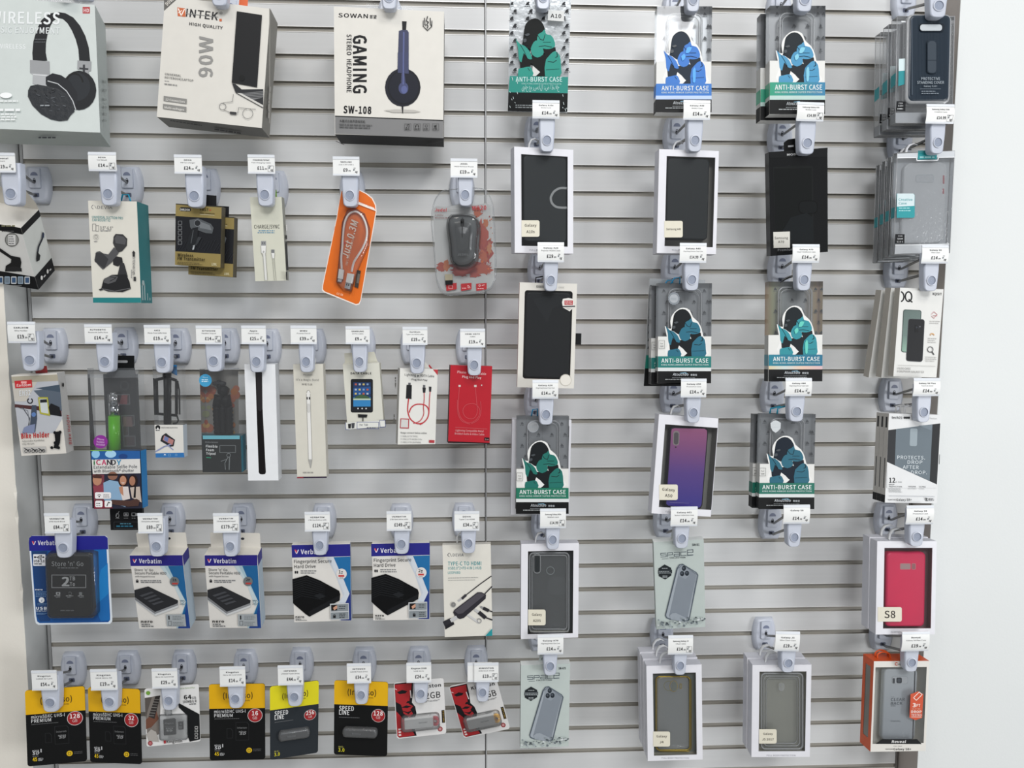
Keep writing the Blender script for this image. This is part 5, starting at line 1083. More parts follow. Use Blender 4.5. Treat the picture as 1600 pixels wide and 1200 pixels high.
membr(H2,[(490,252),(825,262),(820,728),(486,715)],'yellow-topped black flash drive card with a red 128 disc','', '128',('#e3b00c','#101112'),flash='b')
# 64GB kingston
r=Prod('memory_card_pack','white and black 64 memory card pack with a small green robot-like mark and clear bubble','memory card',H1,[(858,292),(1185,262),(1192,602),(875,636)],.001,y=-.098)
w,h=r.w,r.h;p=r.pb();p.prism(rpts(-w/2,0,w/2,h,.003),0,.0009,'#dedddb');p.k=2
p.poly([(862,345),(950,330),(955,400),(950,560),(878,582),(866,450)],'#77706a');p.poly([(862,345),(905,340),(880,420),(868,470)],'#544e49');p.poly([(868,475),(930,415),(945,470),(900,520),(870,530)],'#6b4434');p.poly([(925,335),(955,330),(920,470),(885,455)],'#34302f')
for k in range(7): p.line([(918-5*k,352+16*k),(948-5*k,354+16*k)],3,'#8a8782')
p.poly([(872,560),(900,530),(930,545),(948,605),(885,600)],'#a8a39d');p.poly([(1062,372),(1188,440),(1192,590),(1130,604),(1115,560),(1118,450),(1065,400)],'#161719')
p.circ(883,314,13,'#6f9c3a',ry=12);p.t('Canvas Select Plus',1062,292,100,8,'#7a9a55',-4,.0);p.t('64',1097,352,44,25,'#1c1d1f',-4,.03);p.t('GB',1143,350,26,14,'#77787a',-4);p.t('100MB/s R',1090,374,82,15,'#2b2c2e',-4,.02);p.dashes(1128,378,42,1,1,5,'#55565a',-4)
p.circ(896,612,14,'#8c2f33');p.circ(896,612,9,'#b56a6c');p.poly([(975,594),(988,592),(990,612),(977,614)],'#a8262d');p.t('Kingston',994,612,92,17,'#1c1d1f',-4,.02)
for k in range(4): p.frame(1162,512+20*k,1178,524+20*k,2,'#dcdcda')
p.build('backing_card',r.e)
p=r.pb();d=-.003
p.prism(r.lpts([(972,478),(1036,470),(1045,478),(1047,562),(975,568)],d),d,-.0003,M('#17181a',.35));p.k=2;P_=(d,)
p.t('Kingston',982,500,52,8,'#a9aaab',-2,.0,0,P_);p.t('micro',988,530,42,9,'#a9aaab',-2,.02,0,P_);p.t('SD',990,545,36,11,'#c9cacb',-2,.03,0,P_);p.rect(980,514,1040,516,'#5a5b5d',P_)
p.prism(r.lpts([(1060,492),(1090,488),(1092,532),(1062,534)],d),d,-.0003,M('#1b1c1f',.35));p.k=4;p.circ(1076,500,7,'#55575b',plane=P_);p.dashes(1066,515,20,2,7,4,'#8a8b8c',plane=P_);p.build('memory_card',r.e,'black card and adapter')
p=r.pb();p.prism(r.lpts(rpts(944,450,1115,600,14,-2),-.005),-.005,0,CLB,bev=.002);p.prism(r.lpts(rpts(978,418,1020,452,6,-2),-.004),-.004,0,CLB,bev=.0015);p.build('blister',r.e,'clear bubble with domed edges')
# kingston sticks
def stick(view,quad,label,rot,clipc,A,gb,wt):
    r=Prod('flash_drive_pack',label,'flash drive',view,quad,.001,y=-.098)
    w,h=r.w,r.h;p=r.pb();p.prism(rpts(-w/2,0,w/2,h,.004),0,.0009,'#d9d8d6')
    def P(pts,m,e=.0001): p.add([(-w/2+a*w,-e,b*h) for a,b in pts],[tuple(range(len(pts)))],m)
    def tx(s,x,z,tw,th,m,b=.0,ang=0):
        vs,fs=glyphs(s,b);x0,x1=vs[:,0].min(),vs[:,0].max();k=th*h/CAPH;sx=(tw*w)/(x1-x0);a=math.radians(ang);c,n=math.cos(a),math.sin(a)
        p.add(lift([(-w/2+x*w+(u-x0)*sx*c-v*k*n,-.0004,z*h+(u-x0)*sx*n+v*k*c) for u,v in vs],b),fs,m)
    P([(.012,.97),(.03,.985),(.38,.985),(.37,.80),(.34,.62),(.40,.54),(.42,.42),(.36,.30),(.36,.18),(.40,.02),(.05,.015),(.012,.05)],'#17171a')
    P([(.012,.965),(.36,.97),(.34,.86),(.30,.70),(.28,.60),(.36,.55),(.30,.50),(.35,.42),(.28,.36),(.16,.44),(.12,.60),(.02,.66)],'#a01c22',.00016)
    P([(.012,.50),(.10,.40),(.22,.25),(.33,.10),(.36,.03),(.05,.02),(.012,.05)],'#a01c22',.00016)
    P([(.05,.83),(.16,.86),(.26,.83),(.22,.795),(.10,.79)],'#17171a',.0002);P([(.12,.55),(.22,.58),(.33,.555),(.24,.53)],'#17171a',.0002);P([(.26,.66),(.33,.64),(.30,.61),(.22,.62)],'#17171a',.0002);P([(.12,.50),(.24,.46),(.34,.48),(.26,.42)],'#17171a',.0002)
    P([(.012,.90),(.05,.88),(.06,.865),(.02,.885)],'#e0d5d2',.0002);P([(.31,.84),(.33,.84),(.34,.70),(.32,.70)],'#dcd6d3',.0002)
    tx('Kingston',.44,.855,.50,.06,'#232326',.03);tx(gb,.52,.66,.40,.11,'#232326',.01);tx('DataTraveler®',.52,.60,.38,.035,'#55575a')
    P([(.925,.20),(.985,.20),(.985,.43),(.925,.43)],'#17171a');tx('USB 3.1/3.0',.972,.215,.20*h/w,.022,'#c9a54a',0,90)
    n=18;P([(.88+.05*math.cos(6.283*i/n),.095+.045*math.sin(6.283*i/n)) for i in range(n)],'#8c2f33',.00014);P([(.88+.03*math.cos(6.283*i/n),.095+.027*math.sin(6.283*i/n)) for i in range(n)],'#c08a8a',.0002)
    for k in range(3): P([(.04,.05+.05*k),(.09,.05+.05*k),(.09,.08+.05*k),(.04,.08+.05*k)],'#d9cac8',.0003)
    p.build('backing_card',r.e)
    q=r.pb();z=h*.31
    def S(x0,z0,x1,z1,y0,y1,m,rad=.0015): q.prism(rpts(-w/2+x0*w,z0*h,-w/2+x1*w,z1*h,rad),y0,y1,m,bev=.0008)
    S(.17,.18,.75,.36,-.006,-.0005,M('#d2d2d0',.25));q.k=1
    vs,fs=glyphs('DataTraveler',.0);x0=vs[:,0].min();k=.0022/CAPH;sx=.17*w/(vs[:,0].max()-x0);q.add([(-w/2+.46*w+(a-x0)*sx,-.0063,.27*h+c*k) for a,c in vs],fs,'#55575a')
    q.build('usb_stick',r.e,'pale grey flash stick')
    q=r.pb();cx=-w/2+.79*w;cz=.27*h
    q.ring([(cx+.0062*math.cos(6.283*i/20),cz+.007*math.sin(6.283*i/20)) for i in range(20)],[(cx+.0028*math.cos(6.283*i/20),cz+.003*math.sin(6.283*i/20)) for i in range(20)],-.005,M(clipc,.35),-.001);q.build('key_loop',r.e,'coloured key loop')
    q=r.pb();q.prism(rpts(-w/2+.10*w,.13*h,-w/2+.88*w,.41*h,.006),-.0075,0,CLB,bev=.003);q.build('blister',r.e,'clear rounded bubble')
    return r
stick(H2,[(862,268),(1172,237),(1190,585),(880,618)],'red, black and white flash stick card with a face print and crimson loop',0,'#b02034',0,'32GB',.12)
stick(H2,[(1203,288),(1500,232),(1587,552),(1302,616)],'red, black and white flash stick card hanging askew, yellow loop',0,'#e0a818',0,'16GB',.12)
# ------------------------------------------------------------------ products, right panel
PAT=M('#a3a6a9',.3,.4)
def ape(p,x0,x1,yt,yb,armour,body,plane='F',outline='#e6e6e3',shine=None):
    """generic armoured ape print"""
    def T(pts): return [(x0+(a-972)/306*(x1-x0),yt+(b-172)/300*(yb-yt)) for a,b in pts]
    A=lambda pts,m:p.poly(T(smooth(pts+[pts[0]],2)[:-1]),m,plane)
    Z=lambda pts,m:p.poly(T(pts),m,plane)
    if outline:
        A([(1040,300),(1033,255),(1045,215),(1078,180),(1115,170),(1150,186),(1168,228),(1200,258),(1220,300),(1230,345),(1245,372),(1250,425),(1248,472),(1012,472),(1017,400),(1012,345),(1000,283),(1018,298)],outline)
    A([(1043,300),(1050,240),(1060,205),(1090,181),(1122,181),(1148,205),(1162,245),(1160,300),(1110,330),(1080,335),(1056,318),(1040,312)],body)
    A([(1030,345),(1060,340),(1090,372),(1150,360),(1170,385),(1162,472),(1112,472),(1132,452),(1085,405),(1078,430),(1030,430)],body)
    A([(1150,335),(1215,325),(1210,370),(1190,388),(1165,378)],body)
    Z([(1095,418),(1134,452),(1112,472),(1092,472)],outline or '#d8d8d5')
    A([(1005,283),(1030,310),(1052,318),(1078,345),(1092,385),(1068,382),(1048,355),(1036,402),(1022,382),(1018,330)],armour)
    A([(1118,295),(1122,262),(1145,248),(1158,235),(1166,258),(1192,265),(1208,290),(1212,322),(1180,335),(1150,332),(1130,322)],armour)
    A([(1085,332),(1100,300),(1125,292),(1150,335),(1150,362),(1120,378),(1092,362)],armour)
    A([(1165,388),(1185,365),(1212,345),(1238,368),(1245,430),(1240,472),(1160,472)],armour)
    A([(1018,472),(1020,437),(1045,430),(1078,424),(1092,440),(1095,472)],armour)
    dk=M('#1d2429',.5)
    def Ln(pts,w=3): p.line(T(pts),w,dk,plane)
    Ln([(1120,262),(1135,285),(1152,290),(1160,262)]);Ln([(1128,322),(1160,318),(1195,325)]);Ln([(1175,398),(1205,402),(1220,392)]);Ln([(1030,312),(1050,345),(1066,380)],2);Ln([(1150,300),(1190,300)],2);Ln([(1070,432),(1080,445)],2);Ln([(1222,350),(1226,372),(1215,378)],3);Ln([(1165,440),(1235,436)],1.5)
    A([(1052,262),(1072,255),(1080,262),(1064,270)],M('#3d4348',.5));A([(1044,285),(1060,282),(1062,296),(1048,302)],M('#3d4348',.5));Ln([(1046,310),(1070,312)],2)
    if shine:
        A([(1170,400),(1180,380),(1188,400),(1185,460),(1172,462)],shine);A([(1130,300),(1140,270),(1165,270),(1150,300)],shine);A([(1105,320),(1122,305),(1130,325),(1112,345)],shine)
def antiburst(view,quad,label,x0,x1,ycard,yband,ybot,armour,band,apeX,apeY,T=.016,shine=None,outline='#e6e6e3',strip_m='#d8dcdb',sticker='For A50',group=None,wt=.3,foil=None,bodyc='#15191c',y=-.097,bands=(0,.42,.55)):
    """clear phone-case box with a patterned back and a printed card sleeve round its lower part"""
    r=Prod('phone_case_pack',label,'phone case',view,quad,T,y=y,wt=wt,group=group);w=r.w/2
    def X(x,yy,sl=None): return x
    zc=r.loc3((x0+x1)/2,ycard,0)[2]
    p=r.pb();p.box(-w,w,-.0003,T,0,zc,'#d9d9d6',F='#dededa',L='#bcbcb9');p.k=6
    q0=quad[3][0];q1=quad[2][0]
    def hb(ya,yb_,m):
        f=lambda yy:(q0+(quad[0][0]-q0)*(quad[3][1]-yy)/(quad[3][1]-quad[0][1])+1,q1+(quad[1][0]-q1)*(quad[2][1]-yy)/(quad[2][1]-quad[1][1])-1)
        a,b=f(ya);c,d=f(yb_);p.poly([(a,ya),(b,ya),(d,yb_),(c,yb_)],m)
    H=ybot-yband;y1=yband+H*bands[1];y2=yband+H*bands[2]
    ape(p,apeX[0],apeX[1],apeY,yband,armour,bodyc,shine=shine,outline=outline)
    hb(yband,y1,band);hb(y1,y2,strip_m);hb(y2,ybot,'#121314')
    for (za,zb,mm) in ((yband,y1,band),(y2,ybot,'#121314')):
        a=r.loc3(x0+5,za,0)[2];b=max(r.loc3(x0+5,zb,0)[2],0)
        for sx in (-w-.00015,w+.00015): p.add([(sx,0,b),(sx,T,b),(sx,T,a),(sx,0,a)],[(0,1,2,3)],mm)
    W_=x1-x0;k=H/170
    p.t('ANTI-BURST CASE',x0+W_*.07,yband+H*.235,W_*.87,H*.155,'#e3e8e6',0,.02);p.t('KING KONG ARMOR SUPER PROTECTION',x0+W_*.07,yband+H*.34,W_*.87,H*.055,'#cfdcda',0,.02)
    p.t('Atouchbo',x0+W_*.28,y2+H*.17,W_*.29,H*.10,'#c7ccd0',0,.0,.15);p.line([(x0+W_*.42,y2+H*.075),(x0+W_*.52,y2+H*.055),(x0+W_*.55,y2+H*.1)],3,'#7fb6d0');p.t('爱能宝',x0+W_*.61,y2+H*.17,W_*.12,H*.06,'#c7ccd0');p.dashes(x0+W_*.27,y2+H*.235,W_*.46,1,1,H*.02,'#8f9497');p.dashes(x0+W_*.14,y2+H*.29,W_*.72,1,1,H*.03,'#aeb2b4')
    if sticker:
        sx=x0+W_*.02;sy=ycard+(yband-ycard)*.2;p.frame(sx,sy,sx+W_*.11,sy+50,1.8,'#6c6c6a');a,b=sticker.split();p.t(a,sx+W_*.03,sy+23,W_*.05,8,'#2a2a2b',0,.02);p.t(b,sx+W_*.03,sy+40,W_*.055,8,'#2a2a2b',0,.02)
    p.build('card_sleeve',r.e)
    p=r.pb();p.box(-w,w,T-.0006,T-.0002,zc-.002,r.h,foil or PAT);p.k=1
    n=0
    for jy in range(7):
        for jx in range(4):
            xx=x0+W_*(.12+.25*jx+.06*(jy%2));yy=quad[0][1]+45+68*jy
            if yy>ycard-6 or xx>x1-14: continue
            P_=(T-.0008,);p.poly([(xx-9,yy+8),(xx-4,yy-6),(xx,yy-9),(xx+6,yy-2),(xx+12,yy+8)],'#54585c',P_);p.dashes(xx-13,yy+12,28,1,1,4,'#6c7074',plane=P_)
    for jx in (0,1,2): p.line([(x0+W_*(.2+.3*jx),quad[0][1]+10),(x0+W_*(.2+.3*jx),ycard)],1,'#7b7f83',(T-.0008,))
    p.build('patterned_back',r.e,'silver patterned back film')
    p=r.pb();p.box(-w,w,0,T,zc,r.h,CL,B=None);p.build('clear_box',r.e,'clear plastic box')
    p=r.pb();cw=w*.62;d=.007
    for rad,yy,rr in ((cw,d,.0014),(cw*.86,d+.001,.0008)):
        o=rpts(-rad+.002,r.h*.16,rad+.002,r.h-.008-(cw-rad),.009);p.tube([(a,yy,b) for a,b in o],rr,CLW,6,True)
    p.build('phone_case',r.e,'transparent phone case')
    return r
def loop(r,x,m='#d9dbdd',w=.014,h=.014,y=None,th=.0016,name='hang_loop'):
    """flat curved strap standing on top of the box"""
    y=r.T*.5 if y is None else y;p=r.pb();v=r.loc3(x,0,0)[0] if x>2 else x
    pts=[(v,y,r.h-.001),(v+.001,y,r.h+h*.45),(v+w*.3,y,r.h+h*.85),(v+w*.7,y,r.h+h),(v+w,y,r.h+h*.8)]
    N=len(pts);vs=[];
    for a,b,c in pts: vs+=[(a,b-.003,c),(a,b+.003,c),(a-.0016,b+.003,c+.0016),(a-.0016,b-.003,c+.0016)]
    fs=[(4*i+j,4*i+(j+1)%4,4*i+4+(j+1)%4,4*i+4+j) for i in range(N-1) for j in range(4)]+[(0,1,2,3),(4*N-4,4*N-3,4*N-2,4*N-1)]
    p.add(vs,fs,M(m,.3),True);return p.build(name,r.e)
def rim(p,pts3,rad,m): p.tube(pts3,rad,m,6,True)
def window_box(view,quad,win,label,T=.020,group=None,y=-.098,frame='#e2e2e7',inner='#8d8e8b',yaw=0,wt=.2,side='#c9cad2',text='FULL BODY PROTECTION',rr=0,tx=None,wpane=.012,rimm=None):
    r=Prod('phone_case_box',label,'phone case',view,quad,T,y=y,yaw=yaw,wt=wt,group=group);w=r.w/2;h=r.h
    a=r.loc3(win[0],win[1]);b=r.loc3(win[2],win[3]);x0,x1,z0,z1=a[0],b[0],b[2],a[2]
    p=r.pb();n=5
    inn=rpts(x0,z0,x1,z1,max(rr,.0002),0,n);
    out=[(-w if abs(q[0]-x0)<abs(q[0]-x1) else w,0 if abs(q[1]-z0)<abs(q[1]-z1) else h) for q in inn]
    # subdivide corners so that the frame ring is clean
    p.ring(out,inn,0,M(frame,.3));F=M(side,.4)
    p.box(-w,w,0,T,0,h,F,F=None,K=F);N=len(inn)
    p.add([(q[0],yy,q[1]) for yy in (0,.0012) for q in inn],[(i,(i+1)%N,N+(i+1)%N,N+i) for i in range(N)],M(rimm or frame,.4))
    IN=M(inner,.6);e=.0006;p.box(-w+e,w-e,.0008,T-e,e,h-e,IN,F=None)
    p.k=2
    if text: p.t(text,*tx,'#9a9ba2',0,.0) if tx else None
    p.build('carton',r.e)
    p=r.pb();p.add([(x0-.001,.0006,z0-.001),(x1+.001,.0006,z0-.001),(x1+.001,.0006,z1+.001),(x0-.001,.0006,z1+.001)],[(0,1,2,3)],clear('#f2f5f6',.015,.04,.8,wpane));p.build('window_film',r.e,'clear window film')
    r.win=(x0,x1,z0,z1);return r
def sticker(r,x0,y0,x1,y1,lines,serif=True,m='#ddd8c6',rot=0):
    p=r.pb();p.k=8;o=r.lpts(rpts(x0,y0,x1,y1,(1,12,12,1)),-.0003);p.prism(o,-.0004,-.0001,m);p.k=9
    n=len(lines)
    for i,(s,h,w_) in enumerate(lines):
        yy=y0+(y1-y0)*((i+1)/(n+1))+h*.5+(i-(n-1)/2)*h*.35
        p.t(s,(x0+x1)/2-w_/2,yy,w_,h,'#38332e',rot,.0)
    p.build('model_sticker',r.e,'cream model sticker')
def phone_back(r,x0,y0,x1,y1,d0,d1,m,rad=.008,name='phone_case',label=None,bev=.002):
    p=r.pb();a=r.loc3(x0,y0,d0);b=r.loc3(x1,y1,d0);o=rpts(a[0],b[2],b[0],a[2],rad);p.prism(o,d0,d1,m,bev=bev);p.k=2;r.cd=(d0,);return p
# --- upper row
r=Prod('phone_case_pouch','silver foil pouch with a green armoured ape, beside the divider strip at the top','phone case',A3,[(133,-25),(483,-15),(457,640),(122,635)],.003,y=-.096)
p=r.pb();w=r.w/2;wr=M('#c9cdcf',.22,.55,.9,.5,1,0,45);o=[]
n=24
zig=[(-w,0)]+[(w*(2*i/n-1),(.0006 if i%2 else 0)) for i in range(1,n)]+[(w,0),(w,r.h),(-w,r.h)]
p.prism(zig,0,r.T,wr);p.k=3
rd=random.Random(9)
for yy in range(20,430,42):
    for k,xx in enumerate((150,240,330,445)):
        x=xx+(12 if (yy//42)%2 else -6)
        if 175<x<400 and yy>110: continue
        p.poly([(x-12,yy+9),(x-6,yy-3),(x-1,yy-8),(x+5,yy-1),(x+12,yy+9)],'#2e3033');p.circ(x+5,yy-4,5,'#2e3033');p.dashes(x-17,yy+13,36,1,1,4,'#3c3e42')
for i in range(34):
    x=rd.uniform(135,455);y=rd.uniform(0,430);p.line([(x,y),(x+rd.uniform(-10,10),y+rd.uniform(8,40))],rd.uniform(1.5,4),rd.choice(['#e9ebec','#85898c','#a5a9ab']))
ape(p,130,458,105,438,'#119080','#0d1110',outline=None)
p.poly([(133,438),(462,444),(460,535),(126,530)],'#12897c');p.poly([(126,530),(460,536),(457,640),(122,635)],'#0f1112')
p.t('ANTI-BURST CASE',166,470,262,26,'#c9e6e2',0,.02);p.t('KING KONG ARMOR SUPER PROTECTION',200,486,222,9,'#a5d6cf',.5,.01);p.t('حافظة ضد الكسر مع حامي',200,514,212,16,'#a9d2cd',0,.0);p.dashes(165,600,250,2,12,6,'#7f8587',1)
for i in range(14): x=rd.choice([rd.uniform(128,175),rd.uniform(430,455)]);y=rd.uniform(445,625);p.line([(x,y),(x+3,y+rd.uniform(5,16))],2.5,'#d5e2e2')
p.k+=2;p.poly([(350,66),(440,74),(438,132),(346,126)],'#dcdedc');p.t('A10',362,111,60,22,'#232427',3,.03)
p.build('foil_pouch',r.e)
antiburst(A3,[(975,35),(1278,35),(1278,640),(957,640)],'clear box with a bright blue armoured ape and blue band, top row',972,1280,350,478,640,'#1d6fc4','#1f6fc0',(972,1278),172,shine='#4ea5f0',strip_m='#b9cdf2',sticker=None,bodyc='#1b2836')
r=antiburst(A4,[(160,32),(470,32),(467,650),(150,650)],'clear box with a cyan armoured ape and a green band, front of its pair',160,468,345,470,650,'#3f8fb8',gradient('iridescent_band',[(0,'#2f9a78'),(1,'#3f82a5')],0,-.04,.03),(160,468),178,shine='#7fc6dc',sticker=None,strip_m='#b5cfc8',bodyc='#1e262c',group='cyan ape packs in the top row')
dup(r.e,(-.006,.019,-.004),'clear box with green band, rear twin just visible left of the cyan ape pack')
# navy standing cover
def clearbox(view,quad,T,label,cat='phone case',y=-.097,group=None,wt=.3,yaw=0):
    r=Prod('phone_case_box',label,cat,view,quad,T,y=y,group=group,wt=wt,yaw=yaw);w=r.w/2;p=r.pb();p.box(-w,w,0,T,0,r.h,clear('#e9edf0',.10,.12,1,.15))
    e=clear('#e2e6ea',.42,.2)
    for sx in (-w,w):
        for yy in (0,T): p.tube([(sx,yy,0),(sx,yy,r.h)],.0005,e,4)
    for z in (0,r.h):
        for yy in (0,T): p.tube([(-w,yy,z),(w,yy,z)],.0005,e,4)
    p.build('clear_box',r.e,'clear plastic box');return r
r=clearbox(A4,[(880,95),(1205,92),(1192,700),(868,697)],.014,'clear box holding a dark navy ribbed standing cover, top right corner',group='clear boxes with navy standing covers')
p=r.pb();w=r.w/2;zb=r.loc3(870,640)[2];p.box(-w+.0004,w-.0004,.0004,r.T-.0004,.0004,zb,M('#b9bcc0',.4));p.k=3
p.poly([(876,575),(927,577),(925,632),(872,630)],'#16181b');p.t('FOR',888,590,22,6,'#c9cbcd',0,.02);p.t('S10+',884,606,30,9,'#c9cbcd',0,.02);p.dashes(880,616,38,1,1,5,'#c9cbcd')
p.poly([(902,119),(928,120),(928,127),(902,126)],'#e8ecee')
zt1=r.loc3(900,410)[2];zt0=r.loc3(900,480)[2];p.add([(-w-.0002,0,zt0),(-w-.0002,r.T,zt0-.002),(-w-.0002,r.T,zt1-.002),(-w-.0002,0,zt1)],[(0,1,2,3)],'#16888f');p.poly([(886,405),(925,402),(925,478),(884,490)],'#16888f');p.poly([(888,335),(925,333),(925,402),(886,405)],'#cfe0e2');p.build('card_insert',r.e,'grey base card with teal corner')
p=phone_back(r,935,80,1180,590,-.0035,.006,clear('#dfe6ea',.35,.15),.009);p.build('blister_rim',r.e,'clear moulded rim')
p=phone_back(r,948,82,1176,577,-.0042,.004,M('#27333f',.28),.007,bev=.003);P_=(-.0042,)
rb=M('#202b36',.3)
for k in range(26): x=962+8.1*k;p.line([(x,100),(x-3,570)],1.6,rb,P_)
p.rrect(1003,134,1144,182,18,'#1a222b',P_);p.rrect(1006,142,1130,177,14,'#b9bfc3',P_);p.frame(1046,236,1096,415,2,'#1b242e',P_);p.rrect(1046,232,1100,420,20,'#222d38',P_);p.rrect(1050,236,1096,416,18,'#283541',P_);p.line([(1044,345),(1098,345)],3,'#1b242e',P_);p.line([(958,110),(960,540)],5,'#3f4c59',P_)
p.t('PROTECTIVE',1011,457,107,15,'#9fa9b1',0,.01,0,P_);p.t('STANDING COVER',988,479,152,15,'#9fa9b1',0,.01,0,P_);p.t('Galaxy S10+',1026,497,76,10,'#8d979f',0,0,0,P_);p.line([(1004,508),(1122,508)],1.5,'#7d8790',P_);p.dashes(1012,519,102,2,12,5,'#7d8790',plane=P_)
p.build('phone_case',r.e,'dark navy ribbed cover')
for k in (1,2): dup(r.e,(-.0015*k,.0192*k,-.004*k),'clear standing-cover box with teal corner, %s behind the front one'%('directly' if k==1 else 'rearmost, two'))
# --- second row
r=window_box(C1,[(93,197),(463,215),(462,868),(98,857)],(137,243,428,822),'white window box with a black wallet case trimmed in silver',T=.020,yaw=13,wt=.5,inner='#2a2b2b',tx=(190,848,180,11))
p=phone_back(r,150,245,424,795,.003,.012,M('#23282a',.42),.006)
q=r.pb();P_=(.003,);q.k=3;st=smooth([(424,456),(380,456),(345,475),(328,500),(322,520),(330,550),(355,572),(390,578),(424,578)]);strip_w=10
vs=[];n=len(st)
for i in range(n):
    a=st[max(i-1,0)];b=st[min(i+1,n-1)];l=math.hypot(b[0]-a[0],b[1]-a[1]);nx,ny=-(b[1]-a[1])/l*7,(b[0]-a[0])/l*7;vs.append((st[i][0]+nx,st[i][1]+ny))
vs2=[(2*a[0]-b[0],2*a[1]-b[1]) for a,b in zip(st,vs)]
V3=[q.hit(x,y,P_) for x,y in vs+vs2];q.add(V3,[(i,i+1,n+i+1,n+i) for i in range(n-1)],M('#b9bbba',.2,.7));q.build('clasp_trim',p.build('phone_case',r.e,'black wallet case'),'silver clasp trim')
sticker(r,139,657,252,760,(('Galaxy',17,74),('A10s',17,52)));loop(r,198)
r=window_box(C1,[(1000,210),(1373,225),(1355,868),(985,862)],(1047,255,1335,825),'white window box with a plain black wallet case, right of the silver-trimmed one',T=.022,inner='#8a8780',tx=(1080,848,180,11))
p=phone_back(r,1052,262,1302,780,.003,.013,M('#24292b',.42),.006);P_=(.003,);p.rrect(1200,468,1305,556,28,'#1a1f21',P_);p.rrect(1203,471,1303,553,26,'#272c2e',P_);p.rrect(1212,480,1296,546,22,'#24292b',P_);p.build('phone_case',r.e,'plain black wallet case')
sticker(r,1032,660,1147,764,(('Samsung A40',12,92),));loop(r,1108)
r=Prod('phone_case_box','glossy all-black wallet case box with a small white sticker','phone case',C2,[(165,232),(532,202),(534,855),(176,880)],.018,y=-.098)
p=r.carton(M('#0e0f10',.16),L=M('#17181a',.3));p.k=2
p.poly([(190,325),(345,315),(440,318),(445,790),(205,800)],M('#1b1d1d',.3));p.poly([(196,335),(432,330),(436,780),(208,792)],M('#141616',.3));p.rrect(350,534,470,616,30,M('#0b0c0c',.3));p.rrect(355,538,466,612,28,M('#17191a',.3));p.line([(290,335),(340,335)],6,'#060606');p.poly([(205,795),(300,640),(400,610),(440,640),(445,795)],M('#111517',.2))
p.poly([(166,234),(532,204),(530,262),(170,268)],M('#121314',.2));p.t('MOBI CASE',279,254,136,13,'#c9cbcc',-4,.03)
p.t('Premium Quality',220,850,190,14,'#77797b',-3);p.poly([(192,730),(296,727),(296,828),(194,830)],'#d6d4cb');p.t('Samsung',200,775,84,14,'#38332e',-1);p.t('A70',222,799,38,14,'#38332e',-1)
p.build('carton',r.e,bevel=.0006)
p=r.pb();v=r.loc3(272,0)[0];p.prism([(v,r.h-.001),(v+.024,r.h-.003),(v+.022,r.h+.018),(v+.006,r.h+.017),(v,r.h+.013)],.010,.0106,'#0f1011');p.prism([(v+.006,r.h+.006),(v+.014,r.h+.006),(v+.014,r.h+.0085),(v+.006,r.h+.0085)],.0095,.010,'#c2c4c6');p.build('hang_tab',r.e,'black hang tab')
r=clearbox(C2,[(965,237),(1330,222),(1292,862),(946,872)],.011,'frosted clear phone case box with teal corner, front of four',group='frosted clear case boxes, four deep')
p=r.pb();w=r.w/2;p.box(-w+.0006,w-.0006,r.T-.0012,r.T-.0006,.0006,r.h-.0006,M('#b9bdc1',.5));p.k=4
p.poly([(968,240),(1328,224),(1328,262),(968,270)],'#c9cdd1');p.line([(970,266),(1088,265),(1090,284),(1220,282),(1224,264),(1326,262)],6,'#e9ecee');p.poly([(1097,222),(1216,218),(1214,276),(1095,278)],'#15898e');p.dashes(1108,258,98,1,1,10,'#8fc9cb')
p.poly([(955,808),(1120,810),(1118,862),(950,868)],'#c4c8cc');p.line([(955,812),(1290,806)],5,'#e6e9eb')
p.rrect(963,490,1076,642,(2,14,14,2),'#16949a');p.poly([(966,490),(1066,490),(1075,500),(1073,567),(964,572)],'#cfdfe2');p.t('Creative',975,536,86,16,'#3a9aa0',0,.0);p.t('Case',975,558,50,14,'#3a9aa0',0,.0);p.dashes(976,578,80,2,16,6,'#9fd2d4')
p.poly([(954,743),(1012,744),(1010,802),(952,801)],'#17181a');p.t('FOR',972,759,26,7,'#c9cbcd',0,.02);p.t('SAM',966,777,34,9,'#c9cbcd',0,.02);p.t('S10 E',962,796,40,9,'#c9cbcd',0,.02)
for yy,zz in ((574,640),): a=r.loc3(965,yy)[2];b=r.loc3(965,zz)[2];p.add([(-w-.0002,0,b),(-w-.0002,r.T,b-.001),(-w-.0002,r.T,a-.001),(-w-.0002,0,a)],[(0,1,2,3)],'#0f8087')
p.build('card_insert',r.e,'grey card with teal flap')
p=phone_back(r,1012,300,1258,795,.002,.008,clear('#e3e9ee',.55,.25,.7),.010);P_=(.002,);p.rrect(1082,370,1198,422,14,clear('#ccd4da',.3,.2),P_);p.frame(1086,374,1194,418,2,'#a9afb5',P_);p.rrect(1252,375,1262,430,4,'#a85a62',P_);p.rrect(1250,458,1260,492,4,'#a85a62',P_)
p.build('phone_case',r.e,'milky clear phone case');p=r.pb();loop(r,1045,'#d5d7da',.016,.012,th=.001)
for k in (1,2,3): dup(r.e,(-.001*k,.0135*k,-.003*k),'frosted clear phone case box, %s behind the front one'%('second, just','third, further','rearmost of four,')[k-1])
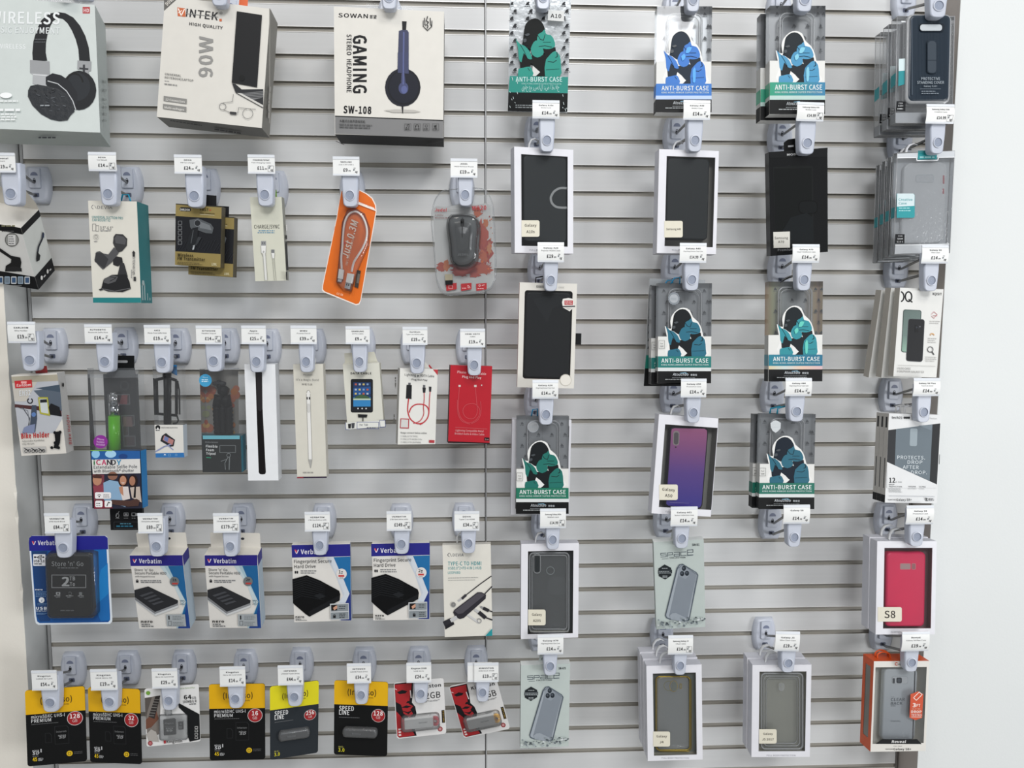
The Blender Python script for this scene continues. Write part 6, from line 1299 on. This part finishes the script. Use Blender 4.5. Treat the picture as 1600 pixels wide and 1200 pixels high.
# --- third row
r=window_box(D1,[(128,165),(487,173),(467,828),(112,820)],(160,213,443,772),'white box edged in red with a dark glossy wallet case and shield badge',T=.018,frame='#dedbd3',inner='#191a1c',side='#8f2127',text=None,rr=.004,rimm='#b3372f')
p=phone_back(r,166,222,438,765,.002,.012,M('#131619',.32),.006);P_=(.002,);p.rrect(335,470,432,536,24,M('#1c2023',.35),P_);p.rrect(338,473,430,533,22,M('#121517',.35),P_);p.poly([(210,270),(360,240),(420,290),(330,330),(300,420)],M('#1d2124',.3),P_);p.rrect(262,226,330,250,6,'#0a0b0c',P_);p.build('phone_case',r.e,'black wallet case')
p=r.pb();p.k=6;p.t('XOUNDEX',232,198,48,14,'#1c1c1e',1,.03);p.t('CASE',372,201,34,10,'#b9b8b2',1)
p.poly([(392,290),(398,268),(432,262),(462,268),(466,290),(470,316),(440,346),(398,322)],'#e0ddd8');p.poly([(408,278),(460,278),(460,306),(408,306)],'#b3202a');p.t('DROP',414,290,40,7,'#efe6e3',0,.02);p.t('TESTED',412,301,44,7,'#efe6e3',0,.02);p.line([(398,316),(472,314)],7,'#35363a');p.poly([(412,322),(458,322),(436,338)],'#c9c6c1')
p.build('badge',r.e,'red and white shield badge')
p=r.pb();p.k=6;p.circ(415,775,34,'#e3dfd6');p.arc(415,775,36,2.2,'#c5c0b4');p.build('round_sticker',r.e,'round cream sticker')
p=r.pb();q0=r.loc3(478,485,.008);w=r.w/2;p.box(w-.001,w+.0095,.007,.010,q0[2]-.016,q0[2]+.0005,'#141517');p.build('side_tag',r.e,'small black side tab')
p=r.pb();v=r.loc3(236,0)[0];p.tube([(v,.012,r.h-.001),(v,.012,r.h+.008),(v+.011,.012,r.h+.010)],.001,BLK);p.build('hang_loop',r.e,'black wire hang loop')
tealA='#12657c';
r=antiburst(D1,[(997,170),(1328,170),(1323,795),(988,795)],'clear box with a teal armoured ape and a round seal, front of three',988,1325,503,627,795,tealA,'#10756f',(1005,1325),325,T=.015,sticker='For A40',group='teal ape packs with silver foil behind')
p=r.pb();p.k=2;p.poly([(1092+ (38 if i%2 else 34)*math.cos(6.283*i/32),266+(42 if i%2 else 37)*math.sin(6.283*i/32)) for i in range(32)],M('#c5ccd2',.1,.8));p.circ(1092,266,27,clear('#e8eef2',.4,.1));p.dashes(1072,262,40,2,9,4,'#8a9298');p.build('seal_sticker',r.e,'round iridescent seal')
p=r.pb();v=r.loc3(1080,0)[0];p.tube([(v,.008,r.h-.001),(v+.006,.008,r.h+.008),(v+.014,.008,r.h+.009),(v+.014,.008,r.h-.001)],.0011,'#1c88b5');p.build('hang_loop',r.e,'bright blue hang loop')
dup(r.e,(-.006,.0175,-.003),'ape pack with teal and black bands, middle one peeking out behind the teal ape box')
rr=Prod('phone_case_pouch','crinkled silver foil pouch with ape pattern, rearmost behind the teal ape box','phone case',D1,[(942,145),(1290,145),(1240,812),(902,812)],.003,y=-.060,wt=.5)
p=rr.pb();w=rr.w/2;p.box(-w,w,0,.002,0,rr.h,wr);p.k=2
for k in range(9): 
    for xx in (952-2*k,1282-3*k): p.poly([(xx-12,195+48*k),(xx-6,180+48*k),(xx+4,185+48*k),(xx+12,196+48*k)],'#3a3c40')
p.poly([(918,620),(1255,620),(1248,702),(910,702)],'#11806f');p.poly([(910,702),(1248,702),(1240,812),(902,812)],'#141516');p.build('foil_pouch',rr.e)
r=antiburst(D2,[(165,160),(503,158),(497,783),(160,783)],'clear box with a turquoise armoured ape and rainbow foil reflections',165,500,493,617,783,'#1f8a96',gradient('blue_green_band',[(0,'#2d7f93'),(1,'#2a6f8c')],0,-.04,.04),(185,500),312,T=.015,shine='#5fc9b8',sticker=None,strip_m=gradient('rainbow_strip',[(0,'#d9c9a5'),(.3,'#c9d5d2'),(.6,'#e3c5b0'),(1,'#d5b5b8')],0,-.04,.04),bodyc='#1b2226',foil=gradient('rainbow_film',[(0,'#a8785c'),(.18,'#a5a78a'),(.35,'#9fa4a4'),(.7,'#a3a6a8'),(.9,'#a8987f'),(1,'#a38f90')],0,-.045,.045,.25))
p=r.pb();v=r.loc3(250,0)[0];p.tube([(v,.008,r.h-.001),(v+.014,.008,r.h+.007),(v+.017,.008,r.h+.007)],.0009,BLK);p.build('hang_loop',r.e,'dark hang loop')
p=r.pb();p.k=7;p.rrect(175,708,268,732,8,'#a9aba8');p.t('For SAM A70',180,724,78,10,'#3c3d3f',0,.03);p.build('size_sticker',r.e,'grey size sticker')
# XQISIT boxes
def fan(quad,label,y,front):
    r=Prod('phone_case_box',label,'phone case',D2,quad,.013,y=y,yaw=4 if front else 8,wt=.25,group='white flex case boxes fanned on one hook')
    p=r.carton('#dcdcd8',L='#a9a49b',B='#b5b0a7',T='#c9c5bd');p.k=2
    if front:
        for cx in (989,1038):
            p.arc(cx,254,20,9,'#17181a',-85 if cx<1010 else 0,85 if cx<1010 else 360,ry=30)
        p.line([(1040,272),(1060,288)],8,'#17181a');p.t('XQISIT',1187,244,58,15,'#2b2c2e',2,.03)
        p.rrect(998,336,1112,604,14,'#30443e',rot=3);p.rrect(1002,340,1108,600,12,gradient('green_back',[(0,'#6f9c84'),(.35,'#2c5448'),(1,'#27413c')],2,.03,.12),rot=3)
        p.rrect(1028,393,1132,660,16,'#3d3f44',rot=3);p.rrect(1031,396,1129,657,14,'#191a1d',rot=3);p.circ(1092,444,14,'#26282c');p.circ(1108,441,5,'#4a4c52');p.rrect(1076,432,1098,478,6,'#101113');p.circ(1087,446,6,'#2c2f38')
        p.line([(1180,365),(1195,348),(1215,365),(1195,390),(1180,375)],2.4,'#b0565a');p.line([(1190,372),(1215,374)],3,'#b0565a');p.dashes(1168,405,70,2,12,4,'#b0aeab',2);p.arc(1184,496,11,6,'#cf9a5a',180,360);p.dashes(1158,512,56,3,12,4,'#b0aeab',2)
        p.arc(1172,584,17,4,'#3a3a3d');p.line([(1183,598),(1194,616)],6,'#3a3a3d');p.dashes(1142,629,70,3,12,4,'#b0aeab',2);p.line([(970,683),(1202,689)],1.5,'#8d8b88');p.t('FLEX CASE',967,707,82,12,'#8a8886',2);p.t('FOR/POUR GALAXY S9',965,726,166,12,'#8a8886',1.5)
    p.build('carton',r.e,bevel=.0005);return r
fan([(985,199),(1258,207),(1212,760),(944,751)],'white flex case box with phone pictures, front of three fanned boxes',-.099,True)
fan([(935,202),(1180,206),(1125,765),(862,757)],'plain white box edge, middle of the three fanned flex case boxes',-.078,False)
fan([(872,218),(1120,224),(1040,768),(785,757)],'plain white box edge, rearmost and most tilted of the fanned flex case boxes',-.057,False)
# --- fourth row
r=antiburst(F1,[(112,240),(432,240),(435,850),(103,850)],'clear box with a deep green armoured ape and green band, beside the divider strip',103,435,570,688,850,'#0b6b60','#0d6e55',(112,435),395,T=.014,sticker='For A20')
p=r.pb();p.k=2;p.arc(212,308,33,3,'#aab0b6');p.circ(212,308,31,clear('#dfe6ec',.3,.1));p.dashes(194,304,36,2,8,3,'#8a9298');p.build('seal_sticker',r.e,'round clear seal')
p=r.pb();v=r.loc3(212,0)[0];p.tube([(v-.002,.006,r.h-.001),(v,.006,r.h+.009),(v+.007,.006,r.h+.010),(v+.007,.006,r.h-.001)],.0011,'#1c88b5');p.build('hang_loop',r.e,'blue hang loop')
b=window_box(F1,[(82,262),(452,265),(436,856),(72,856)],(110,300,425,820),'white window box hidden behind the deep green ape pack, only its edges showing',T=.018,y=-.078,inner='#77797a',text=None)
r=window_box(F1,[(998,226),(1370,258),(1322,868),(953,850)],(1037,292,1328,828),'white window box with a pink-to-purple phone case, hanging askew',T=.022,inner='#8f8e88',tx=(1040,842,190,10))
x0,x1,z0,z1=r.win
p=r.pb();d=.004;o=r.lpts([(a,b) for a,b in rpts(1062,306,1310,822,24)],d);
o=r.lpts([(1068,330),(1072,314),(1090,308),(1290,312),(1306,322),(1308,345),(1272,800),(1262,818),(1245,824),(1050,808),(1036,796),(1038,775)],d)
p.prism(o,d,.014,gradient('sunset_case',[(0,'#4a3da0'),(.35,'#6a4a9c'),(.68,'#9a5c90'),(1,'#bb6d92')],2,.02,.145,.18),side='#241c2c',bev=.002);p.k=2;P_=(d,)
p.rrect(1086,332,1126,425,18,'#9a8d8f',P_,2);p.rrect(1092,342,1120,418,13,'#5a5558',P_,2);p.circ(1103,435,5,'#3c2c3a',plane=P_);p.line([(1065,780),(1185,785)],3,'#8076b8',P_);p.build('phone_case',r.e,'pink fading to purple phone case')
sticker(r,1000,668,1116,765,(('Galaxy',18,80),('A50',18,46)),rot=4);loop(r,1105)
r=antiburst(F2,[(122,226),(453,228),(447,820),(97,818)],'clear box with a teal armoured ape and a white shield sticker, front of its pair',97,450,540,658,820,'#135f74','#0d6a58',(120,450),365,T=.014,sticker='For A80',bodyc='#16202c',group='teal ape packs with shield stickers')
p=r.pb();p.k=2;p.poly([(175,285),(192,272),(207,266),(222,272),(240,282),(238,318),(222,335),(207,345),(188,332),(178,312)],M('#dfe4e6',.2,.3));p.line([(185,292),(230,290)],2,'#b5bcc0');p.line([(185,312),(230,308)],2,'#b5bcc0');p.build('shield_sticker',r.e,'white shield sticker')
p=r.pb();v=r.loc3(232,0)[0];p.tube([(v,.006,r.h-.001),(v+.001,.006,r.h+.008),(v+.016,.006,r.h+.012)],.0013,'#1793b0');p.build('hang_loop',r.e,'blue hang loop')
dup(r.e,(-.004,.0175,-.003),'ape pack with green and black bands, rear twin behind the shield-sticker pack')
r=Prod('phone_case_box','white and black angular phone case box with large drop wording, front of three','phone case',F2,[(915,222),(1243,235),(1215,785),(892,782)],.010,y=-.098,yaw=4,wt=.3,group='white and black drop-protection boxes')
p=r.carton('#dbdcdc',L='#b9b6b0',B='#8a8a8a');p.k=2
p.poly([(912,328),(1236,286),(1215,668),(903,527)],'#26282b');p.poly([(960,322),(1188,292),(1170,646),(952,548)],M('#56646d',.5));p.poly([(1188,292),(1236,286),(1215,668),(1170,646)],'#1d1f21');p.rrect(1046,318,1092,428,10,'#8b989f',rot=2);p.poly([(1100,300),(1186,294),(1180,330)],'#67757e')
p.t('PROTECTS.',966,508,174,21,'#c5cdd1',1,.02);p.t('DROP',1030,538,94,21,'#c5cdd1',1,.02);p.t('AFTER',1000,569,100,21,'#c5cdd1',1,.02);p.t('DROP.',1052,602,100,21,'#c5cdd1',1,.02)
p.poly([(903,527),(1215,668),(1213,690),(1060,690),(902,690)],'#dbdcdc')
p.t('tech21',932,256,66,15,'#2b2c2e',2,.02)
for k in range(3): p.circ(1013+13*k,250,7,'#2b2c2e')
p.t('FlexiCase',1168,258,46,8,'#8a8b8c',2);p.t('12',915,656,38,30,'#2b2c2e',0,.03);p.t('ft. 3.6m',956,656,38,8,'#6c6d6e');p.t('DROP',914,672,34,8,'#4c4d4f',0,.02);p.t('PROTECTION',914,685,80,8,'#4c4d4f',0,.02);p.dashes(914,692,96,3,9,4,'#a9abac',1)
p.t('VEGAN',1034,684,46,8,'#4c4d4f',1,.02);p.t('LEATHER',1034,696,50,7,'#8a8b8c',1);p.t('ULTRA',1102,685,40,8,'#4c4d4f',1,.02);p.t('THIN',1102,697,30,7,'#8a8b8c',1);p.line([(912,738),(1198,742)],2,'#9a9fa8')
p.t('SAMSUNG',908,765,46,6,'#2b2c2e',0,.04);p.t('Galaxy S9+',957,769,98,14,'#2b2c2e',0,.02);p.line([(1138,752),(1150,754),(1142,764),(1152,768)],5,'#2b2c2e');p.dashes(1158,754,38,2,8,5,'#55565a')
w=r.w/2
def sd(za,zb,m,y0=.003,y1=.007): p.add([(-w-.0002,y0,za),(-w-.0002,y1,za),(-w-.0002,y1,zb),(-w-.0002,y0,zb)],[(0,1,2,3)],m)
h=r.h;sd(h*.08,h*.20,'#17181a',-.0,.010) if False else None
sd(h*.84,h*.96,'#2b2c2e');sd(h*.16,h*.50,'#4a4b4c',.004,.006);sd(0,h*.085,'#17181a',0,.010)
p.build('carton',r.e,bevel=.0004)
p=r.pb();w=r.w/2;p.box(w-.001,w+.004,.004,.0046,h*.44,h*.55,'#141517');p.build('side_tag',r.e,'small black side tab')
p=r.pb();v=-.014;p.tube([(v,.005,h-.001),(v,.005,h+.010),(v+.012,.005,h+.013),(v+.018,.005,h+.010)],.0013,'#c9cacc');p.build('hang_loop',r.e,'grey plastic hang loop')
for k in (1,2): dup(r.e,(-.0005*k,.0108*k,-.0008*k),'drop-protection box, %s, only its striped edge showing'%('second' if k==1 else 'rearmost'))
# --- fifth row
r=window_box(G3,[(133,278),(497,276),(495,873),(140,866)],(180,326,460,838),'white window box with a smoky clear case over a dark sheet, beside the divider',T=.020,yaw=8,wt=.5,inner='#4b4d4a',text=None)
p=r.pb();w=r.w/2;p.add([(-w+.002,.0135,.004),(w-.002,.0135,.004),(w-.002,.0135,r.h-.006),(-w+.002,.0135,r.h-.006)],[(0,1,2,3)],M('#343a3d',.3));p.k=1;p.rrect(305,485,420,598,30,'#3f4649',(.0134,));p.build('backing_card',r.e,'dark backing sheet')
p=phone_back(r,190,335,436,830,.004,.012,clear('#b9bfbe',.10,.1,.8,.1),.007);P_=(.004,);cw=CLW
for pts,rad in ((rpts(190,335,436,830,26),.0011),(rpts(205,350,424,812,20),.0007),(rpts(216,342,258,462,18),.0007)): p.tube([(lambda v:(v[0],.0035,v[2]))(r.loc3(x,y,.0035)) for x,y in pts],rad,cw,6,True)
p.rrect(222,350,252,456,14,'#2b3134',P_);p.arc(320,446,24,5,'#8b9293',plane=P_);p.poly([(190,822),(436,822),(430,832),(196,832)],'#a8a596',P_);p.build('phone_case',r.e,'smoky clear phone case')
sticker(r,181,690,290,788,(('Galaxy',15,62),('A20S',15,48)));loop(r,235)
def space(view,quad,label,dx,dy,k=1.0,back=False,sand='SAM-A51'):
    r=Prod('phone_case_box',label,'phone case',view,quad,.012,y=-.098,group='pale green boxes with a phone picture')
    p=r.carton(M('#bfc9c5',.22),L='#a2aca8',T='#d9dddb');p.k=2
    # map from the upper box's own view coordinates
    X0,Y0,X1,Y1=975,262,1284,806;a,b,c,d=quad
    def m(x,y):
        u=(x-X0)/(X1-X0);v=(y-Y0)/(Y1-Y0)
        return tuple((1-u)*(1-v)*a[i]+u*(1-v)*b[i]+u*v*c[i]+(1-u)*v*d[i] for i in (0,1))
    P=lambda pts,mm:p.poly([m(*q) for q in pts],mm)
    L=lambda pts,w_,mm:p.line([m(*q) for q in pts],w_,mm)
    def t(s,x,y,w_,h_,mm,b_=.0): q=m(x,y);p.t(s,q[0],q[1],w_,h_,mm,-1.5,b_)
    lt='#5a646a'
    x=1018
    for ch in 'SPACE':
        if ch=='S': L([(x+34,333),(x,333),(x,344),(x+34,344),(x+34,356),(x,356)],4,lt)
        if ch=='P': L([(x,358),(x,333),(x+32,333),(x+32,346),(x,346)],4,lt)
        if ch=='A': L([(x,333),(x+33,333),(x+33,356),(x,356),(x,345),(x+33,345)],4,lt)
        if ch=='C': L([(x+33,333),(x,333),(x,355),(x+33,355)],4,lt)
        if ch=='E': L([(x+34,354),(x,354),(x,322),(x+34,322),(x+34,338),(x,338)],4,lt)
        x+=41
    t('COLLECTION',1072,368,98,8,'#3c4448',.03);L([(1025,368),(1064,368)],2,'#6b757a');L([(1176,357),(1214,356)],2,'#6b757a')
    t(sand,1212,298,44,14,'#33383c',.03)
    P([(1040+45*math.sin(math.pi/3*i)*1.0,450-47*math.cos(math.pi/3*i)) for i in range(6)],'#24292c');P([(998,438),(1084,438),(1084,460),(998,460)],'#30363a');p.dashes(*m(1002,442),78,2,10,4,'#a9b0b2');p.dashes(*m(1022,424),38,1,1,4,'#a9b0b2');p.dashes(*m(1024,472),34,2,8,4,'#a9b0b2')
    P([(1030,720),(1112,430),(1128,408),(1150,404),(1235,462),(1246,480),(1185,755),(1165,768),(1060,748),(1038,738)],'#56606a');P([(1036,716),(1118,432),(1134,412),(1150,410),(1232,467),(1240,482),(1180,748),(1162,760),(1064,742),(1042,732)],'#a3abb3');P([(1056,722),(1130,432),(1150,416),(1228,470),(1232,482),(1172,742),(1156,752),(1072,736)],'#838b94')
    P([(1124,425),(1150,410),(1190,438),(1188,480),(1165,500),(1124,480)],'#8f97a0')
    for cx,cy in ((1157,433),(1145,465),(1175,464)):
        q=m(cx,cy);p.circ(q[0],q[1],13,'#2b3138',ry=16);p.circ(q[0]-2,q[1]-3,6,'#4b535c')
    P([(1058,722),(1075,708),(1098,706),(1160,738),(1150,764),(1066,746)],'#9aa2aa');L([(1036,716),(1118,432),(1150,408),(1238,476),(1180,755)],2,'#4d5660')
    rg=random.Random(5)
    for i in range(70):
        x=rg.uniform(985,1280);y=rg.gauss(762,12)-(22*max(0,(x-1190)/90));s_=rg.uniform(4,13)
        P([(x+s_*math.cos(q_)*rg.uniform(.6,1.2),y+s_*.6*math.sin(q_)) for q_ in (0,1.5,2.9,4.3)],rg.choice(['#4f585c','#7e888c','#a7b0b2','#d3d9d9','#666f74','#8f999b']))
    p.build('carton',r.e,bevel=.0005)
    q=r.pb();v=-.010;q.prism([(v,r.h-.001),(v+.020,r.h-.001),(v+.018,r.h+.012),(v+.002,r.h+.012)],.009,.0096,'#c5ccca');q.prism([(v+.004,r.h+.003),(v+.016,r.h+.003),(v+.014,r.h+.007),(v+.006,r.h+.007)],.0086,.009,'#5c6468');q.build('hang_tab',r.e)
    return r
space(G3,[(962,270),(1280,250),(1287,800),(985,812)],'pale green phone picture box, upper one, slightly turned, in the middle column',0,0)
space(H3,[(135,238),(445,226),(432,745),(133,757)],'pale green phone picture box, lower one, beside the divider at the bottom',0,0,sand='SM-A70')
r=window_box(G4,[(842,262),(1215,262),(1203,845),(833,845)],(888,304,1178,808),'white window box with a bright pink phone case, front of a pair',T=.020,inner='#9a7a7d',yaw=2,tx=(928,835,80,10),group='white boxes with bright pink cases')
p=phone_back(r,902,332,1140,798,.004,.014,M('#ee2c62',.4),.007,bev=.003);P_=(.004,);p.rrect(984,400,1052,440,8,'#d88a92',P_);p.rrect(1057,400,1084,440,7,'#d88a92',P_);p.rrect(988,404,1048,436,6,'#b9a5a2',P_);p.rrect(1060,404,1080,436,5,'#a97a7d',P_);p.build('phone_case',r.e,'bright pink silicone phone case')
sticker(r,846,674,996,765,(('S8',44,68),));loop(r,945,w=.020,h=.017)
dup(r.e,(-.001,.021,.0),'white box behind the bright pink case box, only its left edge showing')
r=window_box(H3,[(918,240),(1265,235),(1272,828),(930,835)],(960,290,1235,797),'white window box with a gold-rimmed clear case, front of a stack of three',T=.020,inner='#c4c0b0',yaw=5,wt=.3,tx=(1015,822,170,9),group='white boxes with gold-rimmed clear cases')
p=phone_back(r,980,312,1190,765,.004,.013,clear('#aeb4ad',.22,.15,.7),.008);P_=(.004,);gold=M('#c2a53c',.2,.7)
p.tube([(lambda v:(v[0],.0035,v[2]))(r.loc3(x,y,.0035)) for x,y in rpts(980,308,1192,768,24)],.0011,gold,6,True);p.tube([(lambda v:(v[0],.010,v[2]))(r.loc3(x,y,.010)) for x,y in rpts(990,316,1200,776,24)],.0008,gold,6,True)
p.arc(1060,366,30,3,'#8f8a62',plane=P_);p.arc(1090,368,24,3,'#a9923a',plane=P_,ry=34);p.rrect(1080,342,1108,398,10,'#7f857f',P_);p.rrect(1127,352,1141,384,5,gold,P_);p.rrect(1130,356,1138,380,4,'#8a9089',P_)
p.build('phone_case',r.e,'clear phone case with gold rim')
p=r.pb();w=r.w/2;p.add([(-w+.002,.0165,.004),(w-.002,.0165,.004),(w-.002,.0165,r.h-.006),(-w+.002,.0165,r.h-.006)],[(0,1,2,3)],M('#868d88',.5));p.build('backing_card',r.e)
sticker(r,962,652,1068,746,(('Galaxy',14,66),('J4',14,24)));loop(r,1012,w=.018,h=.016)
for k in (1,2): dup(r.e,(-.0005*k,.0215*k,.001*k),'white box edge behind the gold-rimmed case box, %s of the stack'%('middle' if k==1 else 'rearmost'))
r=window_box(H4,[(62,238),(432,232),(421,813),(57,809)],(107,278,392,776),'white window box with a fully clear bumper case, front of a pair',T=.020,inner='#d5d3c6',yaw=2,tx=(152,806,180,9),group='white boxes with clear bumper cases')
p=r.pb()
for a,b,c,d_,rad,dd in ((118,288,376,760,.0017,.005),(134,305,358,742,.0009,.004),(148,318,342,726,.0007,.008)): p.tube([(lambda v:(v[0],dd,v[2]))(r.loc3(x,y,dd)) for x,y in rpts(a,b,c,d_,26)],rad,CLW,7,True)
a=r.lpts(rpts(122,292,372,756,24),.009);p.prism(a,.009,.0098,clear('#e5e8e0',.12,.1));p.k=2;p.rrect(226,348,262,398,14,clear('#c5c8bf',.4,.2),(.0088,));p.arc(238,360,13,3,'#b3b5aa',plane=(.0088,));p.build('phone_case',r.e,'fully clear bumper phone case')
sticker(r,104,637,214,727,(('Galaxy',13,60),('J5 2017',13,72)));loop(r,162,w=.018,h=.016)
dup(r.e,(-.0005,.0215,.001),'white box behind the clear bumper case box, only its left edge showing')
# orange box
r=Prod('phone_case_box','orange-sided clear-window box with a silver phone cover and orange drop badge','phone case',H4,[(822,213),(1168,210),(1147,775),(800,777)],.030,y=-.100,yaw=5,wt=.35)
w=r.w/2;h=r.h;p=r.pb();OR=M('#d1521b',.4)
inn=[(r.loc3(800,722)[0]+.004,.0115),(w-.004,.0115),(w-.004,h-.0105),(-w+.005,h-.0105)]
inn=[(-w+.003,.0125),(w-.004,.0125),(w-.004,h-.0095),(-w+.003,h-.0095)]
p.ring([(-w,0),(w,0),(w,h),(-w,h)],inn,0,M('#dcd9d2',.35))
p.box(-w,w,0,r.T,0,h,OR,F=None,L=None,K=M('#c9c6bf'),R=M('#c5c2bc'))
# left side frame with its own long window
zz0,zz1,ya,yb=.018,h-.012,.008,.022
for (y0,y1,z0,z1) in ((0,ya,0,h),(yb,r.T,0,h),(ya,yb,0,zz0),(ya,yb,zz1,h)): p.add([(-w,y0,z0),(-w,y1,z0),(-w,y1,z1),(-w,y0,z1)],[(0,1,2,3)],OR)
p.add([(-w+.0004,ya,zz0),(-w+.0004,yb,zz0),(-w+.0004,yb,zz1),(-w+.0004,ya,zz1)],[(0,1,2,3)],M('#77766f',.3))
e=.0008;p.box(-w+e,w-e,.0008,r.T-e,e,h-e,M('#e6e4dc',.6),F=None);p.k=2
p.poly([(832,729),(872,700),(1092,700),(1120,730)],'#141517');p.t('Reveal',932,723,88,16,'#e3e3e1',0,.03,.2);p.t('FOR / POUR',945,746,52,5,'#55565a',0,.02);p.t('SAMSUNG',893,764,48,5,'#2b2c2e',0,.04);p.t('Galaxy S8+',944,768,110,13,'#2b2c2e',0,.02)
p.arc(962,229,8,4,'#c9482a',30,330);p.t('case',974,236,30,12,'#2b2c2e',0,.03)
p.build('carton',r.e)
p=r.pb();p.add([(a,.0006,b) for a,b in inn],[(0,1,2,3)],clear('#f0f3f3',.03,.05,.9,.05));p.build('window_film',r.e,'clear window film')
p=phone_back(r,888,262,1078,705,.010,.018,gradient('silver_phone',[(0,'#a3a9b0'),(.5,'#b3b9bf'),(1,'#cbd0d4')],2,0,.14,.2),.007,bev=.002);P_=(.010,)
p.rrect(932,306,1034,354,14,'#a9aeb3',P_);p.rrect(935,309,1031,351,12,'#c3c7cb',P_);p.rrect(962,314,996,350,9,'#2b3038',P_);p.circ(979,332,11,'#3c4450',plane=P_);p.rrect(938,318,952,350,4,'#3a3f46',P_);p.t('THE',927,438,20,5,'#7d838a',0,0,0,P_);p.t('CLEAR',926,460,86,17,'#6d737a',-1,.04,.15,P_);p.t('BACK',926,484,72,17,'#6d737a',-1,.04,.15,P_);p.dashes(927,488,34,1,1,6,'#8d9399',plane=P_);p.t('SAMSUNG',925,590,62,8,'#878d94',0,.01,0,P_);p.line([(1078,275),(1064,700)],5,'#23262b',P_)
p.build('phone_case',r.e,'silver phone in a clear cover')
p=r.pb();p.k=8;p.poly([(1050,418),(1098,400),(1130,418),(1122,566),(1080,580),(1043,564)],'#c94a22');p.line([(1068,440),(1104,404),(1122,420),(1086,456),(1068,440)],4,'#efe3da');p.t('3',1062,498,20,24,'#efe3da',1,.05);p.t('FT',1086,496,24,17,'#efe3da',1,.03);p.t('(0.9 M)',1058,514,52,11,'#dca088',1);p.t('DROP',1053,534,64,15,'#efe3da',1,.04);p.t('TESTED',1053,553,64,13,'#efe3da',1,.02);p.line([(1054,559),(1116,560)],2.4,'#efe3da');p.build('drop_badge',r.e,'orange drop-test badge')
p=r.pb();v=r.loc3(880,0)[0]
for dy,dz in ((.012,0),(.018,.001)): p.tube(smooth([(v,dy,h-.001),(v+.000,dy,h+.006),(v+.008,dy,h+.0095+dz),(v+.019,dy,h+.007),(v+.021,dy,h-.001)]),.0013,OR)
p.build('hang_loop',r.e,'orange hang loops')
